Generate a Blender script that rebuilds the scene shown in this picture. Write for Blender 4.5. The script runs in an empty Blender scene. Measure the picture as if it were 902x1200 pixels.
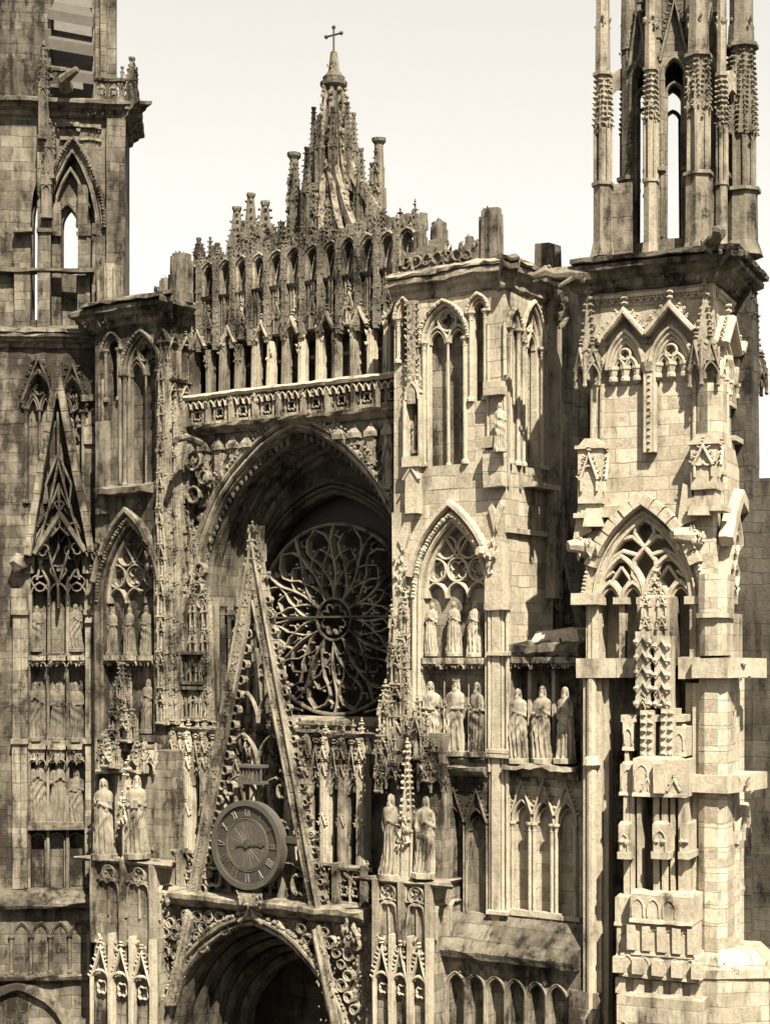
import bpy, math, random
from mathutils import Vector, Matrix, noise
R = math.radians
rnd = random.Random(7)
S = bpy.context.scene
COL = S.collection
# ------------------------------------------------------------------ camera (focal length in pixels of a 902x1200 picture)
CX, CY, CZ, TH, FPX = 26.6, -39.4, 20.0, R(34), 1900.0
cam = bpy.data.cameras.new('camera'); co = bpy.data.objects.new('camera', cam); COL.objects.link(co); S.camera = co
cam.sensor_fit = 'VERTICAL'; cam.sensor_height = 36; cam.lens = FPX/1200*36; cam.shift_y = 165/1200; cam.clip_end = 3000
co.location = (CX, CY, CZ); co.rotation_euler = (R(90), 0, TH)

# ------------------------------------------------------------------ light
SAZ, SEL = R(51.5), R(50)
w = bpy.data.worlds.new('World'); S.world = w; w.use_nodes = True
nt = w.node_tree; nt.nodes.clear()
sky = nt.nodes.new('ShaderNodeTexSky'); sky.sky_type = 'NISHITA'; sky.sun_disc = False
sky.sun_elevation = SEL; sky.sun_rotation = math.pi - SAZ; sky.dust_density = 1.5; sky.air_density = 1.0; sky.ozone_density = 0.3
bw = nt.nodes.new('ShaderNodeRGBToBW'); nt.links.new(sky.outputs[0], bw.inputs[0])
mr = nt.nodes.new('ShaderNodeMath'); mr.operation = 'POWER'; mr.inputs[1].default_value = 0.55; nt.links.new(bw.outputs[0], mr.inputs[0])
mx = nt.nodes.new('ShaderNodeMix'); mx.data_type = 'RGBA'; mx.blend_type = 'MULTIPLY'; mx.inputs['Factor'].default_value = 1
nt.links.new(mr.outputs[0], mx.inputs['A']); mx.inputs['B'].default_value = (2.36, 2.27, 2.10, 1)
bg = nt.nodes.new('ShaderNodeBackground'); bg.inputs['Strength'].default_value = 0.062
nt.links.new(mx.outputs['Result'], bg.inputs['Color'])
wo = nt.nodes.new('ShaderNodeOutputWorld'); nt.links.new(bg.outputs[0], wo.inputs[0])
sl = bpy.data.lights.new('sun', 'SUN'); sl.energy = 5; sl.angle = R(0.5); sl.color = (1, .925, .765)
so = bpy.data.objects.new('sun', sl); COL.objects.link(so)
sd = Vector((math.sin(SAZ)*math.cos(SEL), -math.cos(SAZ)*math.cos(SEL), math.sin(SEL)))
so.rotation_euler = sd.to_track_quat('Z', 'Y').to_euler()
S.view_settings.view_transform = 'Standard'; S.view_settings.look = 'None'; S.view_settings.gamma = 1
S.view_settings.exposure = 1.92; S.view_settings.use_curve_mapping = False
S.render.engine = 'CYCLES'

# ------------------------------------------------------------------ materials
def stone(name, lo, hi, dark, soot_shade=.5, brick=.5, bump=.3, carve=0.0, bh=.34, bl=.72, edge=.07):
    tone = lambda c, k, g=.885, b_=.685: (c[0]*k, c[0]*k*g, c[0]*k*b_)
    lo, hi, dark = tone(lo, .38, .84, .63), tone(hi, .62), tone(dark, .25, .80, .60)
    m = bpy.data.materials.new(name); m.use_nodes = True; n = m.node_tree.nodes; L = m.node_tree.links
    b = n['Principled BSDF']; b.inputs['Roughness'].default_value = .92; b.inputs['Specular IOR Level'].default_value = .15
    g = n.new('ShaderNodeNewGeometry')
    def node(t, **k):
        x = n.new(t)
        for a, v in k.items(): setattr(x, a, v)
        return x
    def vm(op, a, bb):
        x = node('ShaderNodeVectorMath', operation=op)
        for i, v in enumerate((a, bb)):
            if isinstance(v, tuple): x.inputs[i].default_value = v
            else: L.new(v, x.inputs[i])
        return x
    def mth(op, a, bb=0.0, clamp=False):
        x = node('ShaderNodeMath', operation=op, use_clamp=clamp)
        for i, v in enumerate((a, bb)):
            if isinstance(v, (int, float)): x.inputs[i].default_value = v
            else: L.new(v, x.inputs[i])
        return x.outputs[0]
    tan = vm('CROSS_PRODUCT', g.outputs['True Normal'], (0, 0, 1))
    uu = vm('DOT_PRODUCT', g.outputs['Position'], tan.outputs[0])
    sep = node('ShaderNodeSeparateXYZ'); L.new(g.outputs['Position'], sep.inputs[0])
    nz = node('ShaderNodeTexNoise'); nz.inputs['Scale'].default_value = 1.3; L.new(g.outputs['Position'], nz.inputs['Vector'])
    zz = mth('ADD', sep.outputs['Z'], mth('MULTIPLY', nz.outputs['Fac'], .09))
    n1 = node('ShaderNodeTexNoise'); n1.noise_dimensions = '1D'; n1.inputs['Scale'].default_value = .9; L.new(sep.outputs['Z'], n1.inputs['W'])
    zz = mth('ADD', zz, mth('MULTIPLY', n1.outputs['Fac'], .55))
    nu = node('ShaderNodeTexNoise'); nu.inputs['Scale'].default_value = .8; nu.inputs['Detail'].default_value = 3; L.new(g.outputs['Position'], nu.inputs['Vector'])
    cb = node('ShaderNodeCombineXYZ'); L.new(mth('ADD', uu.outputs['Value'], mth('MULTIPLY', nu.outputs['Fac'], .35)), cb.inputs[0]); L.new(zz, cb.inputs[1])
    br = node('ShaderNodeTexBrick'); L.new(cb.outputs[0], br.inputs['Vector'])
    br.inputs['Scale'].default_value = 1; br.inputs['Brick Width'].default_value = bl; br.inputs['Row Height'].default_value = bh
    br.inputs['Mortar Size'].default_value = .014; br.inputs['Mortar Smooth'].default_value = .3
    br.inputs['Color1'].default_value = (0, 0, 0, 1); br.inputs['Color2'].default_value = (1, 1, 1, 1); br.inputs['Mortar'].default_value = (.5, .5, .5, 1)
    bwn = node('ShaderNodeRGBToBW'); L.new(br.outputs['Color'], bwn.inputs[0])
    def noi(scale, det=5, vec=None, rough=.6):
        x = node('ShaderNodeTexNoise'); x.inputs['Scale'].default_value = scale; x.inputs['Detail'].default_value = det; x.inputs['Roughness'].default_value = rough
        L.new(vec or g.outputs['Position'], x.inputs['Vector']); return x.outputs['Fac']
    big = noi(.35, 4); mid = noi(1.9, 6, None, .7); fine = noi(14, 6, None, .75)
    thin = noi(1, 4, vm('MULTIPLY', g.outputs['Position'], (5, 5, .9)).outputs[0], .6); strk = noi(1, 5, vm('MULTIPLY', g.outputs['Position'], (1.7, 1.7, .42)).outputs[0], .65)
    # tone 0..1
    t = mth('ADD', mth('MULTIPLY', bwn.outputs[0], brick), mth('MULTIPLY', mth('SUBTRACT', mid, .5), 1.3))
    t = mth('ADD', t, mth('MULTIPLY', mth('SUBTRACT', fine, .5), 1.6))
    t = mth('ADD', t, .5 - brick*.5, True)
    c1 = node('ShaderNodeMix', data_type='RGBA'); L.new(t, c1.inputs['Factor']); c1.inputs['A'].default_value = (*lo, 1); c1.inputs['B'].default_value = (*hi, 1)
    s = mth('ADD', mth('ADD', mth('MULTIPLY', big, 1.0), mth('MULTIPLY', strk, 1.1)), mth('MULTIPLY', mid, .9))
    s = mth('ADD', s, mth('MULTIPLY', mth('SUBTRACT', thin, .5), .5)); s = mth('ADD', s, mth('MULTIPLY', fine, .6)); s = mth('SUBTRACT', s, .05)
    mp = node('ShaderNodeMapRange'); L.new(s, mp.inputs['Value'])
    thr = 1.75+ (.5-soot_shade)*.9
    mp.inputs['From Min'].default_value = thr-.10; mp.inputs['From Max'].default_value = thr+.28
    c2 = node('ShaderNodeMix', data_type='RGBA'); L.new(mp.outputs[0], c2.inputs['Factor']); L.new(c1.outputs['Result'], c2.inputs['A']); c2.inputs['B'].default_value = (*dark, 1)
    jt = mth('SUBTRACT', 1.0, mth('MULTIPLY', mth('MULTIPLY', br.outputs['Fac'], mth('MULTIPLY', mth('SUBTRACT', mid, .38, True), 5.0, True), True), .5 if brick > 0 else 0.0))
    c3 = node('ShaderNodeMix', data_type='RGBA', blend_type='MULTIPLY'); c3.inputs['Factor'].default_value = 1
    L.new(c2.outputs['Result'], c3.inputs['A']); L.new(jt, c3.inputs['B'])
    L.new(c3.outputs['Result'], b.inputs['Base Color'])
    h = mth('ADD', mth('MULTIPLY', fine, .35), mth('MULTIPLY', mid, .8))
    if brick > 0:
        h = mth('ADD', h, mth('MULTIPLY', mth('SUBTRACT', 1.0, br.outputs['Fac']), .45)); h = mth('ADD', h, mth('MULTIPLY', bwn.outputs[0], .25))
    if carve:
        vo = node('ShaderNodeTexVoronoi'); vo.inputs['Scale'].default_value = 7.5; vo.inputs['Randomness'].default_value = .9
        wv = vm('ADD', g.outputs['Position'], (0, 0, 0)); nn = node('ShaderNodeTexNoise'); nn.inputs['Scale'].default_value = 3
        L.new(g.outputs['Position'], nn.inputs['Vector']); k = vm('SCALE', nn.outputs['Color'], (0, 0, 0)); k.inputs['Scale'].default_value = .25
        L.new(k.outputs[0], wv.inputs[1]); L.new(wv.outputs[0], vo.inputs['Vector'])
        h = mth('ADD', h, mth('MULTIPLY', vo.outputs['Distance'], -carve*3))
    bp = node('ShaderNodeBump'); bp.inputs['Strength'].default_value = min(1, bump*1.6); bp.inputs['Distance'].default_value = edge
    L.new(h, bp.inputs['Height']); L.new(bp.outputs[0], b.inputs['Normal'])
    return m
def plain(name, c, rough=.8, metal=0, nscale=6, var=.35, bump=.2):
    m = bpy.data.materials.new(name); m.use_nodes = True; n = m.node_tree.nodes; L = m.node_tree.links
    b = n['Principled BSDF']; b.inputs['Roughness'].default_value = rough; b.inputs['Metallic'].default_value = metal
    g = n.new('ShaderNodeNewGeometry'); x = n.new('ShaderNodeTexNoise'); x.inputs['Scale'].default_value = nscale; x.inputs['Detail'].default_value = 6
    L.new(g.outputs['Position'], x.inputs['Vector'])
    c1 = n.new('ShaderNodeMix'); c1.data_type = 'RGBA'; L.new(x.outputs['Fac'], c1.inputs['Factor'])
    c1.inputs['A'].default_value = (*[v*(1-var) for v in c], 1); c1.inputs['B'].default_value = (*[min(.9, v*(1+var)) for v in c], 1)
    L.new(c1.outputs['Result'], b.inputs['Base Color'])
    bp = n.new('ShaderNodeBump'); bp.inputs['Strength'].default_value = bump; bp.inputs['Distance'].default_value = .03
    L.new(x.outputs['Fac'], bp.inputs['Height']); L.new(bp.outputs[0], b.inputs['Normal'])
    return m
DK = (.085, .068, .05)
M = dict(
    soot_shade=stone('shade_dark_limestone', (.07, .06, .045), (.14, .12, .085), (.03, .025, .02), .5, .4, .4),  # near-black stone tone with deep shade put into its colour
    clean=stone('clean_limestone', (.36, .31, .22), (.62, .55, .41), (.13, .105, .075), .36, .45, .28),
    cleanp=stone('clean_plain_limestone', (.38, .33, .23), (.64, .57, .43), (.13, .105, .075), .36, 0, .4),
    mid=stone('weathered_limestone', (.20, .165, .115), (.46, .40, .28), DK, .58, .45, .4),
    midp=stone('weathered_plain_limestone', (.22, .185, .13), (.52, .445, .315), DK, .56, 0, .5),
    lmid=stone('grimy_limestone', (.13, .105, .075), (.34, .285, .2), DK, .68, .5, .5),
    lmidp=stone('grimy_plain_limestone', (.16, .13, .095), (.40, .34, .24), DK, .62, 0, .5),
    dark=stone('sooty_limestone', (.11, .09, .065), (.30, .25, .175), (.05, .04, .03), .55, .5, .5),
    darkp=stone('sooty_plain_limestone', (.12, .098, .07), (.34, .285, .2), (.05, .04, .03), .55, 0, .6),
    carved=stone('carved_limestone', (.2, .165, .12), (.55, .47, .335), (.06, .048, .034), .55, 0, .5, .18, edge=.05),
    carvedd=stone('sooty_carved_limestone', (.10, .083, .06), (.30, .25, .18), (.04, .033, .025), .55, 0, .5, .18, edge=.05),
    statue=stone('statue_stone', (.26, .2, .145), (.66, .48, .35), (.09, .072, .05), .54, 0, .35),
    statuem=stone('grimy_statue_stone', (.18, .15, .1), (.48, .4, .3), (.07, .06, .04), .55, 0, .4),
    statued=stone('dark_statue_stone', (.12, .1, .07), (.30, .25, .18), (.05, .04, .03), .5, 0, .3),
    slate=stone('slate', (.07, .06, .05), (.13, .06, .05), (.025, .021, .018), .4, .6, .25, bh=.22, bl=.3),
    lead=plain('lead', (.06, .053, .044), .6),
    iron=plain('iron', (.05, .042, .034), .6, .4),
    dial=plain('clock_dial', (.024, .0205, .016), .6, 0, 9),
    dialc=plain('clock_dial_centre', (.042, .036, .028), .6, 0, 5),
    gilt=plain('faded_gilt', (.08, .07, .052), .5, 0, 9),
    wood=plain('grey_timber', (.045, .038, .03), .9, 0, 5),
    glass=plain('leaded_glass', (.016, .0135, .011), .75, 0, 12, .5, .4),
    ground=plain('cobbles', (.07, .062, .052), .9, 0, 3),
)

# ------------------------------------------------------------------ frames
class Fr:
    def __init__(s, x, y, yaw=0.0):
        s.x, s.y, s.yaw = x, y, yaw; a = R(yaw)
        s.U = (math.cos(a), math.sin(a)); s.N = (math.sin(a), -math.cos(a))
    def pt(s, u, z, d):
        return (s.x+s.U[0]*u+s.N[0]*d, s.y+s.U[1]*u+s.N[1]*d, z)
    def at(s, px, py, d=0.0):
        a = (px-451)/FPX; b = (765-py)/FPX
        dx = math.cos(TH)*a-math.sin(TH); dy = math.sin(TH)*a+math.cos(TH)
        t = (d-((CX-s.x)*s.N[0]+(CY-s.y)*s.N[1]))/(dx*s.N[0]+dy*s.N[1])
        X = CX+dx*t-s.x; Y = CY+dy*t-s.y
        return X*s.U[0]+Y*s.U[1], CZ+b*t
    def u(s, px, d=0.0): return s.at(px, 765, d)[0]
    def z(s, px, py, d=0.0): return s.at(px, py, d)[1]
    def side(s, u, d):
        p = s.pt(u, 0, d); return Fr(p[0], p[1], s.yaw+90)
    def shift(s, u, d):
        p = s.pt(u, 0, d); return Fr(p[0], p[1], s.yaw)
F0 = Fr(0, 0, 0)

_t = (1+5**.5)/2
ICO = [Vector(v).normalized() for v in [(-1,_t,0),(1,_t,0),(-1,-_t,0),(1,-_t,0),(0,-1,_t),(0,1,_t),(0,-1,-_t),(0,1,-_t),(_t,0,-1),(_t,0,1),(-_t,0,-1),(-_t,0,1)]]
ICF = [(0,11,5),(0,5,1),(0,1,7),(0,7,10),(0,10,11),(1,5,9),(5,11,4),(11,10,2),(10,7,6),(7,1,8),(3,9,4),(3,4,2),(3,2,6),(3,6,8),(3,8,9),(4,9,5),(2,4,11),(6,2,10),(8,6,7),(9,8,1)]

SPLIT = {'lacework', 'rough_masonry', 'base_carving', 'leaf_frieze', 'ledge', 'sill', 'parapet', 'arch_crest', 'arch_carving', 'spandrel_shaft', 'blind_panel', 'wall_shaft', 'corner_shaft', 'side_shaft', 'crocket', 'spandrel_tracery', 'broken_springer', 'niche_divider', 'mullion', 'side_gablet', 'numeral', 'arch_figure', 'belfry_pier', 'belfry_pinnacle', 'side_ledge', 'shaft', 'parapet_pinnacle', 'corner_carving', 'roof_roll', 'far_shade_buttress', 'side_weathering', 'blind_tracery', 'carving', 'flank_carving', 'louvre', 'wall'}
def rs(a, b): return rnd.uniform(a, b)
class MB:
    def __init__(s): s.v = []; s.f = []; s.pr = []
    def add(s, vs, fs):
        o = len(s.v); g = len(s.f); s.v += vs; s.f += [tuple(i+o for i in f) for f in fs]; s.pr.append((o, len(s.v), g, len(s.f)))
    def build(s, name, mat, parent=None, er=.012, smooth=False):
        if not s.v: return None
        if name in SPLIT and not getattr(s, 'done', 0):
            P = s.pieces(.06 if name == 'numeral' else .03, 0 if name == 'numeral' else .3)
            if 1 < len(P) <= 60: return [p.build(name, mat, parent, er, smooth) for p in P][0]
        ox = parent
        off = Vector((0, 0, 0))
        while ox is not None: off += ox.location; ox = ox.parent
        vs = []
        for p in s.v:
            p = Vector(p)
            if er: p = p + noise.noise_vector(p*.8)*er*1.6 + noise.noise_vector(p*3.7)*er
            vs.append(p)
        base = off
        if parent is None or True:
            c = Vector((sum(p.x for p in vs)/len(vs), sum(p.y for p in vs)/len(vs), min(p.z for p in vs)))
        me = bpy.data.meshes.new(name); me.from_pydata([tuple(p-c) for p in vs], [], s.f); me.update()
        if smooth:
            for p in me.polygons: p.use_smooth = True
        m = M[mat] if isinstance(mat, str) else mat
        me.materials.append(m)
        o = bpy.data.objects.new(name, me); COL.objects.link(o); o.location = c-base
        if parent is not None: o.parent = parent
        return o
    def pieces(s, gap, small):
        """cut into groups of shapes that do not touch one another"""
        B = []
        for v0, v1, f0, f1 in s.pr:
            q = s.v[v0:v1]; B.append([min(p[i] for p in q)-gap for i in range(3)]+[max(p[i] for p in q)+gap for i in range(3)])
        n = len(B); par = list(range(n))
        def fd(i):
            while par[i] != i: par[i] = par[par[i]]; i = par[i]
            return i
        for i in range(n):
            a = B[i]
            for j in range(i+1, n):
                b = B[j]
                if a[0] <= b[3] and b[0] <= a[3] and a[1] <= b[4] and b[1] <= a[4] and a[2] <= b[5] and b[2] <= a[5]: par[fd(i)] = fd(j)
        G = {}
        for i in range(n): G.setdefault(fd(i), []).append(i)
        def bb(g): return [min(B[i][k] for i in g) for k in range(3)]+[max(B[i][k] for i in g) for k in range(3, 6)]
        L = [(g, bb(g)) for g in G.values()]; dg = lambda b: math.dist(b[:3], b[3:])-2*gap
        big = [x for x in L if dg(x[1]) > small]; sm = [x for x in L if dg(x[1]) <= small]
        if not big: return [s]
        for g, b in sm:
            c = [(b[k]+b[k+3])/2 for k in range(3)]; min(big, key=lambda x: math.dist(c, [(x[1][k]+x[1][k+3])/2 for k in range(3)]))[0].extend(g)
        out = []
        for g, b in big:
            m = MB(); m.done = 1
            for i in sorted(g):
                v0, v1, f0, f1 = s.pr[i]; o = len(m.v)-v0; m.v += s.v[v0:v1]; m.f += [tuple(k+o for k in f) for f in s.f[f0:f1]]
            out.append(m)
        return out
    # ---- shapes
    def hexa(s, P): s.add(P, [(0,1,2,3),(7,6,5,4),(0,4,5,1),(1,5,6,2),(2,6,7,3),(3,7,4,0)])
    def box(s, fr, u0, u1, z0, z1, d0, d1, sub=0):
        if sub and (z1-z0) > 1.5*sub and (z1-z0) >= (u1-u0):
            n = max(1, int((z1-z0)/sub))
            for i in range(n): s.box(fr, u0, u1, z0+(z1-z0)*i/n, z0+(z1-z0)*(i+1)/n, d0, d1)
            return
        p = fr.pt
        s.hexa([p(u0,z0,d1),p(u1,z0,d1),p(u1,z1,d1),p(u0,z1,d1),p(u0,z0,d0),p(u1,z0,d0),p(u1,z1,d0),p(u0,z1,d0)])
    def prism(s, fr, pts, d0, d1):
        n = len(pts)
        s.add([fr.pt(u, z, d1) for u, z in pts]+[fr.pt(u, z, d0) for u, z in pts],
              [tuple(range(n)), tuple(range(2*n-1, n-1, -1))]+[(i, (i+1) % n, n+(i+1) % n, n+i) for i in range(n)])
    def hpr(s, fr, pts, z0, z1, k=1.0, ctr=None):
        n = len(pts); cu, cd = ctr or (sum(p[0] for p in pts)/n, sum(p[1] for p in pts)/n)
        s.add([fr.pt(u, z0, d) for u, d in pts]+[fr.pt(cu+(u-cu)*k, z1, cd+(d-cd)*k) for u, d in pts],
              [tuple(range(n-1, -1, -1)), tuple(range(n, 2*n))]+[(i, (i+1) % n, n+(i+1) % n, n+i) for i in range(n)])
    def ngon(s, fr, u, d, r, z0, z1, n=8, k=1.0, rot=.5):
        s.hpr(fr, [(u+r*math.cos(2*math.pi*(i+rot)/n), d+r*math.sin(2*math.pi*(i+rot)/n)) for i in range(n)], z0, z1, k, (u, d))
    def lathe(s, fr, u, d, prof, n=10, rot=0):
        vs = []; fs = []
        for r, z in prof: vs += [fr.pt(u+r*math.cos(2*math.pi*(i+rot)/n), z, d+r*math.sin(2*math.pi*(i+rot)/n)) for i in range(n)]
        for k in range(len(prof)-1):
            for i in range(n): j = (i+1) % n; fs.append((k*n+i, k*n+j, (k+1)*n+j, (k+1)*n+i))
        fs.append(tuple(range(n-1, -1, -1))); fs.append(tuple(range(len(vs)-n, len(vs))))
        s.add(vs, fs)
    def col(s, fr, u, d, z0, z1, r, cap=1, n=8):
        h = z1-z0
        if cap: pr = [(r*1.9, z0), (r*1.9, z0+r*1.2), (r*1.25, z0+r*2), (r, z0+r*2.4), (r, z1-r*4.5), (r*1.25, z1-r*4.2), (r, z1-r*3.9), (r*1.2, z1-r*2.5), (r*1.9, z1-r*1.2), (r*2.1, z1-r*1.1), (r*2.1, z1)]
        else: pr = [(r, z0), (r, z1)]
        if h < r*9: pr = [(r*1.5, z0), (r, z0+r), (r, z1-r), (r*1.5, z1)]
        s.lathe(fr, u, d, pr, n)
    def rib(s, fr, pts, w, d0, d1, closed=False, ch=.45, dm=None):
        n = len(pts); vs = []; fs = []
        if dm is None: dm = d1-min((d1-d0)*.6, w*.5)
        prof = [(-.5*w, d0), (-.5*w, dm), (-.5*w*ch, d1), (.5*w*ch, d1), (.5*w, dm), (.5*w, d0)]
        q = len(prof)
        for i in range(n):
            a = pts[i-1] if (i > 0 or closed) else pts[i]; b = pts[(i+1) % n] if (i < n-1 or closed) else pts[i]
            du, dz = b[0]-a[0], b[1]-a[1]; l = math.hypot(du, dz) or 1; nu, nz = -dz/l, du/l
            m = 1.0
            if 0 < i < n-1 or closed:
                e1 = (pts[i][0]-a[0], pts[i][1]-a[1]); e2 = (b[0]-pts[i][0], b[1]-pts[i][1])
                l1 = math.hypot(*e1) or 1; l2 = math.hypot(*e2) or 1
                c = (e1[0]*e2[0]+e1[1]*e2[1])/l1/l2; m = min(2.0, 1/max(.3, math.sqrt(max(0, (1+c)/2))))
            for o, d in prof: vs.append(fr.pt(pts[i][0]+nu*o*m, pts[i][1]+nz*o*m, d))
        for i in range(n if closed else n-1):
            j = (i+1) % n
            for k in range(q): l = (k+1) % q; fs.append((i*q+k, i*q+l, j*q+l, j*q+k))
        if not closed: fs += [tuple(range(q)), tuple(range(n*q-1, n*q-q-1, -1))]
        s.add(vs, fs)
    def tube(s, pts, rad, n=6):
        pts = [Vector(p) for p in pts]; vs = []; fs = []
        for i, p in enumerate(pts):
            t = (pts[min(i+1, len(pts)-1)]-pts[max(i-1, 0)]).normalized()
            a = t.cross(Vector((0, 0, 1))); a = a.normalized() if a.length > .05 else Vector((1, 0, 0)); b = t.cross(a).normalized()
            r = rad[i] if isinstance(rad, (list, tuple)) else rad
            for k in range(n):
                q = 2*math.pi*k/n; vs.append(tuple(p+a*math.cos(q)*r+b*math.sin(q)*r))
        for i in range(len(pts)-1):
            for k in range(n): l = (k+1) % n; fs.append((i*n+k, i*n+l, (i+1)*n+l, (i+1)*n+k))
        fs += [tuple(range(n-1, -1, -1)), tuple(range(len(vs)-n, len(vs)))]
        s.add(vs, fs)
    def blob(s, p, sx, sy=None, sz=None, jit=.25):
        sy = sy or sx; sz = sz or sx
        s.add([(p[0]+v.x*sx*rs(1-jit, 1+jit), p[1]+v.y*sy*rs(1-jit, 1+jit), p[2]+v.z*sz*rs(1-jit, 1+jit)) for v in ICO], ICF)
    def lumps(s, fr, u0, u1, z0, z1, d, n, size, dj=.06):
        for i in range(int(n*.62)):
            k = size*rs(.4, .95); u = rs(u0, u1); z = rs(z0, z1); dd = d+rs(-dj, dj)
            if rnd.random() < .6:      # curled leaf : a bent, tapering blade
                L = k*rs(1.6, 3.2); t = rs(-.5, .5); c = rs(-.5, .5)
                P = [(u, z-L*.5), (u+L*(.2*t+.18*c), z), (u+L*.5*t, z+L*.5)]
                w_ = k*.55; o = len(s.v)
                for (x, y), h, q in zip(P, (.3, 1, .2), (.0, .7, 1.3)):
                    s.v += [fr.pt(x-w_*h, y, dd-k*.5), fr.pt(x, y, dd+k*q), fr.pt(x+w_*h, y, dd-k*.5)]
                s.f += [(o, o+1, o+4, o+3), (o+1, o+2, o+5, o+4), (o+3, o+4, o+7, o+6), (o+4, o+5, o+8, o+7), (o, o+3, o+5, o+2), (o+3, o+6, o+8, o+5), (o, o+2, o+1), (o+6, o+7, o+8)]
                s.pr.append((o, len(s.v), len(s.f)-8, len(s.f)))
            else: s.blob(fr.pt(u, z, dd), k*rs(.5, .9), k*rs(.5, .9), k*rs(.6, 1.5), .35)
    def crockets(s, fr, p0, p1, d, size, gap, side=0):
        L = math.hypot(p1[0]-p0[0], p1[1]-p0[1]); n = max(1, int(L/gap))
        nu, nz = -(p1[1]-p0[1])/L, (p1[0]-p0[0])/L
        if nz < 0: nu, nz = -nu, -nz
        if side: nu, nz = side, .2
        for i in range(n):
            t = (i+.5+rs(-.1, .1))/n
            if rnd.random() < .08: continue
            u = p0[0]+(p1[0]-p0[0])*t; z = p0[1]+(p1[1]-p0[1])*t; k = size*rs(.8, 1.2)
            s.blob(fr.pt(u+nu*k*.6, z+nz*k*.6, d), k*.75, k*.75, k*.6, .3)
            s.blob(fr.pt(u+nu*k*1.5, z+nz*k*1.2+k*.25, d+k*.15), k*.5, k*.5, k*.5, .3)
    def mould(s, fr, u0, u1, prof, seg=.35, jit=.02, ret0=0, ret1=0):
        """horizontal moulding; prof = (d, z) points; ends mitred outwards by ret*d"""
        n = max(1, int((u1-u0)/seg)); q = len(prof); vs = []; fs = []
        for i in range(n+1):
            t = i/n
            for d, z in prof:
                u = u0+(u1-u0)*t
                if i == 0: u = u0-ret0*(d-prof[0][0])
                if i == n: u = u1+ret1*(d-prof[0][0])
                j = jit*(0 if (i in (0, n)) else 1)
                vs.append(fr.pt(u, z+rs(-j, j)*.8, d+rs(-j, j)))
        for i in range(n):
            for k in range(q): l = (k+1) % q; fs.append((i*q+k, i*q+l, (i+1)*q+l, (i+1)*q+k))
        fs += [tuple(range(q)), tuple(range(n*q+q-1, n*q-1, -1))]
        s.add(vs, fs)
    def stones(s, fr, u0, u1, z0, z1, d0, d1, l=.6, dj=.03, zj=.03):
        u = u0
        while u < u1-.05:
            e = min(u1, u+l*rs(.6, 1.4))
            if u1-e < .2: e = u1
            s.box(fr, u+.006, e-.006, z0, z1+rs(-zj, zj), d0, d1+rs(-dj, dj)); u = e

# ------------------------------------------------------------------ gothic geometry
def arch(u0, u1, zs, za, n=9):
    """left springing -> apex -> right springing"""
    w = (u1-u0)/2; h = za-zs; r = (w*w+h*h)/(2*w); c = (u0+r); out = []
    a1 = math.atan2(h, c-(u0+w)) if abs(c-u0-w) > 1e-6 else math.pi/2
    for i in range(n+1):
        a = a1*i/n; out.append((c-r*math.cos(a), zs+r*math.sin(a)))
    return out+[(u0+u1-u, z) for u, z in reversed(out[:-1])]
def circ(u, z, r, n=20, foils=0, dep=.3, ph=0):
    o = []
    for i in range(n):
        a = 2*math.pi*i/n; k = 1
        if foils: k = 1-dep+dep*abs(math.sin(foils*(a-ph)/2))**.7
        o.append((u+r*k*math.cos(a+math.pi/2), z+r*k*math.sin(a+math.pi/2)))
    return o
def skin(m, fr, u0, u1, z0, z1, d0, d1, cols):
    """wall sheet of thickness d0..d1 with arched openings; cols = [(ua, ub, [(zb, zs, za), ...]), ...]"""
    u = u0
    for ua, ub, ops in sorted(cols):
        if ua > u+1e-3: m.box(fr, u, ua, z0, z1, d0, d1)
        z = z0
        for zb, zs, za in sorted(ops):
            if zb > z+1e-3: m.box(fr, ua, ub, z, zb, d0, d1)
            z = za+.001
        ops = sorted(ops)
        for k, (zb, zs, za) in enumerate(ops):
            top = ops[k+1][0] if k+1 < len(ops) else z1
            if k+1 < len(ops): top = za+.002
            A = arch(ua, ub, zs, za); p = fr.pt
            for i in range(len(A)-1):
                a, b = A[i], A[i+1]
                m.hexa([p(a[0],a[1],d1),p(b[0],b[1],d1),p(b[0],top+.001,d1),p(a[0],top+.001,d1),p(a[0],a[1],d0),p(b[0],b[1],d0),p(b[0],top+.001,d0),p(a[0],top+.001,d0)])
        u = ub
    if u < u1-1e-3: m.box(fr, u, u1, z0, z1, d0, d1)
def foil(m, fr, u, z, r, d0, d1, w, n=4, ph=0):
    m.rib(fr, circ(u, z, r, 20), w, d0, d1, True)
    m.rib(fr, circ(u, z, r*.86, n*7, n, .42, ph), w*.7, d0, d0+(d1-d0)*.75, True)
def head2(m, fr, u0, u1, zs, za, d0, d1, w):
    uc = (u0+u1)/2; W = u1-u0; H = za-zs; zl = zs+H*.10
    for a, b in ((u0, uc), (uc, u1)):
        m.rib(fr, arch(a+w*.1, b-w*.1, zs, zs+H*.46, 6), w, d0, d1)
        m.rib(fr, arch(a+w*.9, b-w*.9, zs-.02, zs+H*.34, 5), w*.55, d0, d1-.03)
    foil(m, fr, uc, zs+H*.60, W*.215, d0, d1, w*.8, 4, math.pi/4)
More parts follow.
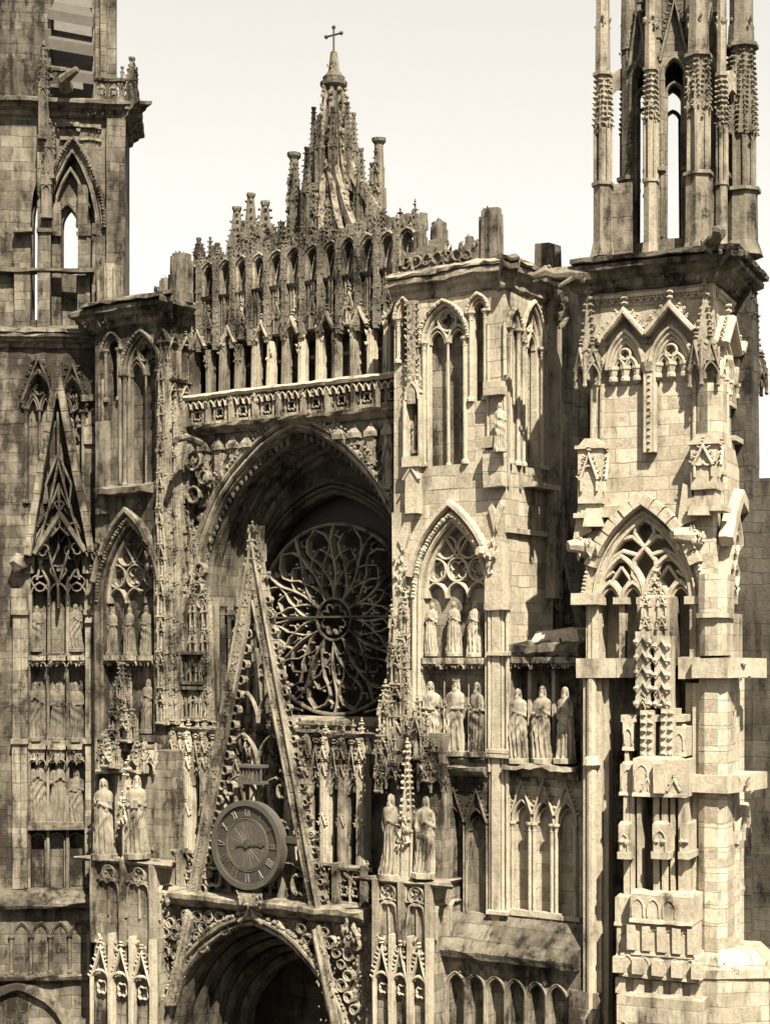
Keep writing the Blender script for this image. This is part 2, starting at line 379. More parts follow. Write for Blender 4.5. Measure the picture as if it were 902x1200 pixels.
def head3(m, fr, u0, u1, zs, za, d0, d1, w):
    W = u1-u0; H = za-zs; q = W/3; r = q*.47
    for i in range(3):
        m.rib(fr, arch(u0+q*i, u0+q*(i+1), zs, zs+q*.62, 6), w, d0, d1)
        foil(m, fr, u0+q*(i+.5), zs+q*1.12, r, d0, d1, w*.75, 3 if i != 1 else 4)
    for i in (0, 1):
        m.rib(fr, circ(u0+q*(i+1), zs+q*2.02, r*.98, 16), w*.8, d0, d1, True)
        m.lumps(fr, u0+q*(i+1)-r*.4, u0+q*(i+1)+r*.4, zs+q*1.7, zs+q*2.3, d0+.05, 5, .07)
    uc = (u0+u1)/2
    m.rib(fr, [(uc, zs+q*1.62), (uc-q*.62, zs+q*2.55), (uc, zs+q*3.1), (uc+q*.62, zs+q*2.55)], w*.7, d0, d1, True)
def archmould(m, fr, u0, u1, zb, zs, za, d0, d1, w, steps=2, dots=0):
    for k in range(steps):
        o = w*(k+.5); dd = d1-(steps-1-k)*(d1-d0)*.3
        A = arch(u0-o, u1+o, zs, za+o*1.15, 10)
        P = ([(u0-o, zb)] if zb is not None else [])+A+([(u1+o, zb)] if zb is not None else [])
        m.rib(fr, P, w*.92, d0, dd)
    if dots:
        A = arch(u0-w*steps*.72, u1+w*steps*.72, zs, za+w*steps*.8, 14)
        for i in range(len(A)-1):
            for t in (.25, .75):
                k = dots*rs(.8, 1.15); m.blob(fr.pt(A[i][0]+(A[i+1][0]-A[i][0])*t, A[i][1]+(A[i+1][1]-A[i][1])*t, d1), k, k, k, .3)
def gable(m, fr, uc, z0, hw, h, d0, d1, w, cr=.09, fin=True, gap=.28):
    m.rib(fr, [(uc-hw, z0), (uc, z0+h), (uc+hw, z0)], w, d0, d1)
    for s in (-1, 1): m.crockets(fr, (uc+s*(hw+w*.5), z0), (uc+s*w*.5, z0+h), (d0+d1)/2, cr, gap)
    if fin:
        m.col(fr, uc, (d0+d1)/2, z0+h, z0+h+cr*4, cr*.4, 0, 6)
        for k in (2.4, 4): m.blob(fr.pt(uc, z0+h+cr*k, (d0+d1)/2), cr*1.3, cr*1.3, cr*.7)
def spirelet(m, fr, u, d, r, z0, z1, n=4, cr=None, broken=False, gap=.3):
    """crocketed pyramid"""
    k = .12 if not broken else .45
    m.ngon(fr, u, d, r, z0, z1, n, k, .5)
    cr = cr or r*.28
    L = z1-z0; c = max(2, int(L/gap))
    for i in range(c):
        t = (i+.4)/c; rr = r*(1-(1-k)*t)
        for j in range(n):
            if rnd.random() < .12: continue
            a = 2*math.pi*(j+.5)/n
            m.blob(fr.pt(u+(rr+cr*.5)*math.cos(a), z0+L*t, d+(rr+cr*.5)*math.sin(a)), cr*.8, cr*.8, cr*.7, .35)
    if not broken:
        m.blob(fr.pt(u, z1, d), r*.45, r*.45, r*.3); m.blob(fr.pt(u, z1+r*.5, d), r*.25, r*.25, r*.4)
    else: m.lathe(fr, u, d, [(r*.5, z1-.02), (r*.62, z1+r*.25), (r*.62, z1+r*.5)], 8)
def pinnacle(m, fr, u, d, z0, z1, z2, w, broken=False, tiers=1, gap=.3):
    """square shaft z0..z1 of width w with panelled faces, gablets at z1, crocketed spirelet to z2"""
    h = w/2
    m.box(fr, u-h*.8, u+h*.8, z0, z1, d-h*.8, d+h*.8, .7)
    for su in (-1, 1):
        for sd_ in (-1, 1): m.box(fr, u+su*h*.78-.22*h, u+su*h*.78+.22*h, z0, z1, d+sd_*h*.78-.22*h, d+sd_*h*.78+.22*h, .9)
    m.box(fr, u-h*1.2, u+h*1.2, z0-.03, z0+h*.5, d-h*1.2, d+h*1.2)
    n = max(1, int((z1-z0)/(w*4)))
    for i in range(n):
        za = z0+(z1-z0)*(i+1)/n
        for f, uu in ((fr, u), (fr.side(u, d), 0)):
            dd = d if f is fr else 0
            b = dd+h*.8
            m.rib(f, arch(uu-h*.75, uu+h*.75, za-h*1.6, za-h*.2, 4), h*.25, b, b+h*.3)
    for f, uu, dd in ((fr, u, d), (fr.side(u, d), 0, 0)):
        m.prism(f, [(uu-h*1.15, z1-h*.3), (uu+h*1.15, z1-h*.3), (uu, z1+w*1.3)], dd-h*.2, dd+h*1.18)
        m.crockets(f, (uu-h*1.15, z1), (uu, z1+w*1.3), dd+h*1.1, w*.12, w*.4); m.crockets(f, (uu+h*1.15, z1), (uu, z1+w*1.3), dd+h*1.1, w*.12, w*.4)
    spirelet(m, fr, u, d, h*1.15, z1, z2, 4, w*.17, broken, gap)
def canopy(m, fr, u, d, z0, z1, w, spire=0):
    """projecting tabernacle canopy over a statue"""
    h = w/2; P = [(u-h, d-.05), (u-h, d+h*.5), (u-h*.45, d+h), (u+h*.45, d+h), (u+h, d+h*.5), (u+h, d-.05)]
    H = z1-z0
    m.hpr(fr, P, z0+H*.35, z1, .92, (u, d)); m.hpr(fr, P, z1-.02, z1+H*.12, 1.08, (u, d))
    for i in range(5):
        a, b = P[i], P[i+1]; L = math.hypot(b[0]-a[0], b[1]-a[1])
        f = fr.shift(a[0], a[1]); f = Fr(f.x, f.y, fr.yaw+math.degrees(math.atan2(-(b[1]-a[1]), b[0]-a[0])))
        m.rib(f, arch(0, L, z0, z0+H*.42, 4), w*.07, -.03, .05)
        m.rib(f, [(0, z0+H*.3), (L/2, z0+H*.85), (L, z0+H*.3)], w*.06, 0, .06)
        m.lumps(f, 0, L, z0+H*.3, z1, .04, 7, w*.07)
        m.col(f, 0, .03, z0-H*.15, z1+H*.2, w*.045, 0, 5)
    if spire: spirelet(m, fr, u, d+h*.2, h*.8, z1+.02, z1+spire, 6, w*.09, False, .22)
def console(m, fr, u, d, z0, z1, w):
    m.ngon(fr, u, d+w*.15, w*.28, z0, z1-.1, 8, 1.6); m.ngon(fr, u, d+w*.15, w*.5, z1-.1, z1, 8)
    m.lumps(fr, u-w*.4, u+w*.4, z0+.05, z1-.08, d+w*.45, 14, w*.10, .05)
def balus(m, fr, u0, u1, z0, z1, d, step=.55, w=.09, th=.16):
    m.box(fr, u0, u1, z0, z0+.12, d-th/2, d+th/2); m.mould(fr, u0, u1, [(d-th*.7, z1-.12), (d+th*.7, z1-.12), (d+th*.9, z1-.04), (d+th*.6, z1), (d-th*.6, z1)], .4, .015)
    n = max(1, round((u1-u0)/step)); s = (u1-u0)/n; H = z1-z0-.22; a = z0+.11
    for i in range(n):
        x = u0+s*i
        m.rib(fr, [(x, a), (x, a+H)], w, d-th*.35, d+th*.35)
        m.rib(fr, arch(x, x+s, a+H*.45, a+H*.98, 4), w*.8, d-th*.3, d+th*.3)
        m.rib(fr, circ(x+s/2, a+H*.32, min(s*.36, H*.26), 12, 4, .35), w*.7, d-th*.3, d+th*.3, True)
    m.rib(fr, [(u1, a), (u1, a+H)], w, d-th*.35, d+th*.35)
def window(m, mt, fr, u0, u1, zb, zs, za, d, rec, n=2, w=.11, style=2, dots=0, mul=True, mw=.1, steps=2):
    """mouldings and colonnettes in m, tracery in mt"""
    archmould(m, fr, u0, u1, zs, zs, za, d-.05, d+.09, mw, steps, dots)
    for u in (u0, u1): m.col(fr, u, d+.02, zb, zs+.06, .06)
    dd = d-rec*.55
    if style == 2: head2(mt, fr, u0, u1, zs, za, dd-.08, dd+.1, w)
    elif style == 3: head3(mt, fr, u0, u1, zs, za, dd-.08, dd+.1, w)
    mt.rib(fr, arch(u0+w*.3, u1-w*.3, zs, za-.06, 10), w, dd-.1, dd+.14)
    for u in (u0+w*.3, u1-w*.3): mt.rib(fr, [(u, zb), (u, zs)], w, dd-.1, dd+.12)
    if mul:
        for i in range(1, n): mt.col(fr, u0+(u1-u0)*i/n, dd+.02, zb, zs+.05, w*.45)

def ornate(m, fr, u, d, z0, z1, w, tier=1.0, top=True):
    """slender carved buttress: stacked tiny niches with colonnettes, figures, gablets and crocketed pinnacles"""
    n = max(1, round((z1-z0)/tier)); H = (z1-z0)/n
    for k in range(n):
        q = w*(1-.35*k/n); h = q/2; z = z0+H*k
        m.box(fr, u-h*.8, u+h*.8, z, z+H, d-h*2, d-h*.35)
        m.mould(fr, u-h, u+h, [(d-h, z), (d+h*.5, z), (d+h*.75, z+.05), (d+h*.7, z+.09), (d-h, z+.12)], .2, .012)
        for s_ in (-1, 1):
            m.lathe(fr, u+s_*h*.82, d+h*.25, [(.035, z+.1), (.03, z+H*.62), (.05, z+H*.66)], 6)
            m.ngon(fr, u+s_*h*.9, d+h*.35, .055, z+H*.62, z+H*.98, 4, .15); m.blob(fr.pt(u+s_*h*.9, z+H*.98, d+h*.35), .035)
        # figure
        if H > .6 and q > .25:
            m.ngon(fr, u, d+h*.05, h*.42, z+.1, z+H*.48, 7, .6); m.blob(fr.pt(u, z+H*.53, d+h*.08), h*.22, h*.22, h*.28, .1)
        m.rib(fr, arch(u-h*.8, u+h*.8, z+H*.56, z+H*.56+h*.9, 4), .05, d, d+h*.5)
        zg = z+H*.60; m.rib(fr, [(u-h*.95, zg), (u, zg+H*.42), (u+h*.95, zg)], .05, d+h*.3, d+h*.62)
        for s_ in (-1, 1): m.crockets(fr, (u+s_*h*.95, zg), (u, zg+H*.42), d+h*.5, .035, .11)
        m.ngon(fr, u, d+h*.45, .04, zg+H*.4, zg+H*.56, 4, .4); m.blob(fr.pt(u, zg+H*.56, d+h*.45), .05)
    if top: spirelet(m, fr, u, d, w*.3, z1, z1+w*1.6, 4, .05, rnd.random() < .3, .15)

# ------------------------------------------------------------------ bookkeeping
def tag(o, label=None, cat=None, group=None, kind=None):
    if label: o['label'] = label
    if cat: o['category'] = cat
    if group: o['group'] = group
    if kind: o['kind'] = kind
    return o
def thing(name, label, cat, loc, group=None):
    o = bpy.data.objects.new(name, None); COL.objects.link(o); o.location = loc; o.empty_display_size = .3
    return tag(o, label, cat, group)
def one(name, mat, parent, fn, *a, er=.012, smooth=False, **k):
    m = MB(); fn(m, *a, **k); return m.build(name, mat, parent, er, smooth)
# ------------------------------------------------------------------ statues
def statue_mesh(seed, beard=0, hat='none', arms='book', sway=.02, mantle=True, voxel=.0105):
    r = random.Random(seed); H = 2.2; m = MB(); F = Fr(0, 0, 0)
    NS, NR = 56, 46; vs = []; fs = []
    ph = [r.uniform(0, 6.28) for _ in range(6)]; k1 = r.choice([11, 13, 15]); hipside = r.choice([-1, 1])
    prof = [(0, .150, .120), (.04, .155, .125), (.2, .138, .108), (.36, .128, .100), (.48, .125, .098), (.58, .112, .086), (.68, .122, .088), (.76, .130, .082), (.80, .126, .072), (.825, .085, .058), (.84, .045, .045), (.87, .036, .038)]
    def pr(t):
        for i in range(len(prof)-1):
            a, b = prof[i], prof[i+1]
            if t <= b[0]:
                s = (t-a[0])/(b[0]-a[0]); s = s*s*(3-2*s); return a[1]+(b[1]-a[1])*s, a[2]+(b[2]-a[2])*s
        return prof[-1][1:]
    fat = r.uniform(.9, 1.1); prof = [(t, x*(fat if t < .7 else 1), y*fat) for t, x, y in prof]
    def cx(t): return sway*hipside*math.sin(math.pi*min(1, t/.8))
    for j in range(NR+1):
        t = .87*j/NR; rx, ry = pr(t)
        for i in range(NS):
            a = 2*math.pi*i/NS; front = max(0, -math.sin(a))
            low = max(0, min(1, (.60-t)/.25))
            f = .13*low*(math.sin(k1*a+ph[0]+3*t)+.6*math.sin((k1*2-3)*a+ph[1]-5*t))
            if mantle:   # swags slanting over the front
                q = (.72-t)/.5
                if 0 < q < 1: f += .11*math.sin(math.pi*q)*math.sin(34*(t+hipside*.16*math.cos(a)+.05*math.sin(2*a))+ph[2])*(.35+front)
                hem = .24+.14*math.cos(a)*hipside
                if t > hem: f += .07*min(1, (t-hem)*30)*min(1, max(0, (.74-t)*8))
            f += .02*math.sin(23*a+40*t+ph[3])
            knee = .10*math.exp(-((t-.30)/.09)**2)*math.exp(-((math.cos(a)-.45*hipside)/.35)**2)*front
            rr = 1+f+knee
            vs.append(((cx(t)+rx*rr*math.cos(a))*H, ry*rr*math.sin(a)*H, t*H))
    for j in range(NR):
        for i in range(NS): k = (i+1) % NS; fs.append((j*NS+i, j*NS+k, (j+1)*NS+k, (j+1)*NS+i))
    fs += [tuple(range(NS-1, -1, -1)), tuple(range(NR*NS, NR*NS+NS))]
    m.add(vs, fs)
    # head
    turn = r.uniform(-.35, .45); hz = .925*H; hx = r.uniform(-.01, .01)
    ct, st = math.cos(turn), math.sin(turn)
    def hp(x, y, z): return (hx+x*ct-y*st, x*st+y*ct-.015, hz+z)
    def ell(c, s, n=14, k=9):
        V = []; Q = []
        for j in range(1, k):
            for i in range(n):
                p = math.pi*j/k; q = 2*math.pi*i/n
                V.append(hp(c[0]+s[0]*math.sin(p)*math.cos(q), c[1]+s[1]*math.sin(p)*math.sin(q), c[2]+s[2]*math.cos(p)))
        for j in range(k-2):
            for i in range(n): l = (i+1) % n; Q.append((j*n+i, (j+1)*n+i, (j+1)*n+l, j*n+l))
        Q += [tuple(range(n)), tuple(range(len(V)-1, len(V)-n-1, -1))]
        m.add(V, Q)
    ell((0, .01, .02), (.082, .098, .115)); ell((0, -.03, -.04), (.062, .068, .085))     # skull, jaw
    ell((0, -.098, -.012), (.016, .026, .03)); ell((0, -.083, .036), (.058, .022, .014))   # nose, brow
    for s in (-1, 1): ell((s*.03, -.082, .012), (.016, .014, .011)); ell((s*.045, -.068, -.025), (.024, .022, .024)); ell((s*.084, .01, .0), (.016, .03, .036))
    ell((0, -.088, -.056), (.026, .014, .008)); ell((0, -.084, -.070), (.022, .014, .008)); ell((0, -.075, -.098), (.022, .02, .02))
    if beard:
        for i in range(6):
            a = (i-2.5)*.32
            m.tube([hp(.055*math.sin(a), -.075*math.cos(a*.6)-.0, -.07), hp(.06*math.sin(a), -.095, -.15), hp(.045*math.sin(a*1.2), -.10, -.19-.05*beard)], [.028, .026, .012], 7)
    for i in range(11):      # long hair / veil locks round the back
        a = math.pi*(-.05+1.1*i/10); x, y = .088*math.cos(a), .02+.092*math.sin(a)
        m.tube([hp(x*.9, y*.9, .09), hp(x*1.06, y*1.06, 0), hp(x*1.15, y*1.1, -.10), hp(x*1.35, y*1.15, -.20)], [.026, .032, .034, .02], 7)
    if hat == 'veil': ell((0, .03, .035), (.11, .115, .125)); 
    if hat == 'crown':
        m.lathe(Fr(hx, -.01), 0, 0, [(.088, hz+.06), (.096, hz+.07), (.094, hz+.13), (.08, hz+.13)], 14)
        for i in range(8):
            a = 2*math.pi*i/8; m.tube([hp(.093*math.cos(a), .093*math.sin(a), .11), hp(.108*math.cos(a), .108*math.sin(a), .19)], [.022, .012], 6)
    if hat == 'mitre':
        m.add([hp(*p) for p in [(-.085,-.07,.07),(.085,-.07,.07),(.085,.09,.07),(-.085,.09,.07),(-.095,-.04,.16),(.095,-.04,.16),(.095,.06,.16),(-.095,.06,.16),(-.015,-.0,.30),(.015,-.0,.30),(.015,.03,.30),(-.015,.03,.30)]],
              [(3,2,1,0),(0,1,5,4),(1,2,6,5),(2,3,7,6),(3,0,4,7),(4,5,9,8),(5,6,10,9),(6,7,11,10),(7,4,8,11),(8,9,10,11)])
    if hat == 'cap': ell((0, .01, .085), (.10, .108, .055)); ell((0, .01, .12), (.07, .075, .05))
    # arms with sleeves, hands with fingers
    shz = .775*H; pose = {'book': [(-.13, -.20, .62), (.10, -.215, .67)], 'chest': [(-.05, -.215, .70), (.07, -.215, .66)], 'staff': [(-.21, -.19, .66), (.08, -.21, .60)], 'side': [(-.22, -.10, .50), (.05, -.215, .66)], 'pray': [(-.02, -.26, .70), (.02, -.26, .70)]}[arms]
    for s, hd in zip((-1, 1), pose):
        sh = Vector((s*.235+cx(.77)*H, 0, shz-.02)); hand = Vector((hd[0]+cx(.6)*H, hd[1], hd[2]*H)); el = Vector((s*.30+cx(.6)*H, -.035, .60*H))
        m.tube([sh+Vector((-s*.05, 0, .02)), sh, (sh+el)/2, el, (el+hand)/2, el.lerp(hand, .82)], [.06, .085, .078, .082, .07, .062], 10)
        m.tube([el.lerp(hand, .35), el.lerp(hand, .45)+Vector((0, .01, -.12)), el.lerp(hand, .4)+Vector((0, .03, -.30))], [.075, .06, .03], 9)   # hanging sleeve
        dirv = (hand-el).normalized(); up = Vector((0, 0, 1)); ac = dirv.cross(Vector((0, -1, 0))); ac = ac.normalized() if ac.length > .1 else up
        m.tube([el.lerp(hand, .75), hand-dirv*.02, hand+dirv*.055], [.035, .036, .04], 8)
        for f in range(4):
            b = hand+dirv*.045+ac*(f-1.5)*.021; l = (.055, .065, .06, .045)[f]
            m.tube([b, b+dirv*l*.6+Vector((0, -.006, 0)), b+dirv*l+Vector((0, .02, 0))], [.0125, .012, .009], 6)
        m.tube([hand+ac*.03*(1 if ac.z > 0 else -1), hand+dirv*.03+ac*.062*(1 if ac.z > 0 else -1)], [.014, .010], 6)
    if arms == 'book':
        F1 = Fr(.0+cx(.6)*H, -.235, 8); m.box(F1, -.08, .13, .585*H, .70*H, -.035, .03)
    if arms == 'staff':
        m.tube([(-.225+cx(.6)*H, -.215, .02), (-.225+cx(.6)*H, -.215, .97*H)], .017, 8)
    # feet, plinth
    for s in (-1, 1): m.tube([(s*.10, -.15, .045), (s*.12, -.31, .03)], [.06, .04], 8)
    m.ngon(F, 0, .03, .40, -.14, .02, 8)
    me = bpy.data.meshes.new('statue'); me.from_pydata(m.v, [], m.f)
    o = bpy.data.objects.new('tmp', me); COL.objects.link(o)
    md = o.modifiers.new('r', 'REMESH'); md.mode = 'VOXEL'; md.voxel_size = voxel; md.use_smooth_shade = True
    sm = o.modifiers.new('s', 'SMOOTH'); sm.factor = .5; sm.iterations = 1
    bpy.context.view_layer.update()
    dg = bpy.context.evaluated_depsgraph_get(); res = bpy.data.meshes.new_from_object(o.evaluated_get(dg)); res.name = 'statue'
    bpy.data.objects.remove(o)
    for p in res.polygons: p.use_smooth = True
    return res
_SM = {}
SPEC = dict(
    veiled=dict(seed=3, hat='veil', arms='chest', sway=.02),
    crowned=dict(seed=8, beard=1, hat='crown', arms='staff', sway=.012),
    capped=dict(seed=12, hat='cap', arms='book', sway=.02),
    bearded=dict(seed=21, beard=2, hat='none', arms='side', sway=.03),
    prophet=dict(seed=33, beard=2, hat='cap', arms='book', sway=.025),
    bishop=dict(seed=45, beard=1, hat='mitre', arms='pray', sway=.005),
    slim=dict(seed=52, hat='none', arms='chest', sway=.035),
    elder=dict(seed=64, beard=2, hat='veil', arms='staff', sway=.02),
)
def statue(kind, fr, px, py_foot, py_head, d, label, group, mat='statue', turn=0):
    sp = dict(SPEC[kind]); q = random.Random(px*31+py_foot); sp['seed'] = int(px*7+py_foot); sp['sway'] = q.uniform(.008, .045); sp['mantle'] = q.random() < .8
    if kind != 'capped' and q.random() < .5: sp['arms'] = q.choice(['book', 'chest', 'side', 'staff', 'pray'])
    me = statue_mesh(**sp); me.materials.clear(); me.materials.append(M[mat])
    u, z = fr.at(px, py_foot, d); z1 = fr.z(px, py_head, d)
    o = bpy.data.objects.new('statue', me); COL.objects.link(o)
    k = (z1-z)/2.36; o.location = fr.pt(u, z+.1*k, d); wd = q.uniform(.86, 1.04); o.rotation_euler = (0, R(q.uniform(-2, 2)), R(fr.yaw+turn+q.uniform(-8, 8))); o.scale = (k*wd, k*wd, k)
    tag(o, label, 'statue', group); return u, z, z1
# ------------------------------------------------------------------ helpers for placing by survey points
def op(fr, pl, pr, yb, ys, ya, d):
    m = (pl+pr)/2; return fr.u(pl, d), fr.u(pr, d), fr.z(m, yb, d), fr.z(m, ys, d), fr.z(m, ya, d)
def win(t, fr, pl, pr, yb, ys, ya, d, rec, style=2, n=2, mat='midp', matt=None, dots=0, w=.09, mw=.10, label=None, steps=2):
    u0, u1, zb, zs, za = op(fr, pl, pr, yb, ys, ya, d)
    m = MB(); mt = MB(); window(m, mt, fr, u0, u1, zb, zs, za, d, rec, n, w, style, dots, True, mw, steps)
    o = m.build('window', mat, t)
    if label: o['label'] = label
    mt.build('tracery', matt or mat, o)
    return (u0, u1, [(zb, zs, za)])
def cornice(m, fr, u0, u1, z0, z1, d, pr=.45, seg=.3, jit=.02, r0=1, r1=1):
    h = z1-z0
    m.mould(fr, u0, u1, [(d-.3, z0), (d, z0), (d+pr*.25, z0+h*.12), (d+pr*.3, z0+h*.35), (d+pr*.6, z0+h*.5), (d+pr*.65, z0+h*.62), (d+pr, z0+h*.72), (d+pr*1.02, z0+h*.9), (d+pr*.8, z1), (d-.3, z1+.02)], seg, jit, r0, r1)
def ragged(m, fr, u0, u1, z0, hs, d0, d1, l=.35):
    u = u0; i = 0
    while u < u1:
        e = min(u1, u+l*rs(.6, 1.3)); h = hs[min(len(hs)-1, int((u-u0)/(u1-u0)*len(hs)))]*rs(.8, 1.15)
        m.box(fr, u, e, z0, z0+h, d0+rs(-.05, .05), d1+rs(-.06, .06)); u = e

ground = one('ground', 'ground', None, lambda m: m.box(F0, -1500, 1500, -1, 0, -1500, 400), er=0); tag(ground, kind='structure')

# ================================================================== CENTRAL FACADE
FA = thing('cathedral_facade', 'sooty gothic front with deep pointed arch and open gallery between two buttress towers', 'church facade', (-3.2, 0, 0))
UA0, UA1, ZS, ZA = -7.2, .80, 21.6, 26.85
m = MB(); skin(m, F0, -7.7, 1.3, 12.0, 27.2, -.5, 0, [(UA0, UA1, [(12.0, ZS, ZA)])]); m.build('wall', 'mid', FA)
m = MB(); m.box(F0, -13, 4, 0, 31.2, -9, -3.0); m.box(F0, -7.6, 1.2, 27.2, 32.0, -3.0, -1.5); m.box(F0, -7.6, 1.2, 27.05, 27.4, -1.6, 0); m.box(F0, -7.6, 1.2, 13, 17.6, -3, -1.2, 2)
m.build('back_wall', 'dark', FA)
# deep reveal of the arch : nested orders going back
m = MB()
for k in range(7):
    o = (0, .10, .06, .12, .2, .32, .48)[k]; d = -.30*k
    A = [(UA0+o, 12)]+arch(UA0+o, UA1-o, ZS, ZA-o*1.25, 12)+[(UA1-o, 12)]
    m.rib(F0, A, .22 if k not in (2, 3, 4) else .10, d-.5, d-.02, False, .6)
    if k in (1, 3, 5):
        for u in (UA0+o+.12,): m.col(F0, u, d-.1, 17.8, ZS, .085)
m.build('arch_order', 'dark', FA, .02)  # shade of the deep arch is put into this darker stone
m = MB()
A = arch(UA0+.2, UA1-.2, ZS, ZA-.25, 14); RC0 = -3.2
for (a, b) in zip(A[:-1], A[1:]):      # figures carved in the hollow of the arch
    for t in (.2, .7):
        u = a[0]+(b[0]-a[0])*t; z = a[1]+(b[1]-a[1])*t
        m.blob(F0.pt(u-.12*(1 if u < RC0 else -1), z, -.2), .07, .1, .15, .3); m.blob(F0.pt(u-.12*(1 if u < RC0 else -1), z+.14, -.18), .05, .05, .05)
for z in [18.2+i*.55 for i in range(6)]:
    m.blob(F0.pt(UA0+.35, z, -.4), .1, .12, .22, .3)
m.build('arch_carving', 'carvedd', FA)
# outer arch moulding with crocketed crest
m = MB(); archmould(m, F0, UA0, UA1, 18, ZS, ZA, -.05, .22, .17, 2)
m.build('arch_moulding', 'midp', FA, .03)
m = MB()
A = arch(UA0-.3, UA1+.3, ZS, ZA+.4, 26)
for i in range(len(A)-1):
    for t in (.25, .75):
        if rnd.random() < .15: continue
        u = A[i][0]+(A[i+1][0]-A[i][0])*t; z = A[i][1]+(A[i+1][1]-A[i][1])*t; du, dz = A[i+1][0]-A[i][0], A[i+1][1]-A[i][1]; L = math.hypot(du, dz)
        k = rs(.05, .10); m.blob(F0.pt(u-dz/L*.02, z+du/L*.02, .18), k, k*.9, k*1.1, .4)
        if rnd.random() < .6: (m.blob(F0.pt(u-dz/L*.14, z+du/L*.14, .16), k*1.1, k, k*1.2, .4), m.blob(F0.pt(u-dz/L*.26, z+du/L*.26, .2), k*.8, k*.8, k*.7, .4))
m.build('arch_crest', 'carved', FA)
# spandrel: slender wall shafts with little caps, blind panels, rubble of carving
m = MB()
def zarch(u):
    for (a, b) in zip(A[:-1], A[1:]):
        if min(a[0], b[0]) <= u <= max(a[0], b[0]): return a[1]+(b[1]-a[1])*(u-a[0])/((b[0]-a[0]) or 1)
    return ZS
for u in (-7.35, -6.75, -6.15, -5.55, -5.0, -1.5, -.95, -.35, .25, .85):
    zb = max(zarch(u)+.1, ZS-2); m.box(F0, u-.12, u+.12, zb, 26.4, 0, .22, .8); m.ngon(F0, u, .12, .26, 26.35, 26.5, 4, 1, .5); m.ngon(F0, u, .12, .24, 26.5, 26.75, 4, .15, .5)
    if 26.2-zb > .9: ornate(m, F0, u, .16, max(zb, ZS-2), 26.1, .34, .95, False)
m.lumps(F0, -7.5, -6.6, 20, 24.6, .05, 50, .09)
m.build('spandrel_shaft', 'carved', FA)
m = MB()
for u in (-7.05, -6.45, -5.85, .55, -.05, -.65):
    m.rib(F0, arch(u-.2, u+.2, 25.6, 26.0, 5), .06, 0, .09); m.rib(F0, [(u-.2, max(zarch(u-.2), 23)), (u-.2, 25.6)], .05, 0, .07); m.rib(F0, [(u+.2, max(zarch(u+.2), 23)), (u+.2, 25.6)], .05, 0, .07)
m.build('blind_panel', 'midp', FA)

# ---- balustrade under the gallery
z0, z1 = 27.15, 28.1
m = MB(); m.mould(F0, -7.7, 1.3, [(-.4, z0-.28), (.1, z0-.28), (.42, z0-.1), (.46, z0), (-.4, z0+.02)], .3, .03); m.lumps(F0, -7.5, 1.1, z0-.05, z0+.1, .35, 60, .08); m.build('ledge', 'midp', FA)
m = MB(); balus(m, F0, -7.6, 1.2, z0, z1, .25, .47, .09, .2); m.lumps(F0, -7.5, 1.1, z0+.5, z1-.05, .36, 170, .075); m.build('balustrade', 'carved', FA, .025)
for i in range(10):
    u = -7.3+i*.92; one('balustrade_pier', 'midp', FA, lambda m: (m.box(F0, u-.08, u+.08, z0, z1-.02, .12, .42, .5), m.lumps(F0, u-.08, u+.08, z1-.35, z1-.1, .42, 5, .05)), er=.02)
one('top_rail', 'cleanp', FA, lambda m: (m.mould(F0, -7.6, 1.2, [(.05, z1-.14), (.46, z1-.14), (.52, z1-.05), (.46, z1+.03), (.05, z1+.05)], .25, .018), [m.rib(F0, arch(-7.55+.235*i, -7.55+.235*(i+1), z1-.42, z1-.2, 3), .045, .3, .44) for i in range(37)]), er=.02)
# ---- gallery: tall slender piers in front of dark openings
zg0, zg1 = 28.1, 29.8
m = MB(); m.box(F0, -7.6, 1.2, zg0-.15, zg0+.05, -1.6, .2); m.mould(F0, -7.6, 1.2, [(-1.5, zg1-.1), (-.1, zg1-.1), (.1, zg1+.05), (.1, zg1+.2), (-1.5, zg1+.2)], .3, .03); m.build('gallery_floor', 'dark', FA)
gx = [-7.25+i*.62 for i in range(14)]
for i, u in enumerate(gx):
    m = MB(); tall = i % 2 == 0
    u += rs(-.04, .04); zt = zg1+(.15 if tall else -.25)+rs(-.06, .06)
    m.hpr(F0, [(u-.12, -.1), (u-.12, .08), (u-.06, .2), (u+.06, .2), (u+.12, .08), (u+.12, -.1)], zg0, zt)
    m.col(F0, u-.1, .13, zg0, zt, .03, 0, 6); m.col(F0, u+.1, .13, zg0, zt, .03, 0, 6)
    m.lumps(F0, u-.15, u+.15, zt-.55, zt, .2, 16, .07)
    m.build('gallery_pier', rnd.choice(['cleanp', 'cleanp', 'midp', 'midp', 'lmidp']) if i > 2 else 'lmidp', FA, .03)
    if tall: one('gablet', 'carved', FA, lambda m: (gable(m, F0, u+.31, zg1-.15, .26, .5, 0, .3, .09, .06, True, .15), m.rib(F0, arch(u+.08, u+.54, zg1-.2, zg1+.15, 5), .07, 0, .25)))
# thin bright back shafts seen between the piers
for i in range(6):
    u = -6.6+i*1.24; one('back_shaft', 'midp', FA, lambda m: (m.box(F0, u-.08, u+.08, zg0, zg1-.4, -.75, -.6, .8), m.box(F0, u-.2, u+.2, zg0+.9, zg0+1.0, -.8, -.5)))
